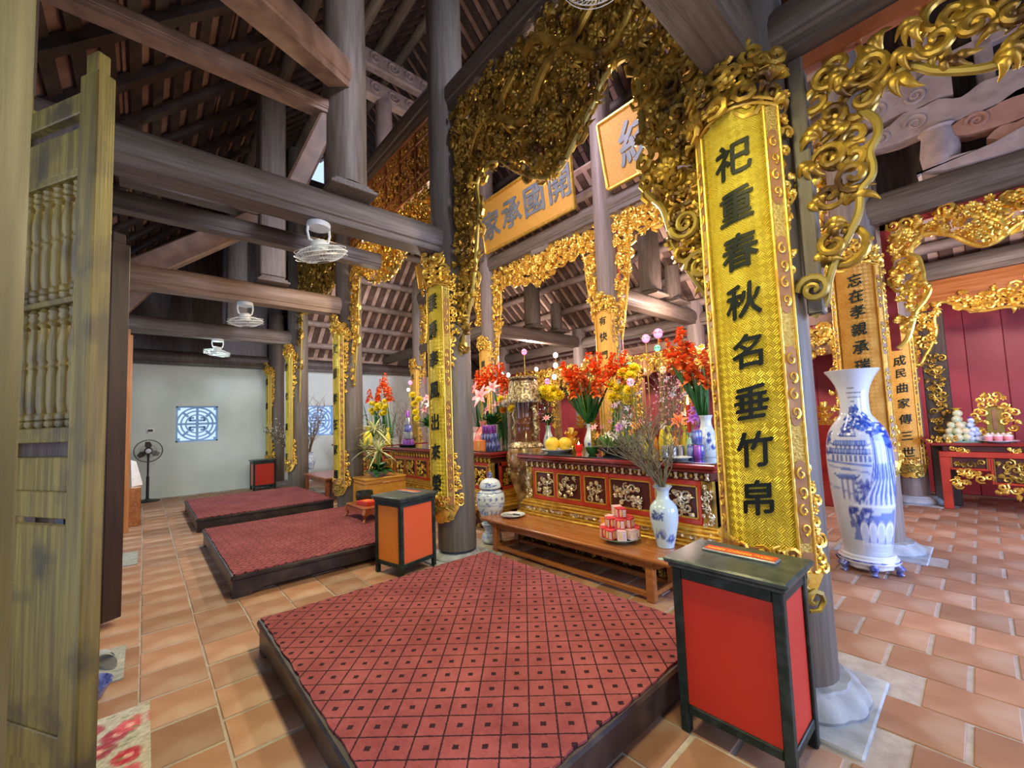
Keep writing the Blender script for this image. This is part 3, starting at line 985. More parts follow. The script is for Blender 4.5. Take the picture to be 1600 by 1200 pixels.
names = ['nearest crossbeam overhead, running from the big couplet column out of frame', 'thick dark crossbeam carrying the nearest ceiling fan', 'lighter brown crossbeam carrying the second ceiling fan', 'dark crossbeam at the far end carrying the third ceiling fan']
for k, y in enumerate(YC):
    beam('crossbeam', names[k], (-0.75, y, 3.60), (2.66, y, 3.60), 0.27, 0.33, 'bl' if k == 2 else 'bx')
beam('crossbeam', 'plain secondary beam in the dark between the two nearest fan crossbeams', (-1.2, 5.6, 3.86), (2.5, 5.6, 3.86), 0.18, 0.22, 'bx')
beam('crossbeam', 'dark beam lying along the top of the end wall', (-1.6, 12.75, 3.30), (10.2, 12.75, 3.30), 0.2, 0.34, 'dark')
beam('hip_beam', 'thick brown hip beam at top left running down towards us from the short post', (-0.25, 2.26, 3.98), (1.40, 3.93, 4.98), 0.23, 0.32, 'bh')
beam('crossbeam', 'thin beam below the brown upper beam at top left', (-0.9, 4.04, 4.60), (1.46, 4.04, 4.62), 0.17, 0.16, 'bh')
beam('crossbeam', 'upper crossbeam above the second fan crossbeam', (-0.3, 7.29, 4.98), (1.46, 7.29, 4.98), 0.28, 0.32, 'bx')
for k in (2,):
    y = YC[k]
    o = MB()
    o.beam((1.36, y + 0.02, 4.85), (-0.65, y + 0.02, 2.98 + 0.25), 0.20, 0.30, 0.02)
    tag(o.build('slanting_brace', M['bh']), ['slanting brown brace behind the near fan crossbeam', 'slanting brown brace above the second fan crossbeam'][k - 1], 'brace')
o = MB()
o.beam((1.34, 4.10, 4.62), (1.00, 4.12, 3.70), 0.22, 0.17, 0.02, up=(1, 0, 0))
tag(o.build('slanting_brace', M['bh']), 'steep brown brace left of the short post on the near crossbeam', 'brace')
o = MB()
o.beam((0.35, 10.54, 4.9), (-0.75, 10.54, 3.3), 0.2, 0.26, 0.02)
tag(o.build('slanting_brace', M['bh']), 'slanting brace in the dark above the far crossbeam', 'brace')


def short_post(x, y, z0, z1, r, label, sq=False, m='bz'):
    t = thing('short_post', label, 'post', (x, y, z0))
    b = MB()
    for k, (q, z) in enumerate(((0.30, 0.0), (0.26, 0.035), (0.22, 0.07))):
        b.box(-q * 0.75, q * 0.75, -q * 0.85, q * 0.85, z, z + 0.034, 0.006)
    b.build('stepped_block', M[m], t)
    b = MB()
    if sq:
        b.box(-r, r, -r, r, 0.105, z1 - z0, 0.02)
    else:
        b.lathe([(r, 0.105), (r * 1.03, (z1 - z0) * 0.4), (r * 0.93, z1 - z0)], 28)
    b.build('shaft', M[m], t)


short_post(1.47, 4.04, 3.76, 7.0, 0.20, 'short round post on a stepped block on the near fan crossbeam')
short_post(1.46, 7.29, 3.76, 7.0, 0.18, 'short square post on a stepped block on the second fan crossbeam', True)
short_post(1.46, 10.54, 3.76, 7.0, 0.18, 'short post standing on the dark far crossbeam', True)
for k in (0, 1, 2):
    y = YC[k]
    nm = ('behind the near altar, seen beside the big gilt board', 'seen through the right gilt arch', 'seen through the left gilt arch')[k]
    beam('crossbeam', 'rear crossbeam %s' % nm, (5.9, y, 3.60), (9.05, y, 3.60), 0.24, 0.32, 'bx')
    short_post(7.26, y, 3.76, 5.30, 0.20, 'round rear post on a crossbeam %s' % nm)
    short_post(8.15, y, 3.76, 4.55, 0.15, 'stubby rear post %s' % nm)

# long beams along the hall
LB = [(1, 0, 1, 5.33, 'long dark beam above the openwork arch, sloping up the picture'), (1, 1, 2, 5.60, 'long beam above the orange carved panel'), (1, 2, 3, 5.50, 'long beam of the third bay, in the dark'),
      (2, 0, 1, 5.06, 'pale beam under the right gilt name board'), (2, 1, 2, 5.06, 'pale beam under the four character name board'), (2, 2, 3, 5.06, 'pale beam under the small tilted name board')]
for r, a, c, z, lab in LB:
    beam('long_beam', lab, (XR[r], YC[a], z), (XR[r], YC[c], z), 0.25, 0.34, 'by')
beam('long_beam', 'dark beam at top right above the near carved valance', (2.68, -2.4, 3.60), (2.68, 0.8, 3.60), 0.25, 0.33, 'by')
beam('long_beam', 'pale beam at right above the gilt valance with a red edge', (5.87, -2.4, 3.60), (5.87, 0.8, 3.60), 0.25, 0.33, 'by')
beam('long_beam', 'rear eave beam behind the altars', (9.06, -2.4, 3.55), (9.06, 10.54, 3.55), 0.22, 0.30, 'by')
for x, z in ((5.87, 3.2),):
    for k in (2,):
        pass
# a lower tie visible under the rear slope, far left of the altars
beam('long_beam', 'pale tie beam under the rear rafters beyond the third column', (5.87, 7.29, 3.62), (5.87, 12.8, 3.62), 0.2, 0.26, 'by')

# carved truss over the side bay at right (stands on the pale beam)


def spiral_relief(b, c, r, ax, turns=1.7, tr=0.012, flip=1):
    """a raised volute; ax maps (u, v, w) to space"""
    pts = []
    for i in range(22):
        t = i / 21
        a = turns * 2 * PI * t * flip
        q = r * (1 - 0.9 * t)
        pts.append(ax(c[0] + q * math.cos(a), c[1] + q * math.sin(a), 0.0))
    b.tube(pts, [tr * (1 - 0.4 * i / 21) for i in range(22)], 6)


def cloud_beam(name, label, x, y0, y1, z0, z1, m, th=0.16, sp=()):
    """carved beam with a lobed head, running along y"""
    poly = []
    n = 24
    for i in range(n + 1):
        t = i / n
        poly.append((y0 + (y1 - y0) * t, z1 + 0.030 * math.sin(t * 13) + 0.02 * math.sin(t * 29) - (0.10 * max(0, (t - 0.80) / 0.2) ** 2) - 0.10 * max(0, (0.12 - t) / 0.12)))
    poly += [(y1, z0 + 0.08), (y1 + (y0 - y1) * 0.08, z0 + 0.02)]
    for i in range(8):
        t = 0.12 + 0.88 * i / 7
        poly.append((y1 + (y0 - y1) * t, z0 + 0.012 * math.sin(t * 17)))
    b = MB()
    b.prism(poly, -th / 2, th / 2, lambda u, v, w: (x + w, u, v))
    t = thing(name, label, 'beam', (0, 0, 0))
    b.build('body', M[m], t)
    for (u, v, r, fl) in sp:
        s = MB()
        spiral_relief(s, (u, v), r, lambda a, c, w: (x - th / 2 - w, a, c), flip=fl, tr=0.016)
        s.build('volute', M[m], t)
    return t


X2 = 5.87
cloud_beam('carved_beam', 'pale carved truss beam with volutes, upper one at right, behind the near valance', X2, -0.05, 0.66, 4.50, 4.78, 'carvedw', sp=((0.50, 4.64, 0.09, 1), (0.20, 4.63, 0.08, -1)))
cloud_beam('carved_beam', 'longest pale carved truss beam at right, resting on the barrel post', X2, -0.55, 0.66, 4.22, 4.47, 'carvedw', sp=((0.22, 4.35, 0.09, 1), (0.48, 4.34, 0.07, -1)))
cloud_beam('carved_beam', 'reddish carved beam with a volute right of the barrel post', X2, -1.5, 0.02, 4.02, 4.25, 'carvedr', sp=((-0.18, 4.14, 0.08, 1),))
cloud_beam('carved_beam', 'wavy layered board on top of the pale beam at right', X2, -2.2, 0.25, 3.74, 3.90, 'carvedw', 0.24)
cloud_beam('carved_beam', 'reddish block at the right edge above the layered board', X2, -1.3, -0.22, 3.86, 4.04, 'carvedr')
for i, (y, z0, z1, lab) in enumerate([(0.08, 3.82, 4.24, 'barrel shaped stub post on the layered board at right')]):
    b = MB()
    b.lathe([(0.10, z0), (0.135, z0 + 0.02), (0.13, z0 + 0.05), (0.145, z0 + 0.18), (0.12, z1 - 0.04), (0.145, z1 - 0.02), (0.13, z1)], 28, c=(X2, y, 0))
    tag(b.build('stub_post', M['carvedw']), lab, 'post')
for y, lab in ((0.14, 'square stud above the carved beams at right, left one'), (-0.27, 'square stud above the carved beams at right, right one')):
    b = MB()
    b.box(X2 + 0.10, X2 + 0.22, y - 0.06, y + 0.06, 4.2, 5.6, 0.008)
    tag(b.build('wall_stud', M['carvedw']), lab, 'post')
b = MB()
b.box(X2 + 0.10, X2 + 0.2, -2.4, 0.6, 4.92, 5.02, 0.008)
tag(b.build('wall_rail', M['carvedw']), 'horizontal rail crossing the square studs at upper right', 'beam')
b = MB()
b.box(X2 + 0.3, X2 + 0.36, -2.6, 0.6, 3.7, 6.6)
tag(b.build('gable_board', M['dark']), 'dark boarding behind the carved truss at right', 'board')
# carved truss high over the middle of the hall
for z, x0, x1, lab in ((8.35, 2.9, 5.6, 'upper carved truss beam high under the ridge'), (7.75, 2.9, 5.65, 'lower carved truss beam high under the ridge')):
    b = MB()
    t = thing('carved_beam', lab, 'beam')
    b.box(x0, x1, 7.19, 7.39, z, z + 0.34, 0.03)
    b.build('body', M['carvedw'], t)
    for q in range(7):
        s = MB()
        spiral_relief(s, (x0 + 0.3 + q * 0.36, z + 0.17), 0.13, lambda a, c, w: (a, 7.18 - w, c), flip=(-1) ** q, tr=0.022)
        s.build('volute', M['carvedw'], t)
for x in (3.4, 4.9):
    b = MB()
    b.lathe([(0.16, 5.3), (0.18, 6.4), (0.15, 7.75)], 20, c=(x, 7.29, 0))
    tag(b.build('stub_post', M['carvedw']), 'truss stub post high under the ridge, %s' % ('left one' if x < 4 else 'right one'), 'post')
b = MB()
b.box(2.68, 5.87, 7.2, 7.38, 5.1, 5.35, 0.03)
tag(b.build('tie_beam', M['bx']), 'tie beam joining the front and middle columns at the second bay', 'beam')


# ---------------------------------------------------------------- carving
def inpoly(u, v, poly):
    c = False
    n = len(poly)
    j = n - 1
    for i in range(n):
        if (poly[i][1] > v) != (poly[j][1] > v):
            if u < (poly[j][0] - poly[i][0]) * (v - poly[i][1]) / (poly[j][1] - poly[i][1]) + poly[i][0]:
                c = not c
        j = i
    return c


def tube2(b, pts, rr, mp, n=5, fl=1.0):
    """tube through (u, v, w) points, mapped to space"""
    rings = []
    N = len(pts)
    for i, (u, v, w) in enumerate(pts):
        a, c = pts[max(i - 1, 0)], pts[min(i + 1, N - 1)]
        du, dv = c[0] - a[0], c[1] - a[1]
        L = math.hypot(du, dv) or 1
        nu, nv = -dv / L, du / L
        rings.append([mp(u + nu * rr[i] * math.cos(2 * PI * j / n), v + nv * rr[i] * math.cos(2 * PI * j / n), w + fl * rr[i] * math.sin(2 * PI * j / n)) for j in range(n)])
    b.ring(rings)


def carve(b, poly, s, seed, mp, depth=0.02, w0=0.0, thick=1.0, mix=(0.5, 0.85), jit=0.35, N=9, nr=5):
    """fill a polygon with carved scrolls, leaves and blossoms"""
    r = random.Random(seed)
    us = [p[0] for p in poly]
    vs = [p[1] for p in poly]
    v = min(vs) + s * 0.4
    row = 0
    while v < max(vs):
        u = min(us) + s * (0.4 + 0.5 * (row % 2))
        while u < max(us):
            cu, cv = u + r.uniform(-jit, jit) * s, v + r.uniform(-jit, jit) * s
            if inpoly(cu, cv, poly):
                w = w0 + r.uniform(0, depth)
                k = r.random()
                a0, d = r.uniform(0, 2 * PI), r.choice((-1, 1))
                if k < mix[0]:                         # C-scroll
                    R0 = s * r.uniform(0.55, 0.8)
                    pts, rr = [], []
                    for i in range(N + 1):
                        t = i / N
                        a = a0 + d * t * 2 * PI * 1.25
                        q = R0 * (1 - 0.82 * t)
                        pts.append((cu + q * math.cos(a), cv + q * math.sin(a), w + depth * 0.4 * t))
                        rr.append(s * 0.15 * thick * (0.55 + 0.75 * math.sin(PI * (0.12 + 0.80 * t))))
                    tube2(b, pts, rr, mp, nr)
                elif k < mix[1]:                       # three curled leaves
                    for q in range(3):
                        a = a0 + (q - 1) * 0.62
                        pts, rr = [], []
                        for i in range(nr + 1):
                            t = i / nr
                            aa = a + d * t * 1.1
                            pts.append((cu + s * 0.85 * t * math.cos(aa), cv + s * 0.85 * t * math.sin(aa), w + depth * 0.8 * math.sin(PI * t)))
                            rr.append(s * 0.19 * thick * max(0.12, math.sin(PI * (0.1 + 0.88 * t))))
                        tube2(b, pts, rr, mp, nr, fl=0.7)
                else:                                  # blossom
                    for q in range(6):
                        a = a0 + q * PI / 3
                        pts = [(cu + s * (0.1 + 0.36 * t) * math.cos(a), cv + s * (0.1 + 0.36 * t) * math.sin(a), w + depth * 0.5 + s * 0.16 * t) for t in (0, 0.4, 0.8, 1)]
                        tube2(b, pts, [s * 0.08, s * 0.17, s * 0.15, s * 0.04], mp, fl=0.6)
                    pts = [(cu - s * 0.10, cv, w + depth * 0.5 + s * 0.12), (cu, cv, w + depth * 0.5 + s * 0.14), (cu + s * 0.10, cv, w + depth * 0.5 + s * 0.12)]
                    tube2(b, pts, [s * 0.04, s * 0.12, s * 0.04], mp)
            u += s
        v += s * 0.86
        row += 1
    return b


def smooth_line(pts, n=4):
    """Catmull-Rom"""
    P = [pts[0]] + list(pts) + [pts[-1]]
    out = []
    for i in range(1, len(P) - 2):
        for k in range(n):
            t = k / n
            a, b_, c, d = P[i - 1], P[i], P[i + 1], P[i + 2]
            out.append(tuple(0.5 * ((2 * b_[q]) + (-a[q] + c[q]) * t + (2 * a[q] - 5 * b_[q] + 4 * c[q] - d[q]) * t * t + (-a[q] + 3 * b_[q] - 3 * c[q] + d[q]) * t ** 3) for q in range(2)))
    out.append(tuple(pts[-1]))
    return out


def valance(name, label, x, outer, inner, s, seed, mg, mm, depth=0.05, edge=0.028, group=None, backing=None, rosettes=0, mix=(0.5, 0.85), big=0, thick=1.0, N=9, nr=5, layers=2):
    """openwork carving hung in the plane x; outer and inner are lists of (y, z)"""
    t = thing(name, label, 'carving', (x, 0, 0), group=group)
    mp = lambda u, v, w: (-w, u, v)
    inn = smooth_line(inner, 6)
    poly = list(outer) + inn
    b = MB()
    carve(b, poly, s, seed, mp, depth, 0.0, thick, mix, N=N, nr=nr)
    carve(b, poly, s * 1.35, seed + 5, mp, depth * 0.6, -depth * 0.4, thick * 0.9, mix, N=N, nr=nr)
    for q in range(2, layers):
        carve(b, poly, s * 1.1, seed + 15 + q, mp, depth * 0.8, -depth * 0.8, thick, (0.35, 0.95), N=N, nr=nr)
    b.build('openwork', M[mg], t)
    b = MB()
    b.tube([mp(u, v, depth * 0.35) for u, v in inn], edge, 8, sq=1.0)
    b.build('edge_moulding', M[mm], t)
    if backing:
        b = MB()
        b.prism(poly, -0.03, -0.02, mp)
        b.build('back_or_shade_board', M[backing], t, smooth=0)
    r = random.Random(seed + 9)
    us, vs = [p[0] for p in poly], [p[1] for p in poly]
    k = 0
    tries = 0
    while k < rosettes and tries < 3000:
        tries += 1
        u, v = r.uniform(min(us), max(us)), r.uniform(min(vs), max(vs))
        if not all(inpoly(u + a, v + c, poly) for a, c in ((s, 0), (-s, 0), (0, s), (0, -s))):
            continue
        b = MB()
        q0 = s * r.uniform(0.75, 1.05)
        for q in range(8):
            a = q * PI / 4
            pts = [(u + q0 * (0.15 + 0.8 * e) * math.cos(a), v + q0 * (0.15 + 0.8 * e) * math.sin(a), depth + q0 * 0.30 * math.sin(PI * 0.8 * e)) for e in (0, 0.35, 0.7, 1)]
            tube2(b, pts, [q0 * 0.12, q0 * 0.26, q0 * 0.24, q0 * 0.05], mp, fl=0.6, n=6)
        b.ball(mp(u, v, depth + q0 * 0.2), q0 * 0.24, 8, 5)
        b.build('rosette', M[mg], t)
        k += 1
    for k in range(big):                       # long dragon-like body winding through the carving
        b = MB()
        ys = [p[0] for p in inn]
        y0, y1 = min(us) + 0.25, max(us) - 0.25
        pts, rr = [], []
        zt = max(vs)
        for i in range(60):
            e = i / 59
            u = y0 + (y1 - y0) * e
            pts.append((u, zt - 0.38 - 0.32 * k + 0.16 * math.sin(e * 15 + k * 2), depth * 1.1 + 0.02 * math.sin(e * 30)))
            rr.append(0.045 * (0.4 + 0.6 * math.sin(PI * min(1, e * 1.1))))
        pts2 = [p for p in pts if inpoly(p[0], p[1], poly)]
        if len(pts2) > 8:
            tube2(b, pts2, rr[:len(pts2)], mp, n=8)
            for i in range(2, len(pts2) - 2, 2):
                p = pts2[i]
                b.ball(mp(p[0], p[1] + 0.04, p[2] + 0.02), (0.015, 0.02, 0.03), 6, 4)
            b.build('winding_body', M[mg], t)
    return t


def pxl(lst, x):
    return [(p.y, p.z) for p in (onx(a, c, x) for a, c in lst)]


# great openwork arch of the nearest full bay
X1 = 2.68
inner = pxl([(1112, 468), (1092, 440), (1077, 420), (1058, 388), (1046, 347), (1037, 325), (1013, 300), (1012, 262), (1021, 240), (1008, 217), (1005, 180), (1004, 150), (1001, 128), (990, 92), (962, 105), (940, 135), (930, 162), (903, 217), (877, 265), (850, 279), (810, 268), (782, 252), (762, 262), (748, 290), (751, 325), (749, 357), (743, 445), (731, 507), (722, 556)], X1)
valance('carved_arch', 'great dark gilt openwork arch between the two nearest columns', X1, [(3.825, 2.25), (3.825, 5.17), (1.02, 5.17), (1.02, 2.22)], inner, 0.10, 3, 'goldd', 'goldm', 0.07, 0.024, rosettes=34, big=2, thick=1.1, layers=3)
# large round boss and end volutes of that arch
b = MB()
spiral_relief(b, (1.09, 2.42), 0.10, lambda u, v, w: (X1 - 0.10 - w, u, v), tr=0.022)
spiral_relief(b, (1.17, 2.72), 0.10, lambda u, v, w: (X1 - 0.10 - w, u, v), tr=0.022, flip=-1)
b.build('volute', M['goldm'], bpy.data.objects['carved_arch']).location = (-X1, 0, 0)

# half arch of the side bay at right
inner = pxl([(1600, 90), (1550, 107), (1512, 113), (1462, 114), (1425, 107), (1390, 125), (1360, 150), (1346, 172), (1369, 190), (1372, 213), (1360, 240), (1364, 262), (1362, 278), (1346, 299), (1344, 327), (1338, 347), (1320, 382), (1309, 400), (1296, 440), (1292, 470), (1272, 496)], X1)
inner = [(-0.9, 2.95), (-0.5, 2.84)] + inner
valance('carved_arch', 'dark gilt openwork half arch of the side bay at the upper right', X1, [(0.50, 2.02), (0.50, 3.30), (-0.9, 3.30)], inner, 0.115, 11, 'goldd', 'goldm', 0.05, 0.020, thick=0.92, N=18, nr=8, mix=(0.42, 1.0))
t = bpy.data.objects['carved_arch.001']
b = MB()
b.box(-0.05, 0.03, 0.50, 0.575, 2.0, 3.42, 0.008)
b.build('jamb', M['col'], t)
b = MB()
b.box(-0.04, 0.03, -2.3, 0.575, 3.34, 3.42, 0.006)
b.build('head_board', M['tabler'], t)
b = MB()
spiral_relief(b, (0.53, 2.12), 0.075, lambda u, v, w: (-0.09 - w, u, v), tr=0.020)
b.build('volute', M['goldm'], t)

# second bay: orange panels over a gilt valance
t = thing('carved_frieze', 'orange red carved frieze of framed panels above the second gilt valance', 'panel', (X1, 0, 0))
b = MB()
b.box(-0.02, 0.04, 4.25, 7.08, 4.55, 5.42)
b.build('board', M['cart'], t)
for z in (4.57, 4.72, 5.20, 5.40):
    b = MB()
    b.box(-0.045, -0.018, 4.26, 7.07, z - 0.02, z + 0.02, 0.006)
    b.build('rail', M['bench'], t)
for k in range(7):
    y = 4.27 + k * 0.465
    b = MB()
    b.box(-0.045, -0.018, y - 0.018, y + 0.018, 4.57, 5.40, 0.006)
    b.build('stile', M['bench'], t)
    if k < 6:
        b = MB()
        carve(b, [(y + 0.05, 4.76), (y + 0.415, 4.76), (y + 0.415, 5.16), (y + 0.05, 5.16)], 0.075, 40 + k, lambda u, v, w: (-0.02 - w, u, v), 0.02)
        b.build('relief', M['frieze'], t)
        for z in (4.645, 5.30):
            b = MB()
            carve(b, [(y + 0.05, z - 0.04), (y + 0.415, z - 0.04), (y + 0.415, z + 0.04), (y + 0.05, z + 0.04)], 0.06, 60 + k, lambda u, v, w: (-0.02 - w, u, v), 0.01)
            b.build('relief', M['frieze'], t)
inner = [(4.30, 2.2), (4.40, 2.9), (4.45, 3.6), (4.6, 4.05), (4.9, 3.98), (5.15, 3.86), (5.4, 3.72), (5.7, 3.66), (6.0, 3.74), (6.3, 3.80), (6.55, 3.95), (6.72, 4.0), (6.80, 3.7), (6.82, 3.2), (6.92, 2.7), (7.03, 2.2)]
valance('carved_valance', 'gilt openwork valance and side drops in the second bay', X1, [(7.075, 2.2), (7.075, 4.53), (4.26, 4.53), (4.26, 2.2)], inner, 0.10, 21, 'gold', 'goldm', 0.05, 0.022, rosettes=8)
inner = [(7.55, 2.4), (7.62, 3.0), (7.7, 3.8), (7.9, 4.3), (8.3, 4.15), (8.7, 4.0), (9.1, 4.15), (9.5, 4.0), (9.9, 4.2), (10.1, 4.1), (10.2, 3.4), (10.28, 2.6), (10.32, 2.1)]
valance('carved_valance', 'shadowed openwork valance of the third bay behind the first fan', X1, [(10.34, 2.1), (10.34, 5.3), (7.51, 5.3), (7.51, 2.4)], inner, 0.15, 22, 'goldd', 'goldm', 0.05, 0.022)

# middle row valances
X2 = 5.87
for (y0, y1, lab, sd) in ((4.23, 7.10, 'gilt valance with side drops under the four character board', 31), (0.99, 3.85, 'gilt valance with side drops under the right gilt name board', 32), (7.48, 10.35, 'gilt valance with side drops in the far middle bay', 33)):
    w = y1 - y0
    f = lambda e, z: (y0 + w * e, z)
    inner = [f(0.012, 2.75), f(0.05, 3.3), f(0.085, 3.9), f(0.095, 4.3), f(0.12, 4.52), f(0.17, 4.42), f(0.22, 4.45), f(0.27, 4.36), f(0.33, 4.40), f(0.38, 4.28), f(0.44, 4.34), f(0.50, 4.16), f(0.56, 4.34), f(0.62, 4.28), f(0.67, 4.40), f(0.73, 4.36), f(0.78, 4.45), f(0.83, 4.42), f(0.88, 4.52), f(0.905, 4.3), f(0.915, 3.9), f(0.95, 3.3), f(0.988, 2.75)]
    tt = valance('carved_valance', lab, X2, [(y1, 2.75), (y1, 4.86), (y0, 4.86), (y0, 2.75)], inner, 0.11, sd, 'gold', 'gold', 0.06, 0.018, rosettes=9, mix=(0.45, 0.9), thick=1.15)
    for y in (y0 - 0.02, y1 + 0.02):
        b = MB()
        b.box(0.02, 0.05, y - 0.03, y + 0.03, 2.6, 4.87)
        b.build('red_jamb', M['redwall'], tt)
inner = pxl([(1600, 343), (1580, 358), (1555, 378), (1530, 384), (1508, 377), (1488, 368), (1455, 365), (1436, 372), (1424, 388), (1420, 398), (1434, 404), (1441, 425), (1443, 440), (1452, 452), (1444, 470), (1430, 488), (1426, 505), (1418, 530), (1404, 545)], X2)
inner = [(-0.95, 3.05), (-0.7, 3.2), (-0.5, 3.25)] + inner
tt = valance('carved_valance', 'bright gilt dragon valance under the pale beam at right', X2, [(0.50, 2.12), (0.50, 3.40), (-0.95, 3.40)], inner, 0.085, 34, 'gold', 'gold', 0.07, 0.026, rosettes=10, big=1, thick=1.2)
b = MB()
b.box(0.02, 0.05, 0.50, 0.58, 2.08, 3.44)
b.box(0.02, 0.05, -2.3, 0.58, 3.38, 3.44)
b.build('red_frame', M['redwall'], tt)

X3 = 9.06
inner = pxl([(1600, 478), (1570, 480), (1535, 486), (1505, 482), (1478, 472), (1464, 478), (1460, 500), (1463, 518), (1456, 538), (1447, 555), (1438, 572)], X3)
inner = [(-1.6, 2.75), (-1.1, 2.8)] + inner
valance('carved_valance', 'smaller gilt valance across the red boarded alcove at right', X3, [(0.62, 2.05), (0.62, 3.05), (-1.6, 3.28)], inner, 0.10, 35, 'gold', 'gold', 0.07, 0.026, rosettes=10, thick=1.15)
b = MB()
b.box(X3 - 0.02, X3 + 0.06, -2.4, 0.85, 3.02, 3.4, 0.01)
tag(b.build('beam_board', M['bench']), 'brown board above the alcove valance at right', 'board')
t = thing('carved_pilaster', 'dark carved pilaster left of the red boarded alcove', 'pilaster', (X3, 0.42, 0))
b = MB()
b.box(-0.03, 0.06, -0.14, 0.14, 0.0, 2.95, 0.01)
b.build('board', M['dark'], t)
b = MB()
carve(b, [(-0.10, 1.05), (0.10, 1.05), (0.10, 2.3), (-0.10, 2.3)], 0.08, 77, lambda u, v, w: (-0.03 - w, u, v), 0.02)
b.build('relief', M['goldd'], t)
for k, y in enumerate((4.04 + 1.6, 2.4, 9.0)):
    inner = [(y - 1.3, 2.05), (y - 1.2, 2.45), (y - 0.8, 2.55), (y - 0.4, 2.5), (y, 2.35), (y + 0.4, 2.5), (y + 0.8, 2.55), (y + 1.2, 2.45), (y + 1.3, 2.05)]
    valance('carved_valance', 'low gilt valance on the rear columns, %s' % ('above the brown ceramic lantern', 'behind the red gladioli', 'at the far altar')[k], X3, [(y + 1.4, 2.05), (y + 1.4, 2.95), (y - 1.4, 2.95), (y - 1.4, 2.05)], inner, 0.14, 36 + k, 'gold', 'gold', 0.06, 0.025, backing='maroon', thick=1.2)


# ---------------------------------------------------------------- characters
_fc = bpy.data.curves.new('glyph', 'FONT')
_fo = bpy.data.objects.new('glyph', _fc)
col.objects.link(_fo)
_gc = {}


def glyph(ch, ext=0.01, off=0.018):
    """outline of one character from the built-in font, unit em, centred; returns verts, faces"""
    key = (ch, ext, off)
    if key not in _gc:
        _fc.body = ch
        _fc.extrude = ext
        _fc.offset = 0.0
        _fc.resolution_u = 2
        dg = bpy.context.evaluated_depsgraph_get()
        dg.update()
        me = bpy.data.meshes.new_from_object(_fo.evaluated_get(dg))
        bm = bmesh.new()
        bm.from_mesh(me)
        if len(ch) == 1 and me.vertices:               # cut into narrow strips so the strokes can follow a curved board
            bmesh.ops.triangulate(bm, faces=bm.faces[:])
            for q in range(1, 12):
                bmesh.ops.bisect_plane(bm, geom=bm.verts[:] + bm.edges[:] + bm.faces[:], plane_co=(q / 12, 0, 0), plane_no=(1, 0, 0))
        bm.to_mesh(me)
        bm.free()
        vs = [tuple(v.co) for v in me.vertices]
        fs = [tuple(p.vertices) for p in me.polygons]
        bpy.data.meshes.remove(me)
        if vs:
            x0, x1 = min(v[0] for v in vs), max(v[0] for v in vs)
            y0, y1 = min(v[1] for v in vs), max(v[1] for v in vs)
            vs = [(v[0] - (x0 + x1) / 2, v[1] - (y0 + y1) / 2, v[2]) for v in vs]
            if off > 0:                                    # heavier, brush-like weight: the outline laid down five times, slightly shifted
                base, bf, n = list(vs), list(fs), len(vs)
                for q, (dx, dy) in enumerate(((off, 0.4 * off), (-off, -0.4 * off), (0.3 * off, off), (-0.3 * off, -off))):
                    vs += [(a + dx, c + dy, z - 0.0008 * (q + 1)) for a, c, z in base]
                    fs += [tuple(i + n * (q + 1) for i in f) for f in bf]
        _gc[key] = (vs, fs)
    return _gc[key]


def text_mesh(txt, size, mp, ext=0.01, off=0.0, shear=0.0):
    vs, fs = glyph(txt, ext, off)
    b = MB()
    b.add([mp((x + shear * y) * size, y * size, z * size) for x, y, z in vs], fs)
    return b


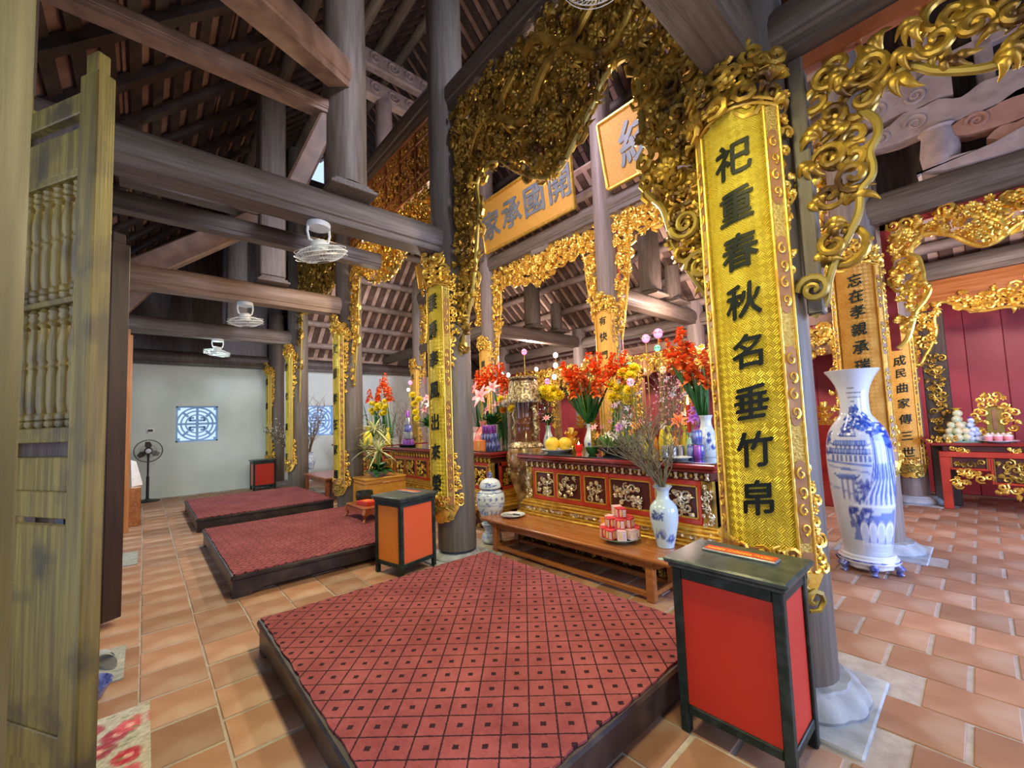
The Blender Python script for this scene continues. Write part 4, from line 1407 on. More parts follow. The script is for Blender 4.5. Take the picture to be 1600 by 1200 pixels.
def couplet(label, x, y, rad, z0, z1, ha, chars, mp_='weave', ring='pebble', cs=0.2, crest=0.5, ink='ink', seed=1, fr='gold', base=True, czs=None, group=None, bord=0.07, detail=True, bold=0.014, crm=None):
    """long gilt board bent round the front of a column"""
    t = thing('couplet_board', label, 'board', (x, y, 0), group=group)

    def mp(u, v, w):                      # u along the arc (towards +y to the left), v height, w outwards
        a = u / rad
        return (-(rad + w) * math.cos(a), -(rad + w) * math.sin(a), v)
    U = ha * rad
    # body
    n = 18
    b = MB()
    rings = []
    uvs = []
    for i in range(n + 1):
        u = -U + 2 * U * i / n
        top = z1 + 0.05 * math.cos(u / U * PI / 2) * (1 if crest else 0)
        rings.append([mp(u, z0, 0.0), mp(u, top, 0.0), mp(u, top, -0.03), mp(u, z0, -0.03)])
    b.ring(rings)
    o = b.build('panel', M[mp_], t)
    uv = o.data.uv_layers.new(name='UV')
    for lp in o.data.loops:
        co = o.data.vertices[lp.vertex_index].co
        uv.data[lp.index].uv = (math.atan2(-co.y, -co.x) * rad, co.z)
    # side borders and end borders, proud of the panel
    for sgn in (-1, 1):
        b = MB()
        rings = []
        for i in range(5):
            u = sgn * (U - bord * i / 4)
            rings.append([mp(u, z0, 0.003), mp(u, z1, 0.003), mp(u, z1, 0.014), mp(u, z0, 0.014)])
        b.ring(rings)
        b.build('side_border', M[ring], t)
        b = MB()
        for u in (sgn * U, sgn * (U - bord)):
            b.tube([mp(u, z0 + (z1 - z0) * i / 8, 0.016) for i in range(9)], 0.007, 6)
        b.build('bead', M[fr], t)
        if detail:
            nc = 4
            for k in range(nc):
                zc = z0 + (z1 - z0) * (0.14 + 0.24 * k)
                hh = (z1 - z0) * 0.085
                um = sgn * (U - bord / 2)
                b = MB()
                pl_ = []
                for i in range(20):
                    a = 2 * PI * i / 20
                    pl_.append((um + bord * 0.40 * (abs(math.cos(a)) ** 0.6) * (1 if math.cos(a) > 0 else -1), zc + hh * (abs(math.sin(a)) ** 0.45) * (1 if math.sin(a) > 0 else -1)))
                b.prism(pl_, 0.013, 0.017, mp)
                b.build('cartouche', M['cart'], t)
                b = MB()
                for q in range(4):
                    cz = zc + hh * (-0.66 + 0.44 * q)
                    pts = []
                    for i in range(12):
                        e = i / 11
                        a = (PI / 2 if q % 2 else -PI / 2) + e * 2 * PI * 1.0
                        r_ = bord * 0.30 * (1 - 0.7 * e)
                        pts.append((um + r_ * math.cos(a), cz + r_ * math.sin(a) * 1.5, 0.020))
                    tube2(b, pts, [0.0065 * (1 - 0.4 * i / 11) for i in range(12)], mp)
                b.build('cartouche_scroll', M[fr], t)
    b = MB()
    rings = []
    for i in range(n + 1):
        u = -U + 2 * U * i / n
        rings.append([mp(u, z0, 0.004), mp(u, z0 + 0.09, 0.004), mp(u, z0 + 0.09, 0.018), mp(u, z0, 0.018)])
    b.ring(rings)
    b.build('bottom_border', M['cart'], t)
    b = MB()
    carve(b, [(-U + 0.05, z0 + 0.01), (U - 0.05, z0 + 0.01), (U - 0.05, z0 + 0.085), (-U + 0.05, z0 + 0.085)], 0.055, seed + 2, mp, 0.004, 0.02)
    b.build('bottom_scroll', M[fr], t)
    # characters
    nch = len(chars)
    for i, ch in enumerate(chars):
        if czs:
            z = czs[i]
        else:
            z = z1 - (z1 - z0) * (0.085 + 0.86 * i / max(1, nch - 1)) if nch > 1 else (z0 + z1) / 2
        r_ = random.Random(seed * 31 + i)
        vs, fs = glyph(ch, 0.03, bold)
        s_ = cs * r_.uniform(0.94, 1.06)
        b = MB()
        # brush slant: horizontals rise to the right
        b.add([mp(0.01 + (px + 0.04 * py) * s_ * 0.92, z + (py + 0.13 * px) * s_, 0.004 + (pz + 0.03) * s_ * 0.45) for px, py, pz in vs], fs)
        b.build('character', M[ink], t, smooth=0)
    if crest:
        poly = [(-U - 0.02, z1 - 0.02)]
        for i in range(13):
            u = -(U + 0.02) + 2 * (U + 0.02) * i / 12
            poly.append((u, z1 + 0.06 + (crest - 0.06) * (max(0, math.cos(u / (U + 0.04) * PI / 2)) ** 0.55)))
        poly.append((U + 0.02, z1 - 0.02))
        lo = [(U - 2 * U * i / 8, z1 + 0.05 * math.cos((1 - 2 * i / 8) * PI / 2)) for i in range(9)]
        b = MB()
        carve(b, poly + lo, 0.085, seed, mp, 0.05, 0.005, 1.15)
        carve(b, poly + lo, 0.10, seed + 1, mp, 0.02, -0.02, 1.1)
        b.build('crest', M[crm or fr], t)
        b = MB()
        for k in (0.0, 0.03):
            b.tube([mp(-U + 2 * U * i / 12, z1 + k + 0.05 * math.cos((-1 + 2 * i / 12) * PI / 2), 0.014) for i in range(13)], 0.009, 6)
        b.build('bead', M[fr], t)
    # fringes: upper third and lower third of each edge
    for sgn in (-1, 1):
        for (za, zb, nm, wd) in ((z1 - 0.95 * (z1 - z0) / 2.5, z1 + 0.12, 'upper_fringe', 0.075), (z0 - 0.02, z0 + 0.55 * (z1 - z0) / 2.5, 'lower_fringe', 0.085)):
            if not base and nm == 'lower_fringe':
                continue
            taper = (lambda e: 0.35 + 0.65 * e) if nm == 'upper_fringe' else (lambda e: 1 - 0.75 * e)
            left = []
            m_ = 8
            outp = [(sgn * (U + 0.01 + wd * taper(i / m_) * (1 + 0.12 * math.sin(i * 2.4))), za + (zb - za) * i / m_) for i in range(m_ + 1)]
            poly = [(sgn * (U - 0.01), za)] + outp + [(sgn * (U - 0.01), zb)]
            b = MB()
            carve(b, poly, 0.05, seed + 7 + sgn, mp, 0.012, -0.012, 1.2)
            b.build(nm, M[fr], t)
    if base:                                # cloud foot under the board
        poly = []
        for i in range(25):
            e = -1 + 2 * i / 24
            u = (U + 0.02 + 0.05 * (1 - abs(e) ** 8)) * e
            poly.append((u, z0 - 0.02 - 0.16 * (1 - abs(e) ** 3) - 0.025 * abs(math.sin(e * 8))))
        poly = [(-U - 0.05, z0 + 0.02)] + poly + [(U + 0.05, z0 + 0.02)]
        b = MB()
        m_ = 24
        rings = []
        for i in range(m_ + 1):
            e = -1 + 2 * i / m_
            u = (U + 0.05) * e
            zb = z0 - 0.02 - 0.17 * (1 - abs(e) ** 4) - 0.02 * abs(math.sin(e * 7))
            rings.append([mp(u, zb, 0.0), mp(u, z0 + 0.01, 0.0), mp(u, z0 + 0.01, -0.025), mp(u, zb, -0.025)])
        b.ring(rings)
        b.build('cloud_foot', M[fr], t)
        b = MB()
        carve(b, [(-U, z0 - 0.15), (U, z0 - 0.15), (U, z0 - 0.01), (-U, z0 - 0.01)], 0.085, seed + 4, mp, 0.006, 0.002)
        b.build('foot_scroll', M['goldm'], t)
    return t


zs = [onx(1142, 247, 2.40).z, onx(1150, 318, 2.40).z, onx(1156, 390, 2.40).z, onx(1162, 468, 2.40).z, onx(1166, 548, 2.40).z, onx(1170, 628, 2.40).z, onx(1175, 702, 2.40).z, onx(1181, 778, 2.40).z]
couplet('big yellow gilt couplet board with eight black characters, nearest, behind the red donation box', 2.68, 0.82, 0.262, 0.70, 3.13, R(52), '祀重春秋名垂竹帛', cs=0.20, crest=0.42, czs=zs, seed=3, bold=0.019, crm='goldd')
zs = [onx(665, v, 2.42).z for v in (478, 520, 565, 612, 660, 705, 752)]
couplet('yellow gilt couplet board beside the orange donation box', 2.68, 4.04, 0.262, 0.62, 3.02, R(52), '業爵奉風出來榮', cs=0.20, crest=0.42, czs=zs, seed=5)
couplet('gilt couplet board seen edge on beside the yellow chest', 2.68, 7.29, 0.255, 0.55, 3.05, R(50), '文恩孝在家傳', cs=0.19, crest=0.38, seed=7)
couplet('narrow bright yellow couplet board right of the far red donation box', 2.68, 10.54, 0.25, 0.72, 3.12, R(50), '世代流芳', cs=0.19, crest=0.36, seed=8, detail=False)
couplet('farthest narrow yellow couplet board against the end wall', 2.68, 12.66, 0.24, 0.72, 2.95, R(50), '祖德宗功', cs=0.19, crest=0.34, seed=9, detail=False)
zs = [onx(1340, 437, 5.62).z, onx(1340, 462, 5.62).z, onx(1340, 487, 5.62).z, onx(1340, 515, 5.62).z, onx(1340, 543, 5.62).z, onx(1340, 572, 5.62).z, 1.75, 1.5]
couplet('orange gilt couplet board behind the big blue and white floor vase', 5.87, 0.80, 0.25, 0.95, 2.98, R(52), '忘在孝親承瑞', 'weaveo', 'pebbleo', cs=0.15, crest=0.30, czs=zs, seed=12, ink='inkg', bord=0.05)
zs = [onx(937, v, 5.62).z for v in (502, 527, 556)] + [2.2]
couplet('orange gilt couplet board above the yellow flowers, below the middle arch', 5.87, 4.04, 0.235, 0.95, 3.20, R(50), '有快門世', 'pebbleo', 'pebbleo', cs=0.15, crest=0.36, czs=zs, seed=14, ink='inkg', bord=0.05)
couplet('orange gilt couplet board partly hidden by the broad near column', 5.87, 7.29, 0.235, 0.95, 3.05, R(50), '重恩世德', 'pebbleo', 'pebbleo', cs=0.16, crest=0.34, seed=15, ink='inkg', bord=0.05, czs=[2.78, 2.50, 2.22, 1.94])
couplet('orange gilt couplet board beyond the small altar flowers, far back', 5.87, 10.54, 0.235, 0.95, 3.00, R(50), '光前裕後', 'pebbleo', 'pebbleo', cs=0.16, crest=0.34, seed=16, ink='inkg', bord=0.05, detail=False)
zs = [onx(1412, 563, 8.82).z, onx(1413, 583, 8.82).z, onx(1413, 606, 8.82).z, onx(1413, 630, 8.82).z, onx(1414, 655, 8.82).z, onx(1414, 681, 8.82).z, onx(1414, 706, 8.82).z]
couplet('narrow orange couplet board left of the red boarded alcove', 9.06, 0.80, 0.235, 0.60, 2.60, R(45), '成民曲家傳三世', 'pebbleo', 'pebbleo', cs=0.16, crest=0.25, czs=zs, seed=18, ink='inkg', bord=0.04)


def name_board(label, x, yc, z0, z1, L, chars, tilt, cs, seed, offs=None):
    """horizontal name board leaning forward; x is its foot"""
    t = thing('name_board', label, 'sign', (x, yc, z0))
    t.rotation_euler = (0, R(-tilt), 0)
    hh = z1 - z0
    fl = 0.05
    b = MB()
    b.prism([(-L / 2 + fl, 0), (L / 2 - fl, 0), (L / 2, hh), (-L / 2, hh)], -0.02, 0.02, lambda u, v, w: (-w, u, v))
    b.build('panel', M['nameb'], t, smooth=0)
    for (p, q) in (((-L / 2 + fl, 0), (L / 2 - fl, 0)), ((L / 2 - fl, 0), (L / 2, hh)), ((L / 2, hh), (-L / 2, hh)), ((-L / 2, hh), (-L / 2 + fl, 0))):
        b = MB()
        b.beam((-0.025, p[0], p[1]), (-0.025, q[0], q[1]), 0.045, 0.07, 0.01, up=(1, 0, 0))
        b.build('frame_rail', M['gold'], t)
    n = len(chars)
    for i, ch in enumerate(chars):
        u = (offs[i] if offs else L / 2 - L * (i + 0.5) / n)
        vs, fs = glyph(ch, 0.03, 0.020)
        b = MB()
        b.add([(-0.022 - (pz + 0.03) * cs * 0.4, u - px * cs, hh / 2 + py * cs) for px, py, pz in vs], fs)
        b.build('character', M['slate'], t, smooth=0)


# the boards read from right to left; seen from the aisle +y is on the left
name_board('gilt name board with four grey characters between two pale columns', 5.70, 5.80, 5.24, 6.33, 2.66, '家承國開', 7, 0.62, 1)
name_board('gilt name board with one large grey character in view, behind the great arch', 5.70, 2.55, 5.24, 6.33, 2.62, '統一', 7, 0.72, 2, offs=[0.62, -0.6])
name_board('small tilted name board peeping over the second couplet board', 5.70, 8.95, 5.24, 6.33, 2.40, '快道', 7, 0.66, 3)
bpy.data.objects.remove(_fo)


# ---------------------------------------------------------------- open door leaves


def door(n, az, r, length, w_az, ztop, zb, m, balus=True, face=(-0.506, 0.86), rails=True, th=0.062):
    """a panelled leaf standing open; its free edge faces the aisle"""
    d = struct('door_%d' % n)
    p = V((r * math.sin(R(az)), r * math.cos(R(az)), 0))          # left corner of the free edge
    f = V((face[0], face[1], 0)).normalized()
    nrm = V((f.y, -f.x, 0))                                       # thickness runs to the right of the leaf
    T = Matrix((f, -nrm * -1, V((0, 0, 1)))).transposed().to_4x4()
    T.translation = p
    # local: x along the leaf away from us, y across the thickness, z up
    k = [0]

    def part(name, fn, mm=m, smooth=40):
        b = MB()
        b.T = T
        fn(b)
        b.build(name, M[mm], d, smooth=smooth)
    H0, H1 = zb, ztop
    part('stile', lambda b: b.box(0, 0.11, 0, th, H0, H1, 0.006))
    part('stile', lambda b: b.box(length - 0.11, length, 0, th, H0, H1, 0.006))
    part('tenon', lambda b: b.box(0.012, 0.085, th * 0.1, th * 0.78, H1, H1 + 0.085, 0.004))
    part('tenon', lambda b: b.box(length - 0.085, length - 0.012, th * 0.1, th * 0.78, H1, H1 + 0.085, 0.004))
    hh = H1 - H0
    R_ = lambda a, c, y0=0.008, y1=th - 0.008: part('rail', lambda b: b.box(0.11, length - 0.11, y0, y1, a, c, 0.004))
    if not rails:
        part('panel', lambda b: b.box(0.11, length - 0.11, 0.02, th - 0.02, H0, H1))
        return d
    zz = [H0 + hh * e for e in (0.0, 0.045, 0.075, 0.115, 0.385, 0.43, 0.455, 0.495, 0.515, 0.745, 0.757, 0.925, 0.95, 0.985)]
    R_(H0 + 0.02, H0 + hh * 0.05)
    R_(H0 + hh * 0.085, H0 + hh * 0.125)
    part('panel', lambda b: b.box(0.11, length - 0.11, 0.018, th - 0.018, H0 + hh * 0.05, H0 + hh * 0.385, 0.004))
    R_(H0 + hh * 0.395, H0 + hh * 0.43)
    part('panel', lambda b: b.box(0.11, length - 0.11, 0.022, th - 0.022, H0 + hh * 0.425, H0 + hh * 0.475, 0.004))
    R_(H0 + hh * 0.495, H0 + hh * 0.515)
    for (a, c) in ((0.05, 0.09), (0.425, 0.50), (0.925, 0.955)):  # dark strips added where the leaf's gaps only show darkness
        part('back_or_shade_board', lambda b: b.box(0.11, length - 0.11, th - 0.022, th - 0.014, H0 + hh * a, H0 + hh * c), 'dark')
    za, zm, zc = H0 + hh * 0.515, H0 + hh * 0.688, H0 + hh * 0.860
    R_(zm - 0.012, zm + 0.012)
    R_(zc, zc + 0.03)
    part('panel', lambda b: b.box(0.11, length - 0.11, 0.012, th - 0.02, zc + 0.03, zc + hh * 0.07, 0.004))
    R_(zc + hh * 0.09, zc + hh * 0.12)
    if balus:
        for (a, c) in ((za, zm - 0.012), (zm + 0.012, zc)):
            nb = max(3, int((length - 0.22) / 0.062))
            for i in range(nb):
                x = 0.11 + (length - 0.22) * (i + 0.5) / nb
                hb = c - a
                pr = [(0.016, 0), (0.024, 0.02), (0.024, 0.05), (0.019, 0.06), (0.024, 0.07), (0.024, 0.10), (0.017, 0.12), (0.022, 0.20), (0.022, 0.42), (0.018, 0.48), (0.023, 0.50), (0.018, 0.53), (0.023, 0.56), (0.024, 0.68), (0.016, 0.80), (0.014, 0.83), (0.024, 0.86), (0.018, 0.885), (0.024, 0.91), (0.020, 0.94), (0.024, 0.96), (0.010, 1.0)]
                part('baluster', lambda b: b.lathe([(q * 0.98, a + e * hb) for q, e in pr], 14, c=(x, th / 2, 0)))
    return d


door(1, -4.18, 2.20, 0.62, 2.1, 2.94, 0.05, 'door')
door(2, -2.75, 4.62, 0.62, 1.4, 3.10, 0.05, 'door3', balus=False, rails=False, th=0.13)
door(3, -1.75, 8.45, 0.62, 1.0, 3.02, 0.06, 'door2', th=0.13)
b = MB()
p = onx(168, 1165, -0.12)


# ---------------------------------------------------------------- platforms


def platform(label, x0, x1, y0, y1, zt=0.20, feet=True):
    t = thing('kneeling_platform', label, 'platform', ((x0 + x1) / 2, (y0 + y1) / 2, 0))
    hx, hy = (x1 - x0) / 2, (y1 - y0) / 2
    b = MB()
    b.box(-hx, hx, -hy, hy, zt - 0.045, zt, 0.012)
    b.build('top_board', M['platw'], t)
    for (a, c, e, f) in ((-hx + 0.015, hx - 0.015, -hy + 0.015, -hy + 0.045), (-hx + 0.015, hx - 0.015, hy - 0.045, hy - 0.015)):
        b = MB()
        n = 12
        poly = [(a, 0.0), (a, zt - 0.045), (c, zt - 0.045), (c, 0.0), (c - 0.13, 0.0), (c - 0.17, 0.03), (c - 0.25, 0.045), (a + 0.25, 0.045), (a + 0.17, 0.03), (a + 0.13, 0.0)]
        b.prism(poly, e, f, lambda u, v, w: (u, w, v))
        b.build('apron', M['platw'], t, smooth=0)
    for (a, c) in ((-hx + 0.015, -hx + 0.045), (hx - 0.045, hx - 0.015)):
        b = MB()
        poly = [(-hy + 0.045, 0.0), (-hy + 0.045, zt - 0.045), (hy - 0.045, zt - 0.045), (hy - 0.045, 0.0), (hy - 0.15, 0.0), (hy - 0.19, 0.03), (hy - 0.28, 0.045), (-hy + 0.28, 0.045), (-hy + 0.19, 0.03), (-hy + 0.15, 0.0)]
        b.prism(poly, a, c, lambda u, v, w: (w, u, v))
        b.build('apron', M['platw'], t, smooth=0)
    # carpet: a thick woven sheet with an uneven cut edge
    r_ = random.Random(int(y0 * 10))
    b = MB()
    ed = []
    n = 40
    m = 0.02
    for i in range(n):
        ed.append((-hx + m + (2 * hx - 2 * m) * i / n, -hy + m + r_.uniform(0, 0.014)))
    for i in range(n):
        ed.append((hx - m - r_.uniform(0, 0.014), -hy + m + (2 * hy - 2 * m) * i / n))
    for i in range(n):
        ed.append((hx - m - (2 * hx - 2 * m) * i / n, hy - m - r_.uniform(0, 0.014)))
    for i in range(n):
        ed.append((-hx + m + r_.uniform(0, 0.014), hy - m - (2 * hy - 2 * m) * i / n))
    b.prism(ed, zt, zt + 0.011)
    c = tag(b.build('carpet', M['carpet'], None, loc=((x0 + x1) / 2, (y0 + y1) / 2, 0), smooth=0), '', 'carpet')
    return t, c


for (a, c, e, f), lp, lc in zip(plats, ('low dark wooden platform in the foreground', 'low dark platform behind the orange donation box', 'farthest low platform beside the pale end wall'),
                                ('red carpet with dark grid and squares on the foreground platform', 'red carpet on the middle platform under the little offering table', 'red carpet on the farthest platform')):
    _, cc = platform(lp, a, c, e, f)
    cc['label'] = lc


# ---------------------------------------------------------------- donation boxes


def donation_box(label, x, y, rz, w, d, h, pan_front, pan_side, front_label=None, plate=True, leg=0.09):
    """w along local x, d along local y, origin at the centre of the base"""
    t = thing('donation_box', label, 'donation box', (x, y, 0), rz)
    pw = 0.042
    for sx in (-1, 1):
        for sy in (-1, 1):
            b = MB()
            b.box(sx * (w / 2) - (pw if sx > 0 else 0), sx * (w / 2) + (pw if sx < 0 else 0), sy * d / 2 - (pw if sy > 0 else 0), sy * d / 2 + (pw if sy < 0 else 0), 0, h - 0.05, 0.005)
            b.build('leg', M['boxframe'], t)
    zb0, zb1 = leg, leg + 0.04
    for sy in (-1, 1):
        for (a, c) in ((zb0, zb1), (h - 0.10, h - 0.05)):
            b = MB()
            b.box(-w / 2 + pw, w / 2 - pw, sy * d / 2 - (pw - 0.006 if sy > 0 else -0.004), sy * d / 2 + (pw - 0.006 if sy < 0 else -0.004), a, c, 0.004)
            b.build('rail', M['boxframe'], t)
        b = MB()
        b.box(-w / 2 + pw, w / 2 - pw, sy * (d / 2 - 0.020) - 0.006, sy * (d / 2 - 0.020) + 0.006, zb1, h - 0.10)
        b.build('panel', M[pan_side], t, smooth=0)
    for sx in (-1, 1):
        for (a, c) in ((zb0, zb1), (h - 0.10, h - 0.05)):
            b = MB()
            b.box(sx * w / 2 - (pw - 0.006 if sx > 0 else -0.004), sx * w / 2 + (pw - 0.006 if sx < 0 else -0.004), -d / 2 + pw, d / 2 - pw, a, c, 0.004)
            b.build('rail', M['boxframe'], t)
        b = MB()
        b.box(sx * (w / 2 - 0.020) - 0.006, sx * (w / 2 - 0.020) + 0.006, -d / 2 + pw, d / 2 - pw, zb1, h - 0.10)
        b.build('panel', M[pan_front], t, smooth=0)
    b = MB()
    b.box(-w / 2 - 0.012, w / 2 + 0.012, -d / 2 - 0.012, d / 2 + 0.012, h - 0.05, h - 0.028, 0.006)
    b.box(-w / 2 - 0.028, w / 2 + 0.028, -d / 2 - 0.028, d / 2 + 0.028, h - 0.028, h, 0.008)
    b.build('lid', M['boxtop'], t)
    b = MB()
    b.box(-w / 2 + pw, w / 2 - pw, -d / 2 + pw, d / 2 - pw, leg, leg + 0.012)
    b.build('bottom', M['boxframe'], t)
    return t


t = donation_box('big red donation box with green black frame in the right foreground', 2.115, 0.825, 0.0, 0.345, 0.475, 0.81, 'boxred', 'boxred')


def donation_sign(parent, w, d, x, y, z, txt, ts, rot=0):
    o = MB()
    o.box(-d / 2, d / 2, -w / 2, w / 2, 0, 0.012, 0.003)
    s = o.build('sign_plate', M['metal'], parent, loc=(x, y, z))
    s.rotation_euler = (0, 0, rot)
    o = MB()
    o.box(-d / 2 + 0.012, d / 2 - 0.004, -w / 2 + 0.008, w / 2 - 0.008, 0.012, 0.014)
    o.build('sign_face', M['signred'], s, smooth=0)
    tb = text_mesh(txt, ts, lambda a, c, e: (c * 0.9, -a, 0.0142 + e * 0.1), 0.01, 0.018)
    tb.build('lettering', M['signyel'], s, smooth=0)


_fc = bpy.data.curves.new('glyph', 'FONT')
_fo = bpy.data.objects.new('glyph', _fc)
col.objects.link(_fo)
donation_sign(t, 0.33, 0.075, 0.045, 0.0, 0.81, 'HÒM CÔNG ĐỨC', 0.036)

M['boxor'] = mat('orange_panel', (0.72, 0.20, 0.012), (0.78, 0.25, 0.02), 0.5, scale=2)
M['boxor2'] = mat('vermilion_orange_panel', (0.60, 0.085, 0.018), (0.66, 0.11, 0.025), 0.5, scale=2)
t = donation_box('orange donation box with dark frame beside the second column', 2.075, 4.095, R(12), 0.46, 0.42, 0.78, 'boxor', 'boxor2')
donation_sign(t, 0.30, 0.07, 0.06, 0.0, 0.78, 'HÒM CÔNG ĐỨC', 0.033)
M['boxpale'] = mat('pale_red_panel', (0.62, 0.16, 0.12), (0.66, 0.20, 0.15), 0.5, scale=2)  # paler red for the front and back panels
donation_box('small distant red donation box against the pale end wall', 2.28, 12.2, 0.0, 0.50, 0.44, 0.75, 'boxpale', 'boxred')

# ---------------------------------------------------------------- low bench and what stands on it
t = thing('low_bench', 'long low varnished brown bench in front of the near altar', 'bench', (3.26, 2.86, 0))
BT = 0.36
b = MB()
b.box(-0.24, 0.24, -1.19, 1.21, BT - 0.03, BT, 0.008)
b.build('top', M['bench'], t)
for sx in (-1, 1):
    for sy in (-1, 1):
        b = MB()
        b.box(sx * 0.17 - 0.03, sx * 0.17 + 0.03, sy * 0.99 - 0.035, sy * 0.99 + 0.035, 0, BT - 0.03, 0.005)
        b.build('leg', M['bench'], t)
        b = MB()
        s_ = sy
        b.prism([(s_ * 0.955, BT - 0.03), (s_ * 0.955, BT - 0.10), (s_ * 0.70, BT - 0.055), (s_ * 0.70, BT - 0.03)] if False else [(s_ * 1.025, BT - 0.03), (s_ * 1.025, BT - 0.10), (s_ * 1.15, BT - 0.045), (s_ * 1.15, BT - 0.03)], sx * 0.17 - 0.012, sx * 0.17 + 0.012, lambda u, v, w: (w, u, v))
        b.build('bracket', M['bench'], t, smooth=0)
    b = MB()
    b.box(sx * 0.17 - 0.014, sx * 0.17 + 0.014, -0.955, 0.955, BT - 0.10, BT - 0.03, 0.004)
    b.build('apron', M['bench'], t)
    b = MB()
    b.box(sx * 0.17 - 0.018, sx * 0.17 + 0.018, -0.955, 0.955, 0.03, 0.07, 0.004)
    b.build('stretcher', M['bench'], t)
for sy in (-1, 1):
    b = MB()
    b.box(-0.14, 0.14, sy * 0.99 - 0.016, sy * 0.99 + 0.016, 0.03, 0.07, 0.004)
    b.build('stretcher', M['bench'], t)
b = MB()
b.prism([(0.02 * math.cos(a * PI / 5) * (1 + 0.3 * (a % 2)), 0.03 * math.sin(a * PI / 5)) for a in range(10)], 0, 0.001, lambda u, v, w: (-0.17 + u, -1.09 + v, BT + w))
b.build('paint_fleck', M['celadon'], t, smooth=0)


# ------ painted porcelain: colours are laid on the vertices like a glaze painter would
class Canvas:
    def __init__(s, w, h, base):
        s.w, s.h = w, h
        s.a = np.ones((h, w, 3)) * np.array(base)
        s.yy, s.xx = np.mgrid[0:h, 0:w]
        s.r = np.random.RandomState(3)

    def mix(s, m, c, al=1.0):
        m = (m * al)[..., None]
        s.a = s.a * (1 - m) + np.array(c) * m

    def disc(s, x, y, rx, ry, c, al=1.0):
        d = ((s.xx - x * s.w) / (rx * s.w)) ** 2 + ((s.yy - y * s.h) / (ry * s.h)) ** 2
        s.mix(np.clip((1 - d) * 3, 0, 1), c, al)

    def poly(s, pts, c, al=1.0):
        x, y = s.xx / s.w, s.yy / s.h
        ins = np.zeros(x.shape, bool)
        j = len(pts) - 1
        for i in range(len(pts)):
            xi, yi = pts[i]
            xj, yj = pts[j]
            if abs(yj - yi) > 1e-9:
                ins ^= ((yi > y) != (yj > y)) & (x < (xj - xi) * (y - yi) / (yj - yi) + xi)
            j = i
        s.mix(ins.astype(float), c, al)

    def line(s, pts, wd, c, al=1.0):
        for (x0, y0), (x1, y1) in zip(pts[:-1], pts[1:]):
            ax, ay, bx, by = x0 * s.w, y0 * s.h, x1 * s.w, y1 * s.h
            L2 = (bx - ax) ** 2 + (by - ay) ** 2 + 1e-9
            t_ = np.clip(((s.xx - ax) * (bx - ax) + (s.yy - ay) * (by - ay)) / L2, 0, 1)
            d = np.hypot(s.xx - ax - t_ * (bx - ax), s.yy - ay - t_ * (by - ay))
            s.mix(np.clip(1.5 - d / (wd * s.w), 0, 1), c, al)

    def noise(s, amp):
        s.a = np.clip(s.a * (1 + s.r.uniform(-amp, amp, (s.h, s.w, 1))), 0, 1)


def painted_lathe(prof, nA, cv, face, parent, name, m='paint', loc=None, sub=6, cap=True):
    """lathe whose canvas column 0..1 covers the half turn facing direction `face` (radians)"""
    pr = smooth_line(prof, sub)
    zmin, zmax = min(p[1] for p in pr), max(p[1] for p in pr)
    b = MB()
    rings = [[(r * math.cos(2 * PI * j / nA), r * math.sin(2 * PI * j / nA), z) for j in range(nA)] for r, z in pr]
    b.ring(rings, cap)
    o = b.build(name, M[m], parent, loc, smooth=60)
    me = o.data
    at = me.color_attributes.new('Paint', 'FLOAT_COLOR', 'POINT')
    n = len(me.vertices)
    co = np.empty(n * 3)
    me.vertices.foreach_get('co', co)
    co = co.reshape(-1, 3)
    ang = np.arctan2(co[:, 1], co[:, 0]) - face
    ang = (ang + PI) % (2 * PI) - PI
    u = np.sin(np.clip(ang, -PI / 2, PI / 2)) * 0.5 + 0.5
    u = np.where(np.abs(ang) > PI / 2, np.clip(0.5 + np.sin(ang) * 0.5, 0, 1), u)
    v = (co[:, 2] - zmin) / (zmax - zmin)
    px = np.clip((u * cv.w).astype(int), 0, cv.w - 1)
    py = np.clip((v * cv.h).astype(int), 0, cv.h - 1)
    c = cv.a[py, px]
    out = np.ones((n, 4))
    out[:, :3] = c
    at.data.foreach_set('color', out.ravel())
    return o


BLUE, BLUE2, BLUE3, PALE = (0.020, 0.055, 0.34), (0.07, 0.16, 0.55), (0.22, 0.36, 0.72), (0.70, 0.76, 0.86)


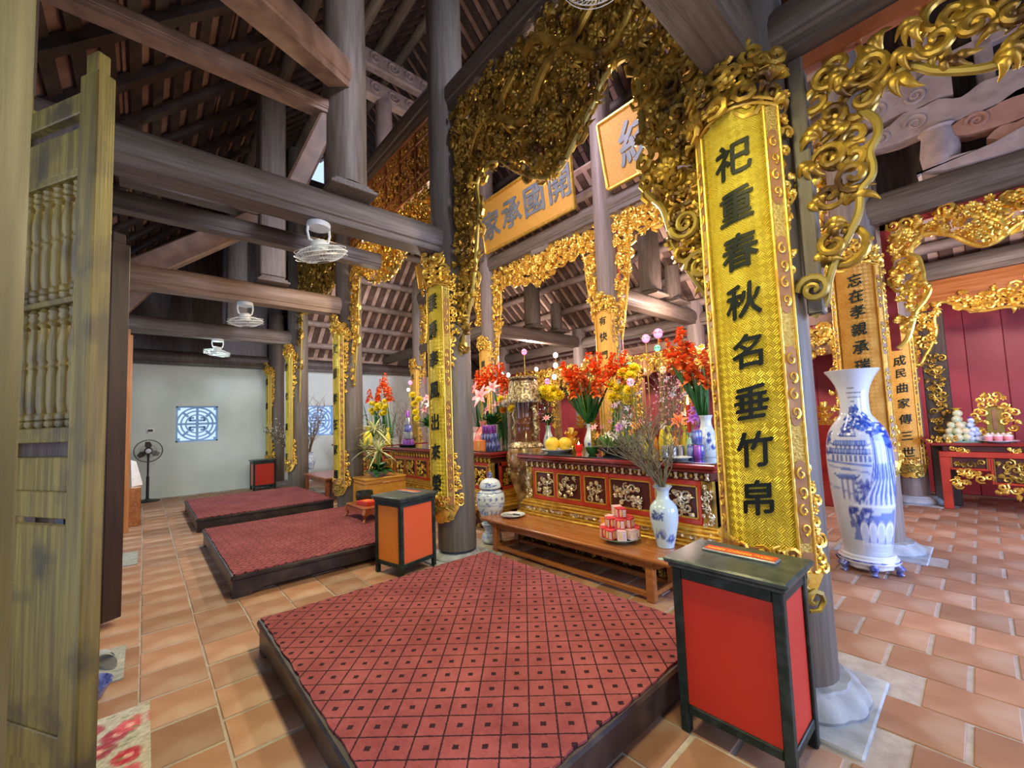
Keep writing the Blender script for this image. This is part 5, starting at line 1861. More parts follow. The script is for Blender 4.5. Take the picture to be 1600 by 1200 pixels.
def cv_vase_big():
    c = Canvas(260, 460, (0.60, 0.66, 0.76))
    r = random.Random(5)
    L = (0.56, 0.66, 0.82)
    # canvas u: 0 is the left edge as seen from the hall
    X = lambda x: x
    c.poly([(0, 0.10), (1, 0.10), (1, 0.40), (0, 0.46)], (0.62, 0.70, 0.84), 0.5)
    c.poly([(X(0.45), 0.0), (X(1.0), 0.0), (X(1.0), 0.62), (X(0.55), 0.62)], (0.42, 0.54, 0.82), 0.55)
    # cascades and rocks near the foot
    c.poly([(X(0.28), 0.08), (X(0.98), 0.06), (X(0.98), 0.24), (X(0.70), 0.22), (X(0.40), 0.20)], BLUE2, 0.8)
    for i in range(46):
        c.disc(X(r.uniform(0.28, 0.62)), r.uniform(0.15, 0.25), 0.035, 0.012, BLUE, 0.75)
    for x in (0.48, 0.62, 0.76, 0.90):
        c.disc(X(x), 0.13, 0.075, 0.060, (0.80, 0.86, 0.95), 0.85)
        c.disc(X(x), 0.115, 0.055, 0.055, BLUE3, 0.8)
        for k in range(5):
            c.line([(X(x - 0.05 + 0.025 * k), 0.06), (X(x - 0.05 + 0.025 * k), 0.16)], 0.006, (0.85, 0.9, 0.97), 0.7)
    c.poly([(X(0.35), 0.255), (X(1), 0.255), (X(1), 0.275), (X(0.35), 0.27)], (0.80, 0.86, 0.95), 0.8)
    # gate
    for x in (0.22, 0.30, 0.38):
        c.line([(X(x), 0.30), (X(x), 0.40)], 0.016, BLUE, 0.7)
    c.poly([(X(0.14), 0.41), (X(0.46), 0.41), (X(0.42), 0.435), (X(0.18), 0.435)], BLUE2, 0.8)
    c.line([(X(0.12), 0.425), (X(0.18), 0.41), (X(0.42), 0.41), (X(0.48), 0.425)], 0.010, BLUE, 0.9)
    c.poly([(X(0.20), 0.45), (X(0.40), 0.45), (X(0.36), 0.465), (X(0.24), 0.465)], BLUE2, 0.8)
    c.line([(X(0.0), 0.36), (X(0.24), 0.34), (X(0.5), 0.30)], 0.008, BLUE2, 0.6)
    for i in range(60):
        c.disc(X(r.uniform(0.40, 0.66)), r.uniform(0.28, 0.40), 0.030, 0.010, BLUE, 0.6)
    # terrace, halls and roofs
    for (x0, x1, y, al) in ((0.04, 0.72, 0.54, 0.8), (0.10, 0.66, 0.585, 0.9), (0.20, 0.50, 0.635, 0.9)):
        c.poly([(X(x0), y), (X(x1), y), (X(x1 - 0.04), y + 0.026), (X(x0 + 0.04), y + 0.026)], BLUE2, al)
        c.line([(X(x0 - 0.02), y + 0.008), (X(x0 + 0.03), y), (X(x1 - 0.03), y), (X(x1 + 0.02), y + 0.008)], 0.008, BLUE, 0.9)
        for k in range(14):
            xx = x0 + 0.05 + (x1 - x0 - 0.1) * k / 13
            c.line([(X(xx), y + 0.004), (X(xx), y + 0.022)], 0.004, PALE, 0.5)
    for k in range(9):
        c.poly([(X(0.10 + 0.066 * k), 0.50), (X(0.14 + 0.066 * k), 0.50), (X(0.14 + 0.066 * k), 0.53), (X(0.10 + 0.066 * k), 0.53)], BLUE, 0.75)
    for k in range(7):
        c.poly([(X(0.16 + 0.066 * k), 0.565), (X(0.195 + 0.066 * k), 0.565), (X(0.195 + 0.066 * k), 0.582), (X(0.16 + 0.066 * k), 0.582)], BLUE, 0.7)
    c.line([(X(0.03), 0.495), (X(0.75), 0.475)], 0.010, BLUE2, 0.9)
    c.line([(X(0.05), 0.468), (X(0.60), 0.445), (X(0.66), 0.42), (X(0.70), 0.40)], 0.007, BLUE2, 0.7)
    # the old tree: trunk, roots, crown
    c.poly([(X(0.66), 0.34), (X(0.98), 0.32), (X(0.96), 0.66), (X(0.70), 0.66)], BLUE2, 0.85)
    for k in range(11):
        x = 0.68 + 0.028 * k
        c.line([(X(x), 0.66), (X(x + r.uniform(-0.02, 0.02)), 0.5), (X(x + (x - 0.82) * 0.5), 0.30)], 0.006, (0.62, 0.72, 0.92), 0.75)
        c.line([(X(x + 0.012), 0.66), (X(x + 0.016), 0.5), (X(x + (x - 0.82) * 0.6), 0.30)], 0.007, BLUE, 0.8)
    for k in range(12):
        x = 0.60 + 0.037 * k
        c.line([(X(0.70 + 0.022 * k), 0.40), (X(x * 0.95 + 0.02), 0.32), (X(x * 1.05 - 0.06), 0.275)], 0.012, BLUE2 if k % 2 else (0.66, 0.76, 0.94), 0.85)
    for i in range(150):
        e = r.random()
        x = 0.22 + 0.78 * e
        y = 0.62 + 0.10 * math.sin(PI * min(1, e * 0.9 + 0.2)) + r.uniform(-0.05, 0.075)
        if x < 0.45 and y < 0.66:
            continue
        c.disc(X(x), y, r.uniform(0.025, 0.06), r.uniform(0.008, 0.018), BLUE if r.random() < 0.62 else BLUE2, 0.8)
    for i in range(26):
        c.disc(X(r.uniform(0.3, 0.98)), r.uniform(0.64, 0.76), r.uniform(0.02, 0.05), 0.006, (0.80, 0.85, 0.94), 0.75)
    for i in range(16):
        c.disc(X(0.05 + r.uniform(-0.04, 0.04)), r.uniform(0.52, 0.66), 0.03, 0.012, BLUE, 0.6)
    # inscription under the lip
    for y, a, e in ((0.895, 0.34, 0.52), (0.870, 0.28, 0.74), (0.845, 0.30, 0.72), (0.822, 0.38, 0.50)):
        x = a
        while x < e:
            w = r.uniform(0.02, 0.06)
            c.line([(X(x), y), (X(min(e, x + w)), y)], 0.007, (0.05, 0.05, 0.10), 0.7)
            x += w + 0.018
    c.noise(0.05)
    return c


def face_cam(x, y):
    return math.atan2(-y, -x)


# the big floor vase on its low stand
vx, vy = 5.07, 0.80
t = thing('floor_vase', 'man-high blue and white porcelain vase with a painted tree and pagodas', 'vase', (vx, vy, 0))
prof = [(0.175, 0.165), (0.178, 0.19), (0.18, 0.22), (0.205, 0.40), (0.235, 0.70), (0.248, 0.95), (0.247, 1.08), (0.235, 1.20), (0.205, 1.30), (0.155, 1.38), (0.118, 1.44), (0.110, 1.52), (0.113, 1.62), (0.130, 1.70), (0.165, 1.78), (0.205, 1.845), (0.210, 1.855), (0.196, 1.852), (0.150, 1.78), (0.115, 1.70), (0.10, 1.55)]
painted_lathe(prof, 220, cv_vase_big(), face_cam(vx, vy), t, 'body', sub=14, cap=False)
b = MB()
b.lathe([(0.175, 0.0), (0.178, 0.02)], 12)
t2 = thing('vase_stand', 'blue and white footed porcelain stand under the man-high vase', 'stand', (vx, vy, 0))
t.location.z = 0.0
b = MB()
b.lathe([(0.15, 0.085), (0.225, 0.09), (0.232, 0.105), (0.222, 0.125), (0.20, 0.132), (0.205, 0.15), (0.19, 0.163), (0.05, 0.163)], 40)
b.build('dish', M['porc'], t2)
b = MB()
b.lathe([(0.226, 0.108), (0.231, 0.11), (0.226, 0.122), (0.2, 0.124)], 40)
b.build('blue_band', M['bluecan'], t2)
for k in range(6):
    a = k * PI / 3 + 0.3
    b = MB()
    b.tube([(0.20 * math.cos(a), 0.20 * math.sin(a), 0.095), (0.235 * math.cos(a), 0.235 * math.sin(a), 0.06), (0.215 * math.cos(a), 0.215 * math.sin(a), 0.025), (0.235 * math.cos(a), 0.235 * math.sin(a), 0.0)], [0.03, 0.034, 0.022, 0.028], 10)
    b.build('foot', M['bluecan'], t2)
b = MB()
b.lathe([(0.17, 0.03), (0.195, 0.05), (0.20, 0.088)], 40, fl=lambda q: 1 + 0.03 * math.sin(q * 2 * PI * 12))
b.build('skirt', M['porc'], t2)


def cv_sprig(seed, n=3, dense=False, base=(0.66, 0.76, 0.84)):
    c = Canvas(110, 180, base)
    r = random.Random(seed)
    if dense:
        for i in range(70):
            c.disc(r.random(), r.random(), 0.05, 0.02, BLUE2, 0.75)
        for y in (0.06, 0.12, 0.52, 0.86, 0.94):
            c.line([(0, y), (1, y)], 0.012, BLUE, 0.9)
        for k in range(5):
            c.disc(0.1 + 0.2 * k, 0.70, 0.075, 0.06, PALE, 0.9)
            c.disc(0.1 + 0.2 * k, 0.70, 0.045, 0.045, BLUE, 0.85)
            c.disc(0.1 + 0.2 * k, 0.32, 0.06, 0.08, BLUE2, 0.9)
            c.disc(0.1 + 0.2 * k, 0.32, 0.03, 0.05, PALE, 0.9)
    else:
        for k in range(n):
            x, y = r.uniform(0.3, 0.75), 0.18 + 0.42 * (k + 0.5) / n
            c.line([(0.3, 0.12), (x, y), (x + 0.1, y + 0.08)], 0.008, BLUE2, 0.9)
            for q in range(6):
                c.disc(x + 0.07 * math.cos(q), y + 0.035 * math.sin(q), 0.06, 0.030, BLUE, 0.85)
            for q in range(9):
                c.disc(r.uniform(0.15, 0.9), y + r.uniform(-0.08, 0.08), 0.03, 0.012, BLUE2, 0.7)
    c.noise(0.03)
    return c


def cv_scene(seed):
    """a small landscape: crag with pines above, flock and shore below"""
    c = Canvas(150, 240, (0.50, 0.66, 0.77))
    r = random.Random(seed)
    X = lambda x: x
    D = (0.03, 0.07, 0.26)
    for i in range(60):
        c.disc(X(0.10 + 0.38 * r.random() ** 1.4), 0.50 + r.uniform(-0.03, 0.13) * (1 - r.random() * 0.5), 0.045, 0.014, D if r.random() < 0.6 else BLUE2, 0.8)
    c.line([(X(0.02), 0.47), (X(0.25), 0.475), (X(0.50), 0.46)], 0.012, D, 0.8)
    for i in range(80):
        e = r.random()
        c.disc(X(0.08 + 0.84 * e), 0.16 + 0.05 * math.sin(e * 6) + r.uniform(-0.02, 0.09) * (0.4 + e), 0.04, 0.014, D if r.random() < 0.5 else BLUE2, 0.75)
    c.line([(X(0.05), 0.14), (X(0.4), 0.18), (X(0.6), 0.13), (X(0.95), 0.15)], 0.014, D, 0.8)
    for k in range(6):
        x = 0.15 + 0.06 * k
        c.line([(X(x), 0.22), (X(x + 0.03), 0.30), (X(x + 0.10), 0.24)], 0.008, D, 0.8)
    c.noise(0.02)
    return c


def vase_shape(h, r):
    return [(r * 0.55, 0.0), (r * 0.60, 0.01 * h), (r * 0.62, 0.04 * h), (r * 0.80, 0.22 * h), (r * 0.97, 0.42 * h), (r, 0.56 * h), (r * 0.93, 0.66 * h), (r * 0.68, 0.74 * h), (r * 0.47, 0.79 * h), (r * 0.42, 0.86 * h), (r * 0.48, 0.93 * h), (r * 0.68, 0.99 * h), (r * 0.70, h), (r * 0.60, 0.99 * h), (r * 0.40, 0.93 * h)]


def bottle_shape(h, r):
    return [(r * 0.80, 0.0), (r * 0.86, 0.02 * h), (r, 0.20 * h), (r * 0.97, 0.38 * h), (r * 0.72, 0.58 * h), (r * 0.50, 0.74 * h), (r * 0.46, 0.88 * h), (r * 0.58, 0.98 * h), (r * 0.60, h), (r * 0.5, 0.985 * h), (r * 0.40, 0.9 * h)]


def vase(label, x, y, z, h, r, cv, shape=vase_shape, nA=64, cat='vase'):
    t = thing('porcelain_vase', label, cat, (x, y, z))
    painted_lathe(shape(h, r), nA, cv, face_cam(x, y), t, 'body', cap=False, sub=5)
    b = MB()
    b.lathe([(shape(h, r)[0][0], 0.001), (0.001, 0.001)], 24)
    b.build('base', M['porc'], t)
    return t


p = onz(1043, 846, BT)
BV = (3.405, 1.90)
t = vase('slim blue and white vase at the right end of the brown bench', BV[0], BV[1], BT, 0.52, 0.118, cv_scene(4), nA=110)


def branch_bunch(label, x, y, z, n, L, spread, m, seed, leaf=None, lean=(0, 0), bud=None, name='bare_branches', thick=0.006, up=1.0, wig=0.12):
    """twigs fanning out of a vase mouth"""
    t = thing(name, label, 'branches', (x, y, z))
    r = random.Random(seed)
    for k in range(n):
        a = r.uniform(0, 2 * PI)
        s = spread * r.uniform(0.35, 1)
        d = V((math.cos(a) * s + lean[0], math.sin(a) * s + lean[1], up)).normalized()
        b = MB()
        l = L * r.uniform(0.65, 1.05)
        pts = [V((0.012 * math.cos(a), 0.012 * math.sin(a), -0.10))]
        q = V((0.014 * math.cos(a), 0.014 * math.sin(a), 0))
        dd = V((d.x * 0.4, d.y * 0.4, 1)).normalized()
        for i in range(8):
            pts.append(q.copy())
            dd = (dd * 0.7 + d * 0.3 + V((r.uniform(-1, 1), r.uniform(-1, 1), r.uniform(-0.5, 0.5))) * wig).normalized()
            q = q + dd * (l / 7)
        b.tube(pts, [thick * (1 - 0.8 * i / 8) for i in range(9)], 5)
        for i in range(3, 9):
            for c in range(2):
                e = V((r.uniform(-1, 1), r.uniform(-1, 1), r.uniform(0.0, 1))).normalized()
                ds = (dd * 0.6 + e * 0.8).normalized()
                tw = [pts[i], pts[i] + ds * l * 0.12, pts[i] + ds * l * 0.22 + e * l * 0.05]
                b.tube(tw, [thick * 0.5, thick * 0.35, thick * 0.15], 4)
                if leaf and c == 0:
                    b.mi = 1
                    for g in range(5):
                        e2 = V((r.uniform(-1, 1), r.uniform(-1, 1), r.uniform(-0.3, 1))).normalized()
                        b.blade(tw[g % 3], e2, 0.05, 0.020, n=3)
                    b.mi = 0
                if bud:
                    b.mi = 2 if leaf else 1
                    b.ball(tw[2], 0.010, 5, 3)
                    b.mi = 0
        ms = [M[m]] + ([M[leaf]] if leaf else []) + ([M[bud]] if bud else [])
        b.build('branch', ms, t)
    return t


branch_bunch('spray of bare brown twigs standing in the slim bench vase', BV[0], BV[1], BT + 0.50, 26, 0.72, 0.9, 'twigg', 8, thick=0.0065, lean=(0.10, 0.75), up=0.75, wig=0.42)

# plate with a knife and the tower of little cartons
p = onz(804, 800, BT)
t = thing('oval_dish', 'white dish holding a knife at the left end of the brown bench', 'dish', (3.30, 3.78, BT))
b = MB()
b.lathe([(0.07, 0.0), (0.085, 0.004), (0.115, 0.02), (0.145, 0.026), (0.146, 0.029), (0.112, 0.024), (0.08, 0.008), (0.001, 0.007)], 40, fl=lambda q: 1 + 0.02 * math.cos(q * 2 * PI * 12))
b.build('plate', M['porc'], t)
b = MB()
b.prism([(0.0, -0.012), (0.12, -0.010), (0.14, 0.004), (0.12, 0.012), (0, 0.012)], 0, 0.003)
o = tag(b.build('knife', [M['metal']], None, loc=(3.27, 3.74, BT + 0.032)), 'small knife lying across the white dish', 'knife')
o.rotation_euler = (0, 0, 1.9)
b = MB()
b.tube([(-0.09, 0, 0.006), (0.0, 0, 0.003)], [0.009, 0.008], 8)
b.build('handle', M['black'], o)
b = MB()
b.prism([(-0.05, -0.03), (0.05, -0.035), (0.055, 0.03), (-0.045, 0.035)], 0, 0.002)
o = tag(b.build('paper_scrap', M['whitep'], None, loc=(3.33, 3.83, BT + 0.03), smooth=0), 'scrap of white paper lying on the dish', 'paper')

CT = (3.30, 2.29)
t = thing('celadon_plate', 'pale green plate under the tower of small cartons', 'plate', (CT[0], CT[1], BT))
b = MB()
b.lathe([(0.10, 0.0), (0.115, 0.006), (0.165, 0.034), (0.185, 0.042), (0.186, 0.046), (0.16, 0.040), (0.11, 0.014), (0.001, 0.013)], 44)
b.build('dish', M['celadon'], t)


def carton(x, y, z, rz, s, seed, label):
    """small printed fruit carton: red ends, picture of fruit, pale label"""
    r = random.Random(seed)
    t = thing('small_carton', label, 'carton', (x, y, z), rz, group='small cartons piled on the green plate')
    w, d, h = s
    b = MB()
    b.box(-w / 2, w / 2, -d / 2, d / 2, 0, h, 0.003)
    b.build('box', M['cartred'] if r.random() < 0.5 else M['cartpale'], t)
    for q in range(4):
        a = q * PI / 2
        dw = (w if q % 2 else d) * 0.5
        dd = (d if q % 2 else w) / 2
        T = Matrix.Rotation(a, 4, 'Z')
        b = MB()
        b.T = T
        n = 10
        e = [(0.30 * dw * 2 * 0.5 * math.cos(2 * PI * i / n) - dw * 0.35, h * 0.5 + 0.38 * h * math.sin(2 * PI * i / n)) for i in range(n)]
        b.prism(e, dd, dd + 0.0012, lambda u, v, w_: (w_, u, v))
        b.build('fruit_print', M['cartfruit'], t, smooth=0)
        b = MB()
        b.T = T
        b.prism([(dw * 0.12, h * 0.12), (dw * 0.85, h * 0.12), (dw * 0.85, h * 0.80), (dw * 0.12, h * 0.80)], dd, dd + 0.0010, lambda u, v, w_: (w_, u, v))
        b.build('label_print', M['cartlab'], t, smooth=0)
        b = MB()
        b.T = T
        for g in range(3):
            b.prism([(dw * 0.2, h * (0.22 + 0.18 * g)), (dw * 0.75, h * (0.22 + 0.18 * g)), (dw * 0.75, h * (0.27 + 0.18 * g)), (dw * 0.2, h * (0.27 + 0.18 * g))], dd + 0.001, dd + 0.0016, lambda u, v, w_: (w_, u, v))
        b.build('print_lines', M['signred'], t, smooth=0)
    return t


M['cartred'] = mat('carton_red', (0.62, 0.035, 0.05), (0.68, 0.06, 0.08), 0.4, scale=6)
M['cartpale'] = mat('carton_pale_pink', (0.70, 0.42, 0.45), (0.78, 0.58, 0.58), 0.4, scale=20)
M['cartfruit'] = mat('carton_fruit', (0.72, 0.50, 0.16), (0.80, 0.66, 0.34), 0.4, scale=60)
M['cartlab'] = mat('carton_label', (0.62, 0.62, 0.70), (0.80, 0.80, 0.84), 0.4, scale=70)
k = 0
cs_ = (0.080, 0.080, 0.088)
RW = ['bottom ring', 'second ring', 'top pair']
for lay, (nn, rr_, z) in enumerate(((9, 0.138, 0.044), (6, 0.090, 0.133), (2, 0.046, 0.222))):
    for i in range(nn):
        a = 2 * PI * i / nn + lay * 0.3 + 0.35
        carton(CT[0] + rr_ * math.cos(a), CT[1] + rr_ * math.sin(a), BT + z, a, cs_, k, 'fruit carton in the %s of the carton tower' % RW[lay])
        k += 1
b = MB()
b.lathe([(0.085, 0.0), (0.085, 0.088), (0.04, 0.089), (0.04, 0.177), (0.001, 0.1775)], 12)
tag(b.build('carton_core', M['cartpale'], None, loc=(CT[0], CT[1], BT + 0.045)), 'stack of inner cartons inside the carton tower', 'carton')
b = MB()
b.box(-0.004, 0.004, -0.13, 0.06, 0, 0.13, 0.001)
t = tag(b.build('standing_card', M['cardor'], None, loc=(3.475, 2.58, BT)), 'orange printed card standing behind the carton tower', 'card')
for (a, c, e, f) in ((-0.12, 0.05, 0.055, 0.058), (-0.12, 0.05, 0.02, 0.023), (-0.05, -0.047, 0.0, 0.055)):
    b = MB()
    b.box(-0.0052, -0.0042, a, c, e, f)
    b.build('printed_rule', M['signred'], t, smooth=0)
b = text_mesh('BAN THỜ', 0.036, lambda a, c, e: (-0.0046 - e * 0.05, -0.035 - a, 0.10 + c), 0.01, 0.012)
b.build('lettering', M['signyel'], t, smooth=0)

# blue and white lidded jar on the floor at the end of the bench
p = onz(768, 850, 0)
JX, JY = 3.22, 4.34
t = thing('ginger_jar', 'lidded blue and white jar on a drum stand beside the broad column', 'jar', (3.27, 4.16, 0.24))
t.scale = (1.15, 1.15, 1.08)
jr = 0.155
painted_lathe([(0.075, 0.0), (0.085, 0.01), (0.10, 0.06), (0.145, 0.18), (0.155, 0.27), (0.145, 0.33), (0.105, 0.375), (0.085, 0.385), (0.085, 0.40), (0.05, 0.401)], 64, cv_sprig(3, dense=True), face_cam(3.27, 4.14), t, 'body')
painted_lathe([(0.115, 0.395), (0.118, 0.405), (0.112, 0.44), (0.09, 0.48), (0.04, 0.505), (0.012, 0.51)], 48, cv_sprig(9, 5), face_cam(3.27, 4.14), t, 'lid')
b = MB()
b.lathe([(0.012, 0.505), (0.018, 0.515), (0.028, 0.53), (0.022, 0.545), (0.03, 0.552), (0.012, 0.575), (0.002, 0.58)], 16)
b.build('knob', M['bluecan'], t)
t = thing('drum_stand', 'blue and white waisted drum stand under the lidded jar', 'stand', (3.27, 4.16, 0))
t.scale = (1.12, 1.12, 1.0)
painted_lathe([(0.075, 0.0), (0.10, 0.01), (0.115, 0.05), (0.105, 0.10), (0.075, 0.13), (0.07, 0.145), (0.09, 0.19), (0.11, 0.22), (0.10, 0.238), (0.03, 0.239)], 48, cv_sprig(6, dense=True), face_cam(3.27, 4.14), t, 'drum')


# ---------------------------------------------------------------- altars
AZ = 1.08


def altar(label, xf, xb, y0, y1, zt, panels, seed, relief='silver', frame='red'):
    """lacquered altar; its front faces -x"""
    t = thing('altar_table', label, 'altar', (xf, (y0 + y1) / 2, 0))
    W = (y1 - y0) / 2 - 0.06
    D = xb - xf
    r = random.Random(seed)

    def bx(name, a, c, d, e, z0, z1, m, bev=0.006):
        b = MB()
        b.box(a, c, d, e, z0, z1, bev)
        return b.build(name, M[m], t)
    bx('glass_top', -0.10, D, -W - 0.06, W + 0.06, zt - 0.012, zt, 'glassy', 0.003)
    bx('top_board', -0.11, D, -W - 0.07, W + 0.07, zt - 0.055, zt - 0.012, 'dred', 0.012)
    bx('top_moulding', -0.075, D, -W - 0.045, W + 0.045, zt - 0.09, zt - 0.055, 'dred', 0.012)
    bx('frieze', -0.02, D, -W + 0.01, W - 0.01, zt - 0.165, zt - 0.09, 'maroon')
    # row of little pale turned dentils under the top
    me = None
    n = int(2 * W / 0.092)
    for i in range(n):
        y = -W + 0.04 + (2 * W - 0.08) * i / (n - 1)
        if me is None:
            b = MB()
            b.box(-0.020, 0.0, -0.018, 0.018, 0.0, 0.016, 0.004)
            b.lathe([(0.014, 0.016), (0.010, 0.03), (0.018, 0.045), (0.018, 0.06)], 10, c=(-0.012, 0, 0))
            me = b.build('dentil', M[relief], t, loc=(-0.02, y, zt - 0.16))
        else:
            inst(me, (-0.02, y, zt - 0.16), t)
        if i < n - 1:
            b = MB()
            yy = y + (2 * W - 0.08) / (n - 1) / 2
            b.ball((-0.028, yy, zt - 0.125), (0.012, 0.016, 0.022), 8, 5)
            b.build('frieze_boss', M['goldd'], t)
    # carcass
    zb = 0.525
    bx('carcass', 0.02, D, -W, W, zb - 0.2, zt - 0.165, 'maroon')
    bx('upper_rail', -0.005, 0.03, -W + 0.10, W - 0.10, zt - 0.215, zt - 0.165, frame)
    bx('lower_rail', -0.005, 0.03, -W + 0.10, W - 0.10, zb, zb + 0.045, frame)
    y = -W + 0.11
    tot = sum(panels)
    avail = 2 * W - 0.22 - 0.035 * (len(panels) + 1)
    z0, z1 = zb + 0.045, zt - 0.215
    for i in range(len(panels) + 1):
        bx('stile', -0.008, 0.03, y, y + 0.035, zb, zt - 0.165, frame)
        y += 0.035
        if i == len(panels):
            break
        w = avail * panels[i] / tot
        for (a, c, d, e) in ((y, y + w, z0, z0 + 0.016), (y, y + w, z1 - 0.016, z1), (y, y + 0.016, z0, z1), (y + w - 0.016, y + w, z0, z1)):
            bx('gilt_bead', -0.002, 0.024, a, c, d, e, 'gold', 0.004)
        b = MB()
        ya, yb_ = y + 0.03 + w * 0.18 * r.random(), y + w - 0.03 - w * 0.12 * r.random()
        carve(b, [(ya, z0 + 0.03), (yb_, z0 + 0.03), (yb_, z1 - 0.03), (ya, z1 - 0.03)], 0.062, seed + i, lambda u, v, q: (0.012 - q, u, v), 0.012, 0.0, 1.0, (0.25, 0.8))
        b.build('flower_relief', M[relief], t)
        y += w
    for sg in (-1, 1):
        ya, yb_ = sorted((sg * W, sg * (W - 0.105)))
        bx('corner_post', -0.015, 0.09, ya, yb_, zb - 0.02, zt - 0.165, 'goldd')
        b = MB()
        carve(b, [(ya + 0.01, zb), (yb_ - 0.01, zb), (yb_ - 0.01, zt - 0.18), (ya + 0.01, zt - 0.18)], 0.045, seed + 50, lambda u, v, q: (-0.016 - q, u, v), 0.006)
        b.build('corner_relief', M[relief], t)
        # the visible short end
        bx('end_rail', 0.10, D - 0.1, *(sorted((sg * W, sg * (W + 0.012)))), zb, zb + 0.05, frame)
        bx('end_rail', 0.10, D - 0.1, *(sorted((sg * W, sg * (W + 0.012)))), zt - 0.22, zt - 0.165, frame)
        bx('end_stile', 0.10, 0.15, *(sorted((sg * W, sg * (W + 0.012)))), zb, zt - 0.165, frame)
        b = MB()
        carve(b, [(0.18, zb + 0.07), (D - 0.15, zb + 0.07), (D - 0.15, zt - 0.24), (0.18, zt - 0.24)], 0.07, seed + 60, lambda u, v, q: (u, sg * (W + 0.004 + q), v), 0.01)
        b.build('flower_relief', M[relief], t)
    # stepped gilt plinth, flaring towards the floor
    st = [(0.03, 0.505, 0.525), (0.06, 0.47, 0.505), (0.085, 0.445, 0.47), (0.055, 0.40, 0.445), (0.085, 0.375, 0.40), (0.115, 0.34, 0.375), (0.145, 0.30, 0.34), (0.125, 0.25, 0.30)]
    for k, (q, a, c) in enumerate(st):
        bx('plinth_step', -q, D, -W - q * 0.8, W + q * 0.8, a, c, 'gold', 0.012)
    b = MB()
    carve(b, [(-W, 0.405), (W, 0.405), (W, 0.44), (-W, 0.44)], 0.05, seed + 70, lambda u, v, q: (-0.056 - q, u, v), 0.006, 0, 1.1)
    b.build('plinth_scroll', M[relief], t)
    # carved apron and lion feet
    poly = [(-W - 0.1, 0.26)] + [(-W - 0.1 + 2 * (W + 0.1) * i / 24, 0.14 + 0.055 * math.sin(i * PI / 3) ** 2 - (0.13 if i in (0, 1, 23, 24) else 0)) for i in range(25)] + [(W + 0.1, 0.26)]
    b = MB()
    carve(b, poly, 0.065, seed + 80, lambda u, v, q: (-0.085 - q, u, v), 0.02, 0, 1.2)
    b.build('apron_carving', M['goldd'], t)
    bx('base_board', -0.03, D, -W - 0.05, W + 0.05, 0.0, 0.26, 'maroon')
    b = MB()
    carve(b, [(-W, 0.03), (W, 0.03), (W, 0.16), (-W, 0.16)], 0.09, seed + 85, lambda u, v, q: (-0.032 - q, u, v), 0.015, 0, 0.9, (0.4, 0.9))
    b.build('base_scroll', M['goldd'], t)
    b = MB()
    b.prism(poly, 0.075, 0.085, lambda u, v, q: (-q, u, v))
    b.build('apron', M['maroon'], t, smooth=0)
    for sx in (-0.06, D - 0.1):
        for sy in (-W, W):
            b = MB()
            b.tube([(sx, sy, 0.27), (sx - 0.04, sy, 0.2), (sx - 0.02, sy, 0.10), (sx - 0.06, sy, 0.03), (sx - 0.07, sy, 0.0)], [0.075, 0.07, 0.05, 0.06, 0.065], 10)
            b.build('foot', M['goldd'], t)
    return t


altar('red and gilt altar with a black glass top, nearest, behind the brown bench', 3.65, 4.95, 1.50, 3.94, AZ, [1.0, 1.15, 0.95, 1.5, 1.3][::-1], 100)
altar('red and gilt altar of the second bay behind the broad column', 3.65, 4.95, 4.50, 7.80, AZ, [1, 1, 1, 1, 1, 1, 1], 200, relief='gold')
altar('altar with a gilt corner and dark glass top beyond the spiky cream plant', 3.65, 4.95, 8.35, 10.9, AZ, [1, 1, 1, 1, 1], 300, relief='gold')

# small altar in the red alcove
t = thing('altar_table', 'small red altar table with gilt scrolls in the right hand alcove', 'altar', (8.70, -0.62, 0))
W = 1.02


def bx(t, name, a, c, d, e, z0, z1, m, bev=0.006):
    b = MB()
    b.box(a, c, d, e, z0, z1, bev)
    return b.build(name, M[m], t)


bx(t, 'top_board', -0.04, 0.62, -W - 0.14, W + 0.14, 0.90, 0.945, 'dred', 0.01)
b = MB()
b.prism([(W + 0.14, 0.90), (W + 0.14, 0.945), (W + 0.20, 1.03), (W + 0.22, 1.02), (W + 0.18, 0.93)], -0.04, 0.62, lambda u, v, w: (w, u, v))
b.build('upturned_end', M['dred'], t)
b = MB()
carve(b, [(W - 0.20, 0.95), (W + 0.15, 0.95), (W + 0.17, 1.03), (W - 0.12, 1.02)], 0.05, 5, lambda u, v, w: (0.0 - w, u, v), 0.03, 0, 1.2)
b.build('end_scroll', M['gold'], t)
bx(t, 'frieze', 0.0, 0.55, -W - 0.02, W + 0.02, 0.82, 0.90, 'maroon')
for k in range(4):
    y = W - 0.14 - k * 0.52
    b = MB()
    carve(b, [(y - 0.12, 0.83), (y + 0.12, 0.83), (y + 0.12, 0.89), (y - 0.12, 0.89)], 0.055, 15 + k, lambda u, v, w: (-0.004 - w, u, v), 0.008, 0, 1.3)
    b.build('frieze_scroll', M['gold'], t)
bx(t, 'upper_rail', -0.02, 0.55, -W - 0.06, W + 0.06, 0.74, 0.82, 'red')
for sy in (-1, 1):
    for sx in (0.0, 0.50):
        a, c = sorted((sy * (W + 0.06), sy * (W - 0.04)))
        bx(t, 'leg', sx - 0.02, sx + 0.06, a, c, 0.0, 0.74, 'red')
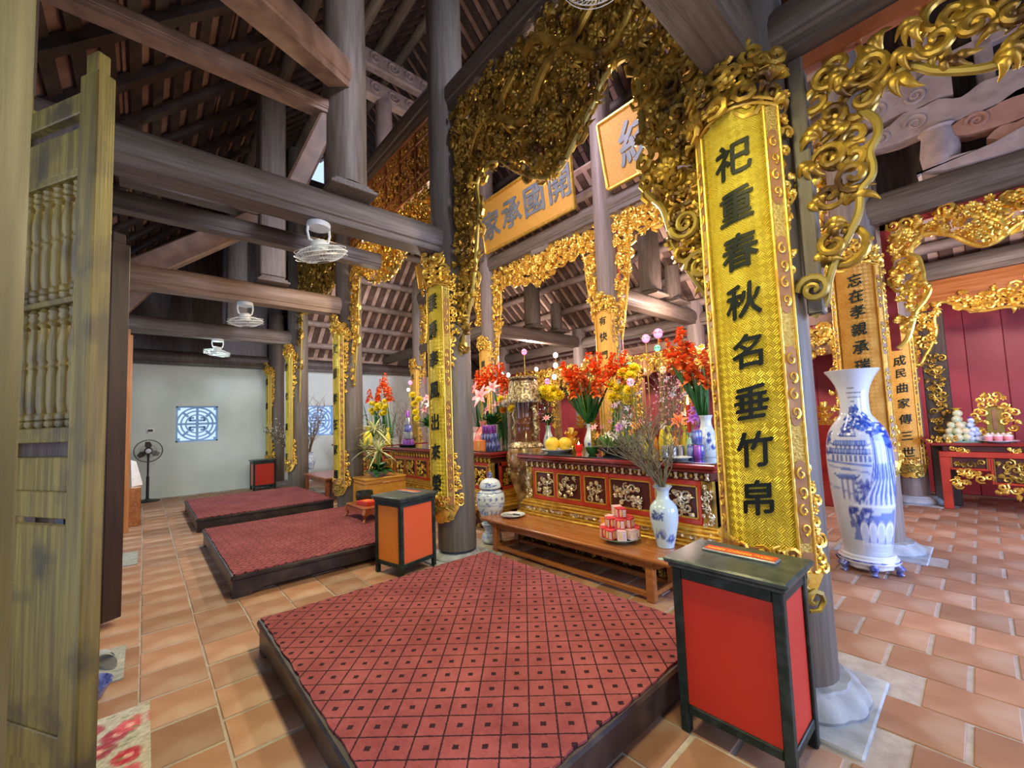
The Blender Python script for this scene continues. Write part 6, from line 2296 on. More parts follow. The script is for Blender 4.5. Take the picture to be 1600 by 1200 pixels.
for (y, w_) in ((W - 0.04 - 0.19, 0.19), (W - 0.04 - 0.38 - 0.62, 0.62 - 0.02)):
    small = w_ < 0.3
    zl = 0.56 if small else 0.38
    bx(t, 'panel', 0.01, 0.03, y - w_ + 0.01, y + w_ - 0.01, zl + 0.03, 0.735, 'maroon')
    bx(t, 'panel_rail', -0.01, 0.04, y - w_, y + w_, zl, zl + 0.03, 'red')
    for s in (-1, 1):
        bx(t, 'panel_stile', -0.01, 0.04, y + s * w_ - 0.018, y + s * w_ + 0.018, zl, 0.74, 'red')
        bx(t, 'gilt_line', -0.014, -0.008, y + s * (w_ - 0.022) - 0.004, y + s * (w_ - 0.022) + 0.004, zl + 0.03, 0.735, 'goldm', 0)
    b = MB()
    carve(b, [(y - w_ + 0.05, zl + 0.06), (y + w_ - 0.05, zl + 0.06), (y + w_ - 0.05, 0.71), (y - w_ + 0.05, 0.71)], 0.075, 25, lambda u, v, w: (0.01 - w, u, v), 0.012, 0, 1.0)
    b.build('relief', M['goldd'], t)
for (pts, sd) in (([(W - 0.05, 0.55), (W - 0.40, 0.55), (W - 0.42, 0.45), (W - 0.30, 0.42), (W - 0.15, 0.36), (W - 0.05, 0.30)], 31), ([(W - 0.42, 0.37), (-W + 0.42, 0.37), (-W + 0.5, 0.24), (-0.3, 0.20), (0, 0.14), (0.3, 0.20), (W - 0.5, 0.24)], 32)):
    b = MB()
    carve(b, pts, 0.075, sd, lambda u, v, w: (0.0 - w, u, v), 0.03, 0, 1.25)
    b.build('apron_scroll', M['gold'], t)

# ---------------------------------------------------------------- flowers and offerings


def gladiolus(label, grp, x, y, z, seed, L=0.85, lean=(0, 0), spike=0.34, flower='glad', leaves=2):
    r = random.Random(seed)
    t = thing('gladiolus_stem', label, 'flower', (x, y, z), group=grp)
    d = V((lean[0], lean[1], 1)).normalized()
    b = MB()
    top = d * L
    b.tube([(-d * 0.14), d * L * 0.5, top], [0.007, 0.006, 0.003], 6)
    b.build('stem', M['leafl'], t)
    for k in range(leaves):
        b = MB()
        a = r.uniform(0, 2 * PI)
        dd = (d + V((math.cos(a), math.sin(a), 0)) * r.uniform(0.05, 0.26)).normalized()
        b.blade(dd * -0.08, dd, L * r.uniform(0.66, 0.88), 0.058, bend=(math.cos(a), math.sin(a), -0.2), k=0.07, n=7, side=(-math.sin(a + 0.7), math.cos(a + 0.7), 0))
        b.build('leaf', M['leaf'], t)
    b = MB()
    nf = int(spike / 0.042)
    for i in range(nf):
        e = i / max(1, nf - 1)
        p = d * (L * (1 - spike / L) + spike * e)
        s = 0.066 * (1.15 - 0.6 * e)
        for q in range(3):
            a = r.uniform(0, 2 * PI)
            c = p + V((math.cos(a), math.sin(a), 0.1)) * s * 0.55
            for g in range(5):
                aa = g * 2 * PI / 5 + r.random()
                pd = (V((math.cos(a), math.sin(a), 0.25)) + V((math.cos(aa) * -math.sin(a), math.cos(aa) * math.cos(a), math.sin(aa))) * 0.9)
                b.blade(c, pd, s * 1.3, s * 0.95, bend=(0, 0, -0.6), k=0.25, n=3)
    b.build('florets', M[flower], t)
    return t


def mum(label, grp, x, y, z, seed, m='yel', L=0.28, lean=(0, 0), rr=0.05, leafm='leaf'):
    """one chrysanthemum on its stem, with leaves"""
    r = random.Random(seed)
    t = thing('chrysanthemum', label, 'flower', (x, y, z), group=grp)
    rr *= 1.25
    d = V((lean[0], lean[1], 1)).normalized()
    b = MB()
    b.tube([d * -0.08, d * L], [0.004, 0.003], 5)
    for k in range(7):
        a = r.uniform(0, 2 * PI)
        b.blade(d * L * r.uniform(0.05, 0.8), V((math.cos(a), math.sin(a), 0.35)), 0.085, 0.045, n=4)
    b.build('stem_and_leaves', M[leafm], t)
    b = MB()
    T = V((0, 0, 1)).rotation_difference((d + V((-0.7, -0.3, 0))).normalized()).to_matrix().to_4x4()
    T.translation = d * L
    b.T = T
    for ring, (n, tilt, l) in enumerate(((13, -0.45, 0.9), (14, 0.0, 1.0), (12, 0.4, 1.0), (10, 0.8, 0.9), (6, 1.2, 0.8))):
        for q in range(n):
            a = 2 * PI * q / n + ring
            b.blade((0, 0, 0.1 * rr), (math.cos(a) * math.cos(tilt), math.sin(a) * math.cos(tilt), math.sin(tilt)), rr * l, rr * 0.5, bend=(0, 0, 1), k=0.15, n=3)
    b.build('flower_head', M[m], t)
    return t


def bloom(label, grp, x, y, z, m, s=0.05, name='blossom', cat='flower', n=7, seed=0, stem=0.25):
    """loose open blossom (lily, orchid, peony like) on a short stalk"""
    r = random.Random(seed)
    t = thing(name, label, cat, (x, y, z), group=grp)
    b = MB()
    b.tube([(0, 0, -stem), (0.01, 0.0, 0)], 0.004, 5)
    b.build('stalk', M['leafl'], t)
    b = MB()
    ax = V((-0.7, r.uniform(-0.5, 0.3), r.uniform(0.2, 0.8))).normalized()
    T = V((0, 0, 1)).rotation_difference(ax).to_matrix().to_4x4()
    b.T = T
    for q in range(n):
        a = 2 * PI * q / n
        b.blade((0, 0, 0), (math.cos(a), math.sin(a), 0.55), s * 1.15, s * 0.55, bend=(math.cos(a), math.sin(a), -0.9), k=0.3, n=5)
    for q in range(5):
        a = 2 * PI * q / 5
        b.tube([(0, 0, 0), (0.2 * s * math.cos(a), 0.2 * s * math.sin(a), 0.6 * s)], 0.03 * s + 0.0008, 4)
    b.build('petals', M[m], t)
    return t


def bushy(label, x, y, z, seed, m='leaf', R0=0.12, n=40, l=0.10, w=0.04, name='green_foliage', grp=None, cat='plant'):
    r = random.Random(seed)
    t = thing(name, label, cat, (x, y, z), group=grp)
    b = MB()
    for k in range(n):
        a, e = r.uniform(0, 2 * PI), r.uniform(0.1, 1.4)
        d = V((math.cos(a) * math.cos(e), math.sin(a) * math.cos(e), math.sin(e)))
        b.blade(d * R0 * r.uniform(0.0, 0.6) + V((0, 0, 0.0)), d, l * r.uniform(0.7, 1.2), w, n=4, k=0.25)
    b.build('leaves', M[m], t)
    b = MB()
    for k in range(6):
        a = r.uniform(0, 2 * PI)
        b.tube([(0, 0, -0.05), (0.3 * R0 * math.cos(a), 0.3 * R0 * math.sin(a), R0 * 0.8)], 0.004, 5)
    b.build('stalks', M['leafl'], t)
    return t


# --- on the near altar -------------------------------------------------
def at(px, py, x):
    p = onx(px, py, x)
    return p.x, p.y, p.z


# left gladiolus bouquet
vA = (4.28, onx(923, 690, 4.28).y)
vase('blue and white vase holding the left bunch of red gladioli on the near altar', vA[0], vA[1], AZ, 0.34, 0.085, cv_sprig(21), bottle_shape)
G1 = 'red gladioli in the left vase on the near altar'
for i in range(9):
    a = 2 * PI * i / 9
    gladiolus('red gladiolus in the left vase on the near altar', G1, vA[0] + 0.015 * math.cos(a), vA[1] + 0.02 * math.sin(a), AZ + 0.33, 300 + i, 0.62 + 0.14 * (i % 3), (-0.10 + 0.12 * math.cos(a), 0.42 * math.sin(a + 0.2)), 0.22, leaves=4)
vB = (4.10, onx(1105, 690, 4.10).y)
vase('blue and white vase with blue flowers at the right end of the near altar', vB[0], vB[1], AZ, 0.40, 0.105, cv_sprig(22, 3), bottle_shape, nA=96)
G2 = 'red gladioli in the right vase on the near altar'
for i, (ln, lab) in enumerate((((-0.05, -0.06), 'upright thick red gladiolus spike beside the big couplet board'), ((0.0, 0.28), 'red gladiolus leaning left out of the right altar vase, middle one'), ((-0.08, 0.42), 'red gladiolus leaning furthest left out of the right altar vase'), ((0.05, 0.20), 'tall red gladiolus at the back of the right altar vase'), ((-0.12, 0.10), 'short red gladiolus at the front of the right altar vase'))):
    gladiolus(lab, G2, vB[0], vB[1] + 0.01 * i, AZ + 0.39, 320 + i, (0.62, 0.80, 0.86, 0.92, 0.56)[i], ln, (0.32, 0.34, 0.34, 0.26, 0.2)[i], leaves=4)
vC = (4.25, onx(857, 680, 4.25).y)
vase('slender blue and white vase with yellow chrysanthemums left on the near altar', vC[0], vC[1], AZ, 0.33, 0.075, cv_sprig(23, 2), bottle_shape)
G3 = 'yellow chrysanthemums in the slender vase on the near altar'
bushy('dark leafy greens below the yellow chrysanthemums in the slender vase', vC[0], vC[1], AZ + 0.36, 5, 'leaf', 0.16, 70, 0.11, 0.05)
for i in range(9):
    a = 2 * PI * i / 9
    s = 0.5 if i % 2 else 0.25
    mum('yellow chrysanthemum crowning the slender vase on the near altar', G3, vC[0] + 0.02 * math.cos(a), vC[1] + 0.02 * math.sin(a), AZ + 0.34, 340 + i, 'yel', 0.38 + 0.05 * (i % 3), (0.45 * s * math.cos(a), s * math.sin(a)), 0.075)
for i, (a, m_) in enumerate(((1.2, 'pink'), (-0.9, 'pink'), (2.6, 'purple'))):
    bloom(('pink blossom low on the left of the slender altar vase', 'pink blossom low on the right of the slender altar vase', 'purple blossom among the greens of the slender altar vase')[i], None, vC[0] - 0.12, vC[1] + 0.10 * math.sin(a) * 1.2, AZ + 0.48 + 0.10 * (i == 2) - 0.05 * i, m_, 0.05, seed=i)


# plate of pomelos
PX_, PY_ = 3.86, onx(870, 698, 3.86).y
t = thing('footed_plate', 'white plate under the yellow pomelos on the near altar', 'plate', (PX_, PY_, AZ))
b = MB()
b.lathe([(0.11, 0), (0.12, 0.01), (0.17, 0.022), (0.20, 0.042), (0.201, 0.046), (0.165, 0.030), (0.11, 0.020), (0.001, 0.019)], 40)
b.build('dish', M['porc'], t)
for i, (dx, dy, lab) in enumerate(((-0.075, 0.01, 'yellow pomelo at the front of the plate'), (0.035, 0.105, 'yellow pomelo at the left of the plate'), (0.035, -0.105, 'yellow pomelo at the right of the plate'))):
    t = thing('pomelo', lab, 'fruit', (PX_ + dx, PY_ + dy, AZ + 0.025), group='pomelos on the near altar')
    t.scale = (1.22, 1.22, 1.22)
    b = MB()
    b.lathe([(0.004, 0.002), (0.035, 0.006), (0.060, 0.028), (0.072, 0.062), (0.066, 0.095), (0.045, 0.122), (0.018, 0.134), (0.004, 0.132)], 22)
    b.build('peel', M['pomelo'], t)
    b = MB()
    b.lathe([(0.010, 0.129), (0.008, 0.137), (0.002, 0.138)], 8)
    b.build('stem_end', M['leaf'], t)

# red candle glass
t = thing('candle_glass', 'red votive candle burning in a glass on the near altar', 'candle', (3.76, onx(905, 712, 3.76).y, AZ))
b = MB()
b.lathe([(0.040, 0.0), (0.030, 0.006), (0.026, 0.025), (0.038, 0.04), (0.044, 0.07), (0.044, 0.115), (0.040, 0.115), (0.039, 0.075), (0.001, 0.07)], 24)
b.build('glass', M['glassr'], t)
b = MB()
b.lathe([(0.001, 0.075), (0.010, 0.085), (0.014, 0.105), (0.008, 0.13), (0.001, 0.15)], 10)
b.build('flame', M['flame'], t)


def lotus_cup(label, x, y, z, s=1.0, m='gold', tiers=3):
    t = thing('lotus_stand', label, 'ornament', (x, y, z))
    for k in range(tiers):
        b = MB()
        n = 12
        zz = (0.02 + 0.085 * k) * s
        rr = (0.12 - 0.027 * k) * s
        for q in range(n):
            a = 2 * PI * (q + 0.5 * (k % 2)) / n
            b.blade((rr * 0.55 * math.cos(a), rr * 0.55 * math.sin(a), zz), (math.cos(a), math.sin(a), 0.65), 0.09 * s, 0.062 * s, bend=(-math.cos(a), -math.sin(a), 0.8), k=0.22, n=5, fold=-0.3)
        b.lathe([(rr * 0.62, zz - 0.02 * s), (rr * 0.75, zz + 0.01), (rr * 0.5, zz + 0.045 * s), (0.002, zz + 0.05 * s)], 16)
        b.build('petal_tier', M[m], t)
    b = MB()
    b.lathe([(0.075 * s, 0.0), (0.08 * s, 0.012 * s), (0.03 * s, 0.03 * s), (0.028 * s, 0.2 * s), (0.045 * s, 0.285 * s), (0.04 * s, 0.30 * s), (0.001, 0.30 * s)], 20)
    b.build('stem', M[m], t)
    return t


lotus_cup('tiered yellow gilt lotus stand behind the pomelos', 4.15, onx(893, 690, 4.15).y, AZ, 1.0, 'gold')
lotus_cup('gilt lotus stand partly hidden by the big couplet board', 4.5, 1.75, AZ, 0.9, 'gold')

# green glass bowl, shallow planter, tall brass incense tube
t = thing('green_bowl', 'small green glass bowl beside the red candle', 'bowl', (3.80, onx(925, 710, 3.80).y, AZ))
b = MB()
b.lathe([(0.03, 0.0), (0.035, 0.006), (0.06, 0.04), (0.072, 0.085), (0.068, 0.085), (0.055, 0.042), (0.03, 0.012), (0.001, 0.011)], 28)
b.build('bowl', M['leaf'], t)
t = thing('incense_tube', 'slim gilt tube standing before the left gladioli', 'incense holder', (4.05, onx(925, 690, 4.05).y - 0.03, AZ))
b = MB()
b.lathe([(0.05, 0), (0.055, 0.015), (0.03, 0.03), (0.034, 0.06), (0.034, 0.34), (0.042, 0.36), (0.036, 0.36), (0.001, 0.35)], 20)
b.build('tube', M['goldd'], t)
PLX, PLY = 4.02, onx(965, 692, 4.02).y
t = thing('shallow_planter', 'wide shallow planter with young greens in the middle of the near altar', 'planter', (PLX, PLY, AZ))
b = MB()
b.lathe([(0.14, 0), (0.16, 0.012), (0.23, 0.07), (0.275, 0.088), (0.276, 0.094), (0.22, 0.085), (0.001, 0.08)], 40)
b.build('dish', M['metal'], t)
for i in range(10):
    a = 2 * PI * i / 10
    bushy('light green shoot growing in the wide shallow planter', PLX + 0.15 * math.cos(a), PLY + 0.17 * math.sin(a), AZ + 0.09, 60 + i, 'leafl' if i % 3 else 'leaf', 0.06, 16, 0.16, 0.032, grp='green shoots in the shallow planter')
for i in range(16):
    r_ = random.Random(400 + i)
    m_ = ('lilac', 'yel', 'orange', 'purple', 'whitep', 'pink', 'lilac', 'orange')[i % 8]
    nm_ = {'lilac': 'grey lilac', 'yel': 'yellow', 'orange': 'orange', 'purple': 'purple', 'whitep': 'white', 'pink': 'pink'}[m_]
    bloom('small %s blossom in the wide shallow planter' % nm_, '%s blossoms in the shallow planter' % nm_, PLX + r_.uniform(-0.16, 0.16), PLY + r_.uniform(-0.25, 0.22), AZ + 0.20 + r_.uniform(0, 0.14), m_, 0.045, seed=i, n=6, stem=0.12)
branch_bunch('tangle of bare twigs rising from the back of the near altar', 4.45, 2.35, AZ, 14, 0.95, 0.30, 'twig', 31, thick=0.006, bud='pink')
branch_bunch('low spray of grey twigs lying over the front of the near altar', 3.85, 2.25, AZ + 0.12, 16, 0.50, 1.6, 'twig', 33, thick=0.006, lean=(-0.1, 0.25))

# wrapped sweets, cans and dishes crowding the right half of the altar
r = random.Random(91)


def packet(label, grp, x, y, z, m, w, h, seed, topm=None):
    """tall wrapped packet with a gathered top"""
    t = thing('wrapped_packet', label, 'packet', (x, y, z), group=grp)
    b = MB()
    b.lathe([(w * 0.50, 0), (w * 0.55, 0.02), (w * 0.52, h * 0.35), (w * 0.36, h * 0.60), (w * 0.15, h * 0.76), (w * 0.12, h * 0.80), (w * 0.42, h), (w * 0.2, h * 0.97)], 28, fl=lambda q: 1 + 0.10 * math.sin(q * 2 * PI * 7 + seed))
    b.build('wrapping', M[m], t)
    b = MB()
    b.lathe([(w * 0.14, h * 0.76), (w * 0.16, h * 0.78), (w * 0.12, h * 0.80)], 10)
    b.build('tie', M[topm or 'signred'], t)


def jar_glass(label, grp, x, y, z, m, h=0.13, rr=0.04):
    t = thing('drink_can', label, 'can', (x, y, z), group=grp)
    b = MB()
    b.lathe([(rr * 0.8, 0), (rr, 0.008), (rr, h - 0.012), (rr * 0.82, h), (rr * 0.75, h - 0.004), (0.001, h - 0.004)], 18)
    b.build('body', M[m], t)
    b = MB()
    b.lathe([(rr * 0.82, h - 0.002), (rr * 0.84, h + 0.002), (rr * 0.3, h + 0.001), (0.001, h + 0.001)], 18)
    b.build('rim', M['metal'], t)


packs = [(1012, 'yel', 0.30, 0.10), (1022, 'orange', 0.26, 0.09), (1036, 'yel', 0.34, 0.09), (1046, 'yel', 0.30, 0.08), (1056, 'orange', 0.24, 0.10), (1070, 'yel', 0.28, 0.09), (1002, 'whitep', 0.20, 0.08), (1078, 'celadon', 0.22, 0.08)]
for i, (px, m_, h, w) in enumerate(packs):
    x = 4.15 + 0.22 * (i % 3)
    lab = {'yel': 'yellow', 'orange': 'orange', 'whitep': 'white', 'celadon': 'pale green'}[m_]
    packet('%s wrapped packet %s, right half of near altar' % (lab, ('leaning by the twigs', 'next to the planter', 'with the tallest gathered top', 'beside the tallest packet', 'under a red blossom', 'nearest the right vase', 'small one at the left', 'small one at the back')[i]), None, x, onx(px, 690, x).y, AZ, m_, w, h, i)
bloom('red open blossom over the orange wrapped packet on the near altar', None, *at(1060, 658, 4.0), 'glad', 0.075, seed=3, stem=0.3)
for i, (px, x) in enumerate(((1040, 3.78), (1052, 3.80), (1046, 3.90), (1064, 3.86))):
    jar_glass('silvery drink can among the twigs on the near altar', 'silvery drink cans on the near altar', x, onx(px, 712, x).y, AZ, 'metal', 0.12, 0.036)
for i in range(6):
    x = 3.85 + 0.05 * (i % 2)
    jar_glass('blue drink can beside the right altar vase', 'blue drink cans beside the right altar vase', x, onx(1083 + 5 * i - 12 * (i > 3), 705, x).y + 0.02, AZ + (0.135 if i > 3 else 0), 'bluecan' if i != 2 else 'purpcan', 0.13, 0.033)
t = thing('shallow_dish', 'white dish near the right front corner of the near altar', 'dish', (3.72, onx(1062, 722, 3.72).y, AZ))
b = MB()
b.lathe([(0.06, 0), (0.07, 0.006), (0.11, 0.022), (0.112, 0.026), (0.07, 0.012), (0.001, 0.011)], 32)
b.build('dish', M['porc'], t)
# red tapers and purple orchids behind the right vase
for i, (px, py) in enumerate(((1075, 640), (1083, 632))):
    p = at(px, py, 4.4)
    t = thing('red_taper', 'tall red candle %s behind the right altar vase' % ('with a white tip' if i else 'standing lower'), 'candle', (4.4, p[1], AZ))
    b = MB()
    b.lathe([(0.03, 0), (0.012, 0.03), (0.018, 0.06), (0.02, 0.50 + 0.08 * i), (0.012, 0.52 + 0.08 * i)], 14)
    b.build('candle', M['boxred'], t)
    b = MB()
    b.lathe([(0.010, 0.52 + 0.08 * i), (0.012, 0.55 + 0.08 * i), (0.002, 0.61 + 0.08 * i)], 10)
    b.build('tip', M['whitep'] if i else M['flame'], t)
for i, (px, py) in enumerate(((1086, 640), (1090, 652), (1093, 668), (1082, 655), (1096, 680))):
    bloom('purple orchid blossom cascading behind the right altar vase', 'purple orchids behind the right altar vase', *at(px, py, 4.3), 'purple', 0.06, seed=i, stem=0.2)
# yellow standing flowers at the middle back, pink lotus lamp and lit bulbs
for i, (px, py) in enumerate(((958, 622), (966, 610), (976, 600), (985, 590), (972, 625), (962, 640), (984, 612), (955, 604), (990, 578), (974, 585), (983, 628))):
    x = 4.7 + 0.04 * (i % 3)
    p = at(px, py, x)
    mum('yellow chrysanthemum of the tall back bunch, middle of the near altar', 'yellow chrysanthemums at the back of the near altar', x, p[1], AZ + 0.0, 500 + i, 'yel', p[2] - AZ, (0, 0), 0.075, 'leaf')
for i, (px, py) in enumerate(((950, 560), (962, 566), (972, 556))):
    x = 4.75
    p = at(px, py, x)
    gladiolus('red gladiolus of the tall back bunch, middle of the near altar', 'red gladioli at the back of the near altar', x, p[1], AZ, 520 + i, p[2] - AZ + 0.05, (0, 0.02 * (i - 3)), 0.3, 'glad', 1)
for i in range(36):
    rr_ = random.Random(600 + i)
    m_ = ('lilac', 'lilac', 'whitep', 'pink', 'twig')[i % 5]
    px, py = rr_.uniform(935, 1080), rr_.uniform(590, 668)
    x = rr_.uniform(4.35, 4.85)
    p = at(px, py, x)
    if m_ == 'twig':
        continue
    bloom('tiny %s paper blossom at the back of the near altar' % {'lilac': 'grey lilac', 'whitep': 'white', 'pink': 'pink'}[m_], 'tiny %s blossoms at the back of the near altar' % {'lilac': 'grey lilac', 'whitep': 'white', 'pink': 'pink'}[m_], *p, m_, 0.042, seed=i, n=5, stem=p[2] - AZ)


def lamp_lotus(label, x, y, z, m, s=0.07, zb=AZ, petals='pink'):
    """lit lotus lamp on a thin stem"""
    t = thing('lotus_lamp', label, 'lamp', (x, y, zb))
    h = z - zb
    b = MB()
    b.lathe([(0.05, 0), (0.045, 0.012), (0.008, 0.02), (0.006, h - s * 0.4), (0.02, h - s * 0.3)], 12)
    b.build('stem', M['goldd'], t)
    b = MB()
    b.ball((0, 0, h), (s * 0.55, s * 0.55, s * 0.62), 12, 8)
    b.build('bulb', M[m], t)
    b = MB()
    for q in range(8):
        a = q * PI / 4
        b.blade((0, 0, h - s * 0.45), (math.cos(a), math.sin(a), 0.5), s * 0.95, s * 0.5, bend=(0, 0, 1), k=0.3, n=4)
    b.build('petals', M[petals], t)
    return t


for (px, py, x, m_, s, lab, pt) in ((985, 597, 4.6, 'bulbp', 0.085, 'coral pink lotus lamp beside the back bunch of yellow flowers', 'pink'), (983, 571, 4.8, 'bulbg', 0.075, 'green lit lotus bulb above the yellow flowers', 'leafl'), (868, 555, 4.75, 'bulbw', 0.07, 'upper white lotus bulb left of the red gladioli', 'whitep'), (868, 571, 4.65, 'bulbw', 0.07, 'lower white lotus bulb left of the red gladioli', 'whitep'), (866, 589, 4.6, 'bulbw', 0.07, 'cream lotus bulb above the yellow chrysanthemums', 'whitep'), (976, 555, 5.2, 'bulbo', 0.085, 'orange lotus bulb right of the middle couplet board', 'orange'), (1028, 521, 5.2, 'bulbp', 0.11, 'bright pink lotus lamp near the red gladioli at right', 'pink'), (1009, 529, 5.3, 'bulbp', 0.10, 'paler pink lotus lamp left of the brightest one', 'whitep'), (1027, 544, 5.0, 'bulbg', 0.07, 'small green lit bulb under the bright pink lamp', 'leafl'), (1036, 578, 4.8, 'bulbo', 0.075, 'cream and orange bulb among the right gladioli', 'yel'), (838, 577, 4.9, 'bulbw', 0.06, 'white bulb beside the brown ceramic lantern', 'whitep'), (784, 585, 5.0, 'bulbw', 0.07, 'left white bulb behind the brown ceramic lantern', 'whitep'), (794, 586, 5.0, 'bulbw', 0.07, 'right white bulb behind the brown ceramic lantern', 'whitep'), (855, 596, 4.9, 'bulbp', 0.08, 'rose lit bulb over the yellow chrysanthemums', 'pink'), (819, 550, 4.9, 'bulbp', 0.085, 'pink lamp floating above the brown ceramic lantern', 'pink'), (638, 609, 4.9, 'bulbw', 0.07, 'white bulb on the second altar seen left of the yellow couplet board', 'whitep'), (641, 598, 4.9, 'bulbp', 0.09, 'pale pink lamp on the second altar left of the yellow couplet board', 'whitep')):
    p = at(px, py, x)
    if x < 4.9:
        lamp_lotus(lab, *p, m_, s, AZ, pt)
    else:
        lamp_lotus(lab, *p, m_, s, 0.0, pt)

# ---------------------------------------------------------------- brown ceramic lantern urn between the altars
ux, uy = 3.97, 4.22
t = thing('ceramic_urn', 'tall brown glazed ceramic urn with a mosaic lantern shaped neck', 'urn', (ux, uy, 0))
b = MB()
b.lathe([(0.20, 0.0), (0.21, 0.03), (0.19, 0.06), (0.17, 0.12), (0.19, 0.20), (0.175, 0.25)], 36)
b.build('pedestal', M['amber'], t)
b = MB()
b.lathe([(0.14, 0.25), (0.15, 0.28), (0.145, 0.34), (0.17, 0.50), (0.225, 0.70), (0.265, 0.88), (0.275, 0.98), (0.262, 1.06), (0.235, 1.12)], 44, fl=lambda q: 1 + 0.012 * math.cos(q * 2 * PI * 18))
b.build('body', M['amber'], t)
b = MB()
b.lathe([(0.235, 1.12), (0.245, 1.135), (0.235, 1.16), (0.20, 1.19), (0.15, 1.215)], 44, fl=lambda q: 1 + 0.02 * math.cos(q * 2 * PI * 12))
b.build('shoulder_collar', M['goldglaze'], t)
b = MB()
b.lathe([(0.165, 1.21), (0.15, 1.26), (0.125, 1.36), (0.118, 1.42), (0.13, 1.445), (0.13, 1.465), (0.115, 1.49), (0.122, 1.60), (0.135, 1.72), (0.14, 1.76)], 40)
b.build('neck', M['brownglaze'], t)
for sg in (-1, 1):
    b = MB()
    pts = [(0, sg * 0.115, 1.30), (0, sg * 0.20, 1.28), (0, sg * 0.235, 1.38), (0, sg * 0.19, 1.47), (0, sg * 0.225, 1.58), (0, sg * 0.17, 1.67), (0, sg * 0.125, 1.66)]
    b.tube(pts, [0.02, 0.032, 0.035, 0.026, 0.034, 0.03, 0.02], 8)
    for k in range(10):
        p = V(pts[1 + k % 5])
        b.ball(p + V((0.02 * math.sin(k * 2), sg * 0.02, 0.02 * math.cos(k * 3))), 0.018, 6, 4)
    b.build('dragon_handle', M['goldglaze'], t)
b = MB()
b.lathe([(0.14, 1.735), (0.20, 1.745), (0.243, 1.735), (0.25, 1.755), (0.235, 1.80), (0.215, 1.93), (0.20, 2.03), (0.10, 2.035)], 48, fl=lambda q: 1 + 0.015 * math.cos(q * 2 * PI * 16))
b.build('mosaic_shade', M['goldglaze'], t)
b = MB()
b.lathe([(0.185, 2.03), (0.18, 2.05), (0.19, 2.065)], 40)
b.build('shade_neck', M['brownglaze'], t)
b = MB()
b.lathe([(0.18, 2.06), (0.215, 2.07), (0.218, 2.085), (0.205, 2.095), (0.19, 2.085), (0.10, 2.08), (0.002, 2.08)], 44)
b.build('rim', M['goldglaze'], t)
for k in range(9):
    a = 2 * PI * k / 9
    b = MB()
    for q in range(5):
        b.ball((0.26 * math.cos(a + 0.07 * math.sin(q)), 0.26 * math.sin(a + 0.07 * math.sin(q)), 0.78 + 0.06 * q), (0.022, 0.022, 0.03), 6, 4)
    b.build('relief_sprig', M['goldglaze'], t)

# ---------------------------------------------------------------- second altar: lilies, gift stacks, plants
vD = (4.1, onx(770, 680, 4.1).y)
vase('blue and white vase with pink lilies at the right end of the second altar', vD[0], vD[1], AZ, 0.30, 0.075, cv_sprig(41, 2), bottle_shape)
bushy('dark broad leaves under the pink lilies on the second altar', vD[0], vD[1], AZ + 0.36, 15, 'leaf', 0.18, 40, 0.20, 0.08)
for i, (px, py, s) in enumerate(((752, 620, 0.16), (770, 606, 0.11), (744, 605, 0.10), (778, 632, 0.10), (762, 640, 0.09), (786, 618, 0.08))):
    bloom('pink lily %s on the altar right of the broad column' % ('largest and lowest', 'topping the bunch', 'half hidden by the column', 'drooping right', 'facing down', 'bud beside the lantern')[i], 'pink lilies on the second altar', *at(px, py, 4.0 + 0.05 * i), 'pink', s, seed=i + 50, n=6, stem=0.3)
for i, (px, py) in enumerate(((746, 590), (756, 585), (765, 580), (776, 582), (783, 578), (788, 596), (750, 600))):
    p = at(px, py, 4.3)
    gladiolus('red gladiolus behind the pink lilies on the second altar', 'red gladioli behind the pink lilies', 4.3, p[1], AZ + 0.1, 540 + i, p[2] - AZ, (0, 0.0), 0.32, 'glad', 2)
for i, (px, py, m_) in enumerate(((783, 625, 'yel'), (790, 632, 'whitep'), (797, 622, 'yel'), (787, 642, 'orange'), (800, 640, 'yel'), (779, 655, 'yel'))):
    mum('%s flower head packed beside the ceramic urn on the second altar' % {'yel': 'yellow', 'whitep': 'white', 'orange': 'orange'}[m_], '%s flower heads beside the ceramic urn' % m_.replace('whitep', 'white').replace('yel', 'yellow'), 4.2, at(px, py, 4.2)[1], AZ, 560 + i, m_, at(px, py, 4.2)[2] - AZ, (0, 0), 0.06)
t = thing('wrapped_gift', 'pink cellophane wrapped gift at the right end of the second altar', 'gift', (3.80, onx(755, 690, 3.80).y, AZ))
b = MB()
b.lathe([(0.12, 0.0), (0.13, 0.03), (0.14, 0.12), (0.10, 0.24), (0.05, 0.33), (0.02, 0.36), (0.06, 0.43), (0.02, 0.42)], 12, fl=lambda q: 1 + 0.08 * math.sin(q * 2 * PI * 5))
b.build('cellophane', M['cello'], t)
b = MB()
b.lathe([(0.028, 0.345), (0.032, 0.36), (0.028, 0.375)], 12)
b.build('ribbon', M['signred'], t)
t = thing('gift_box', 'orange red gift box before the pink gift on the second altar', 'box', (3.68, onx(752, 698, 3.68).y, AZ), 0.3)
b = MB()
b.box(-0.07, 0.07, -0.09, 0.09, 0, 0.15, 0.004)
b.build('carton', M['cardor'], t)
b = MB()
b.box(-0.072, 0.072, -0.015, 0.015, 0, 0.152, 0.002)
b.build('band', M['gold'], t)
packet('whitish wrapped bundle left of the pink gift on the second altar', None, 3.75, onx(743, 690, 3.75).y, AZ, 'whitep', 0.14, 0.34, 3)
CY = onx(792, 700, 3.85).y
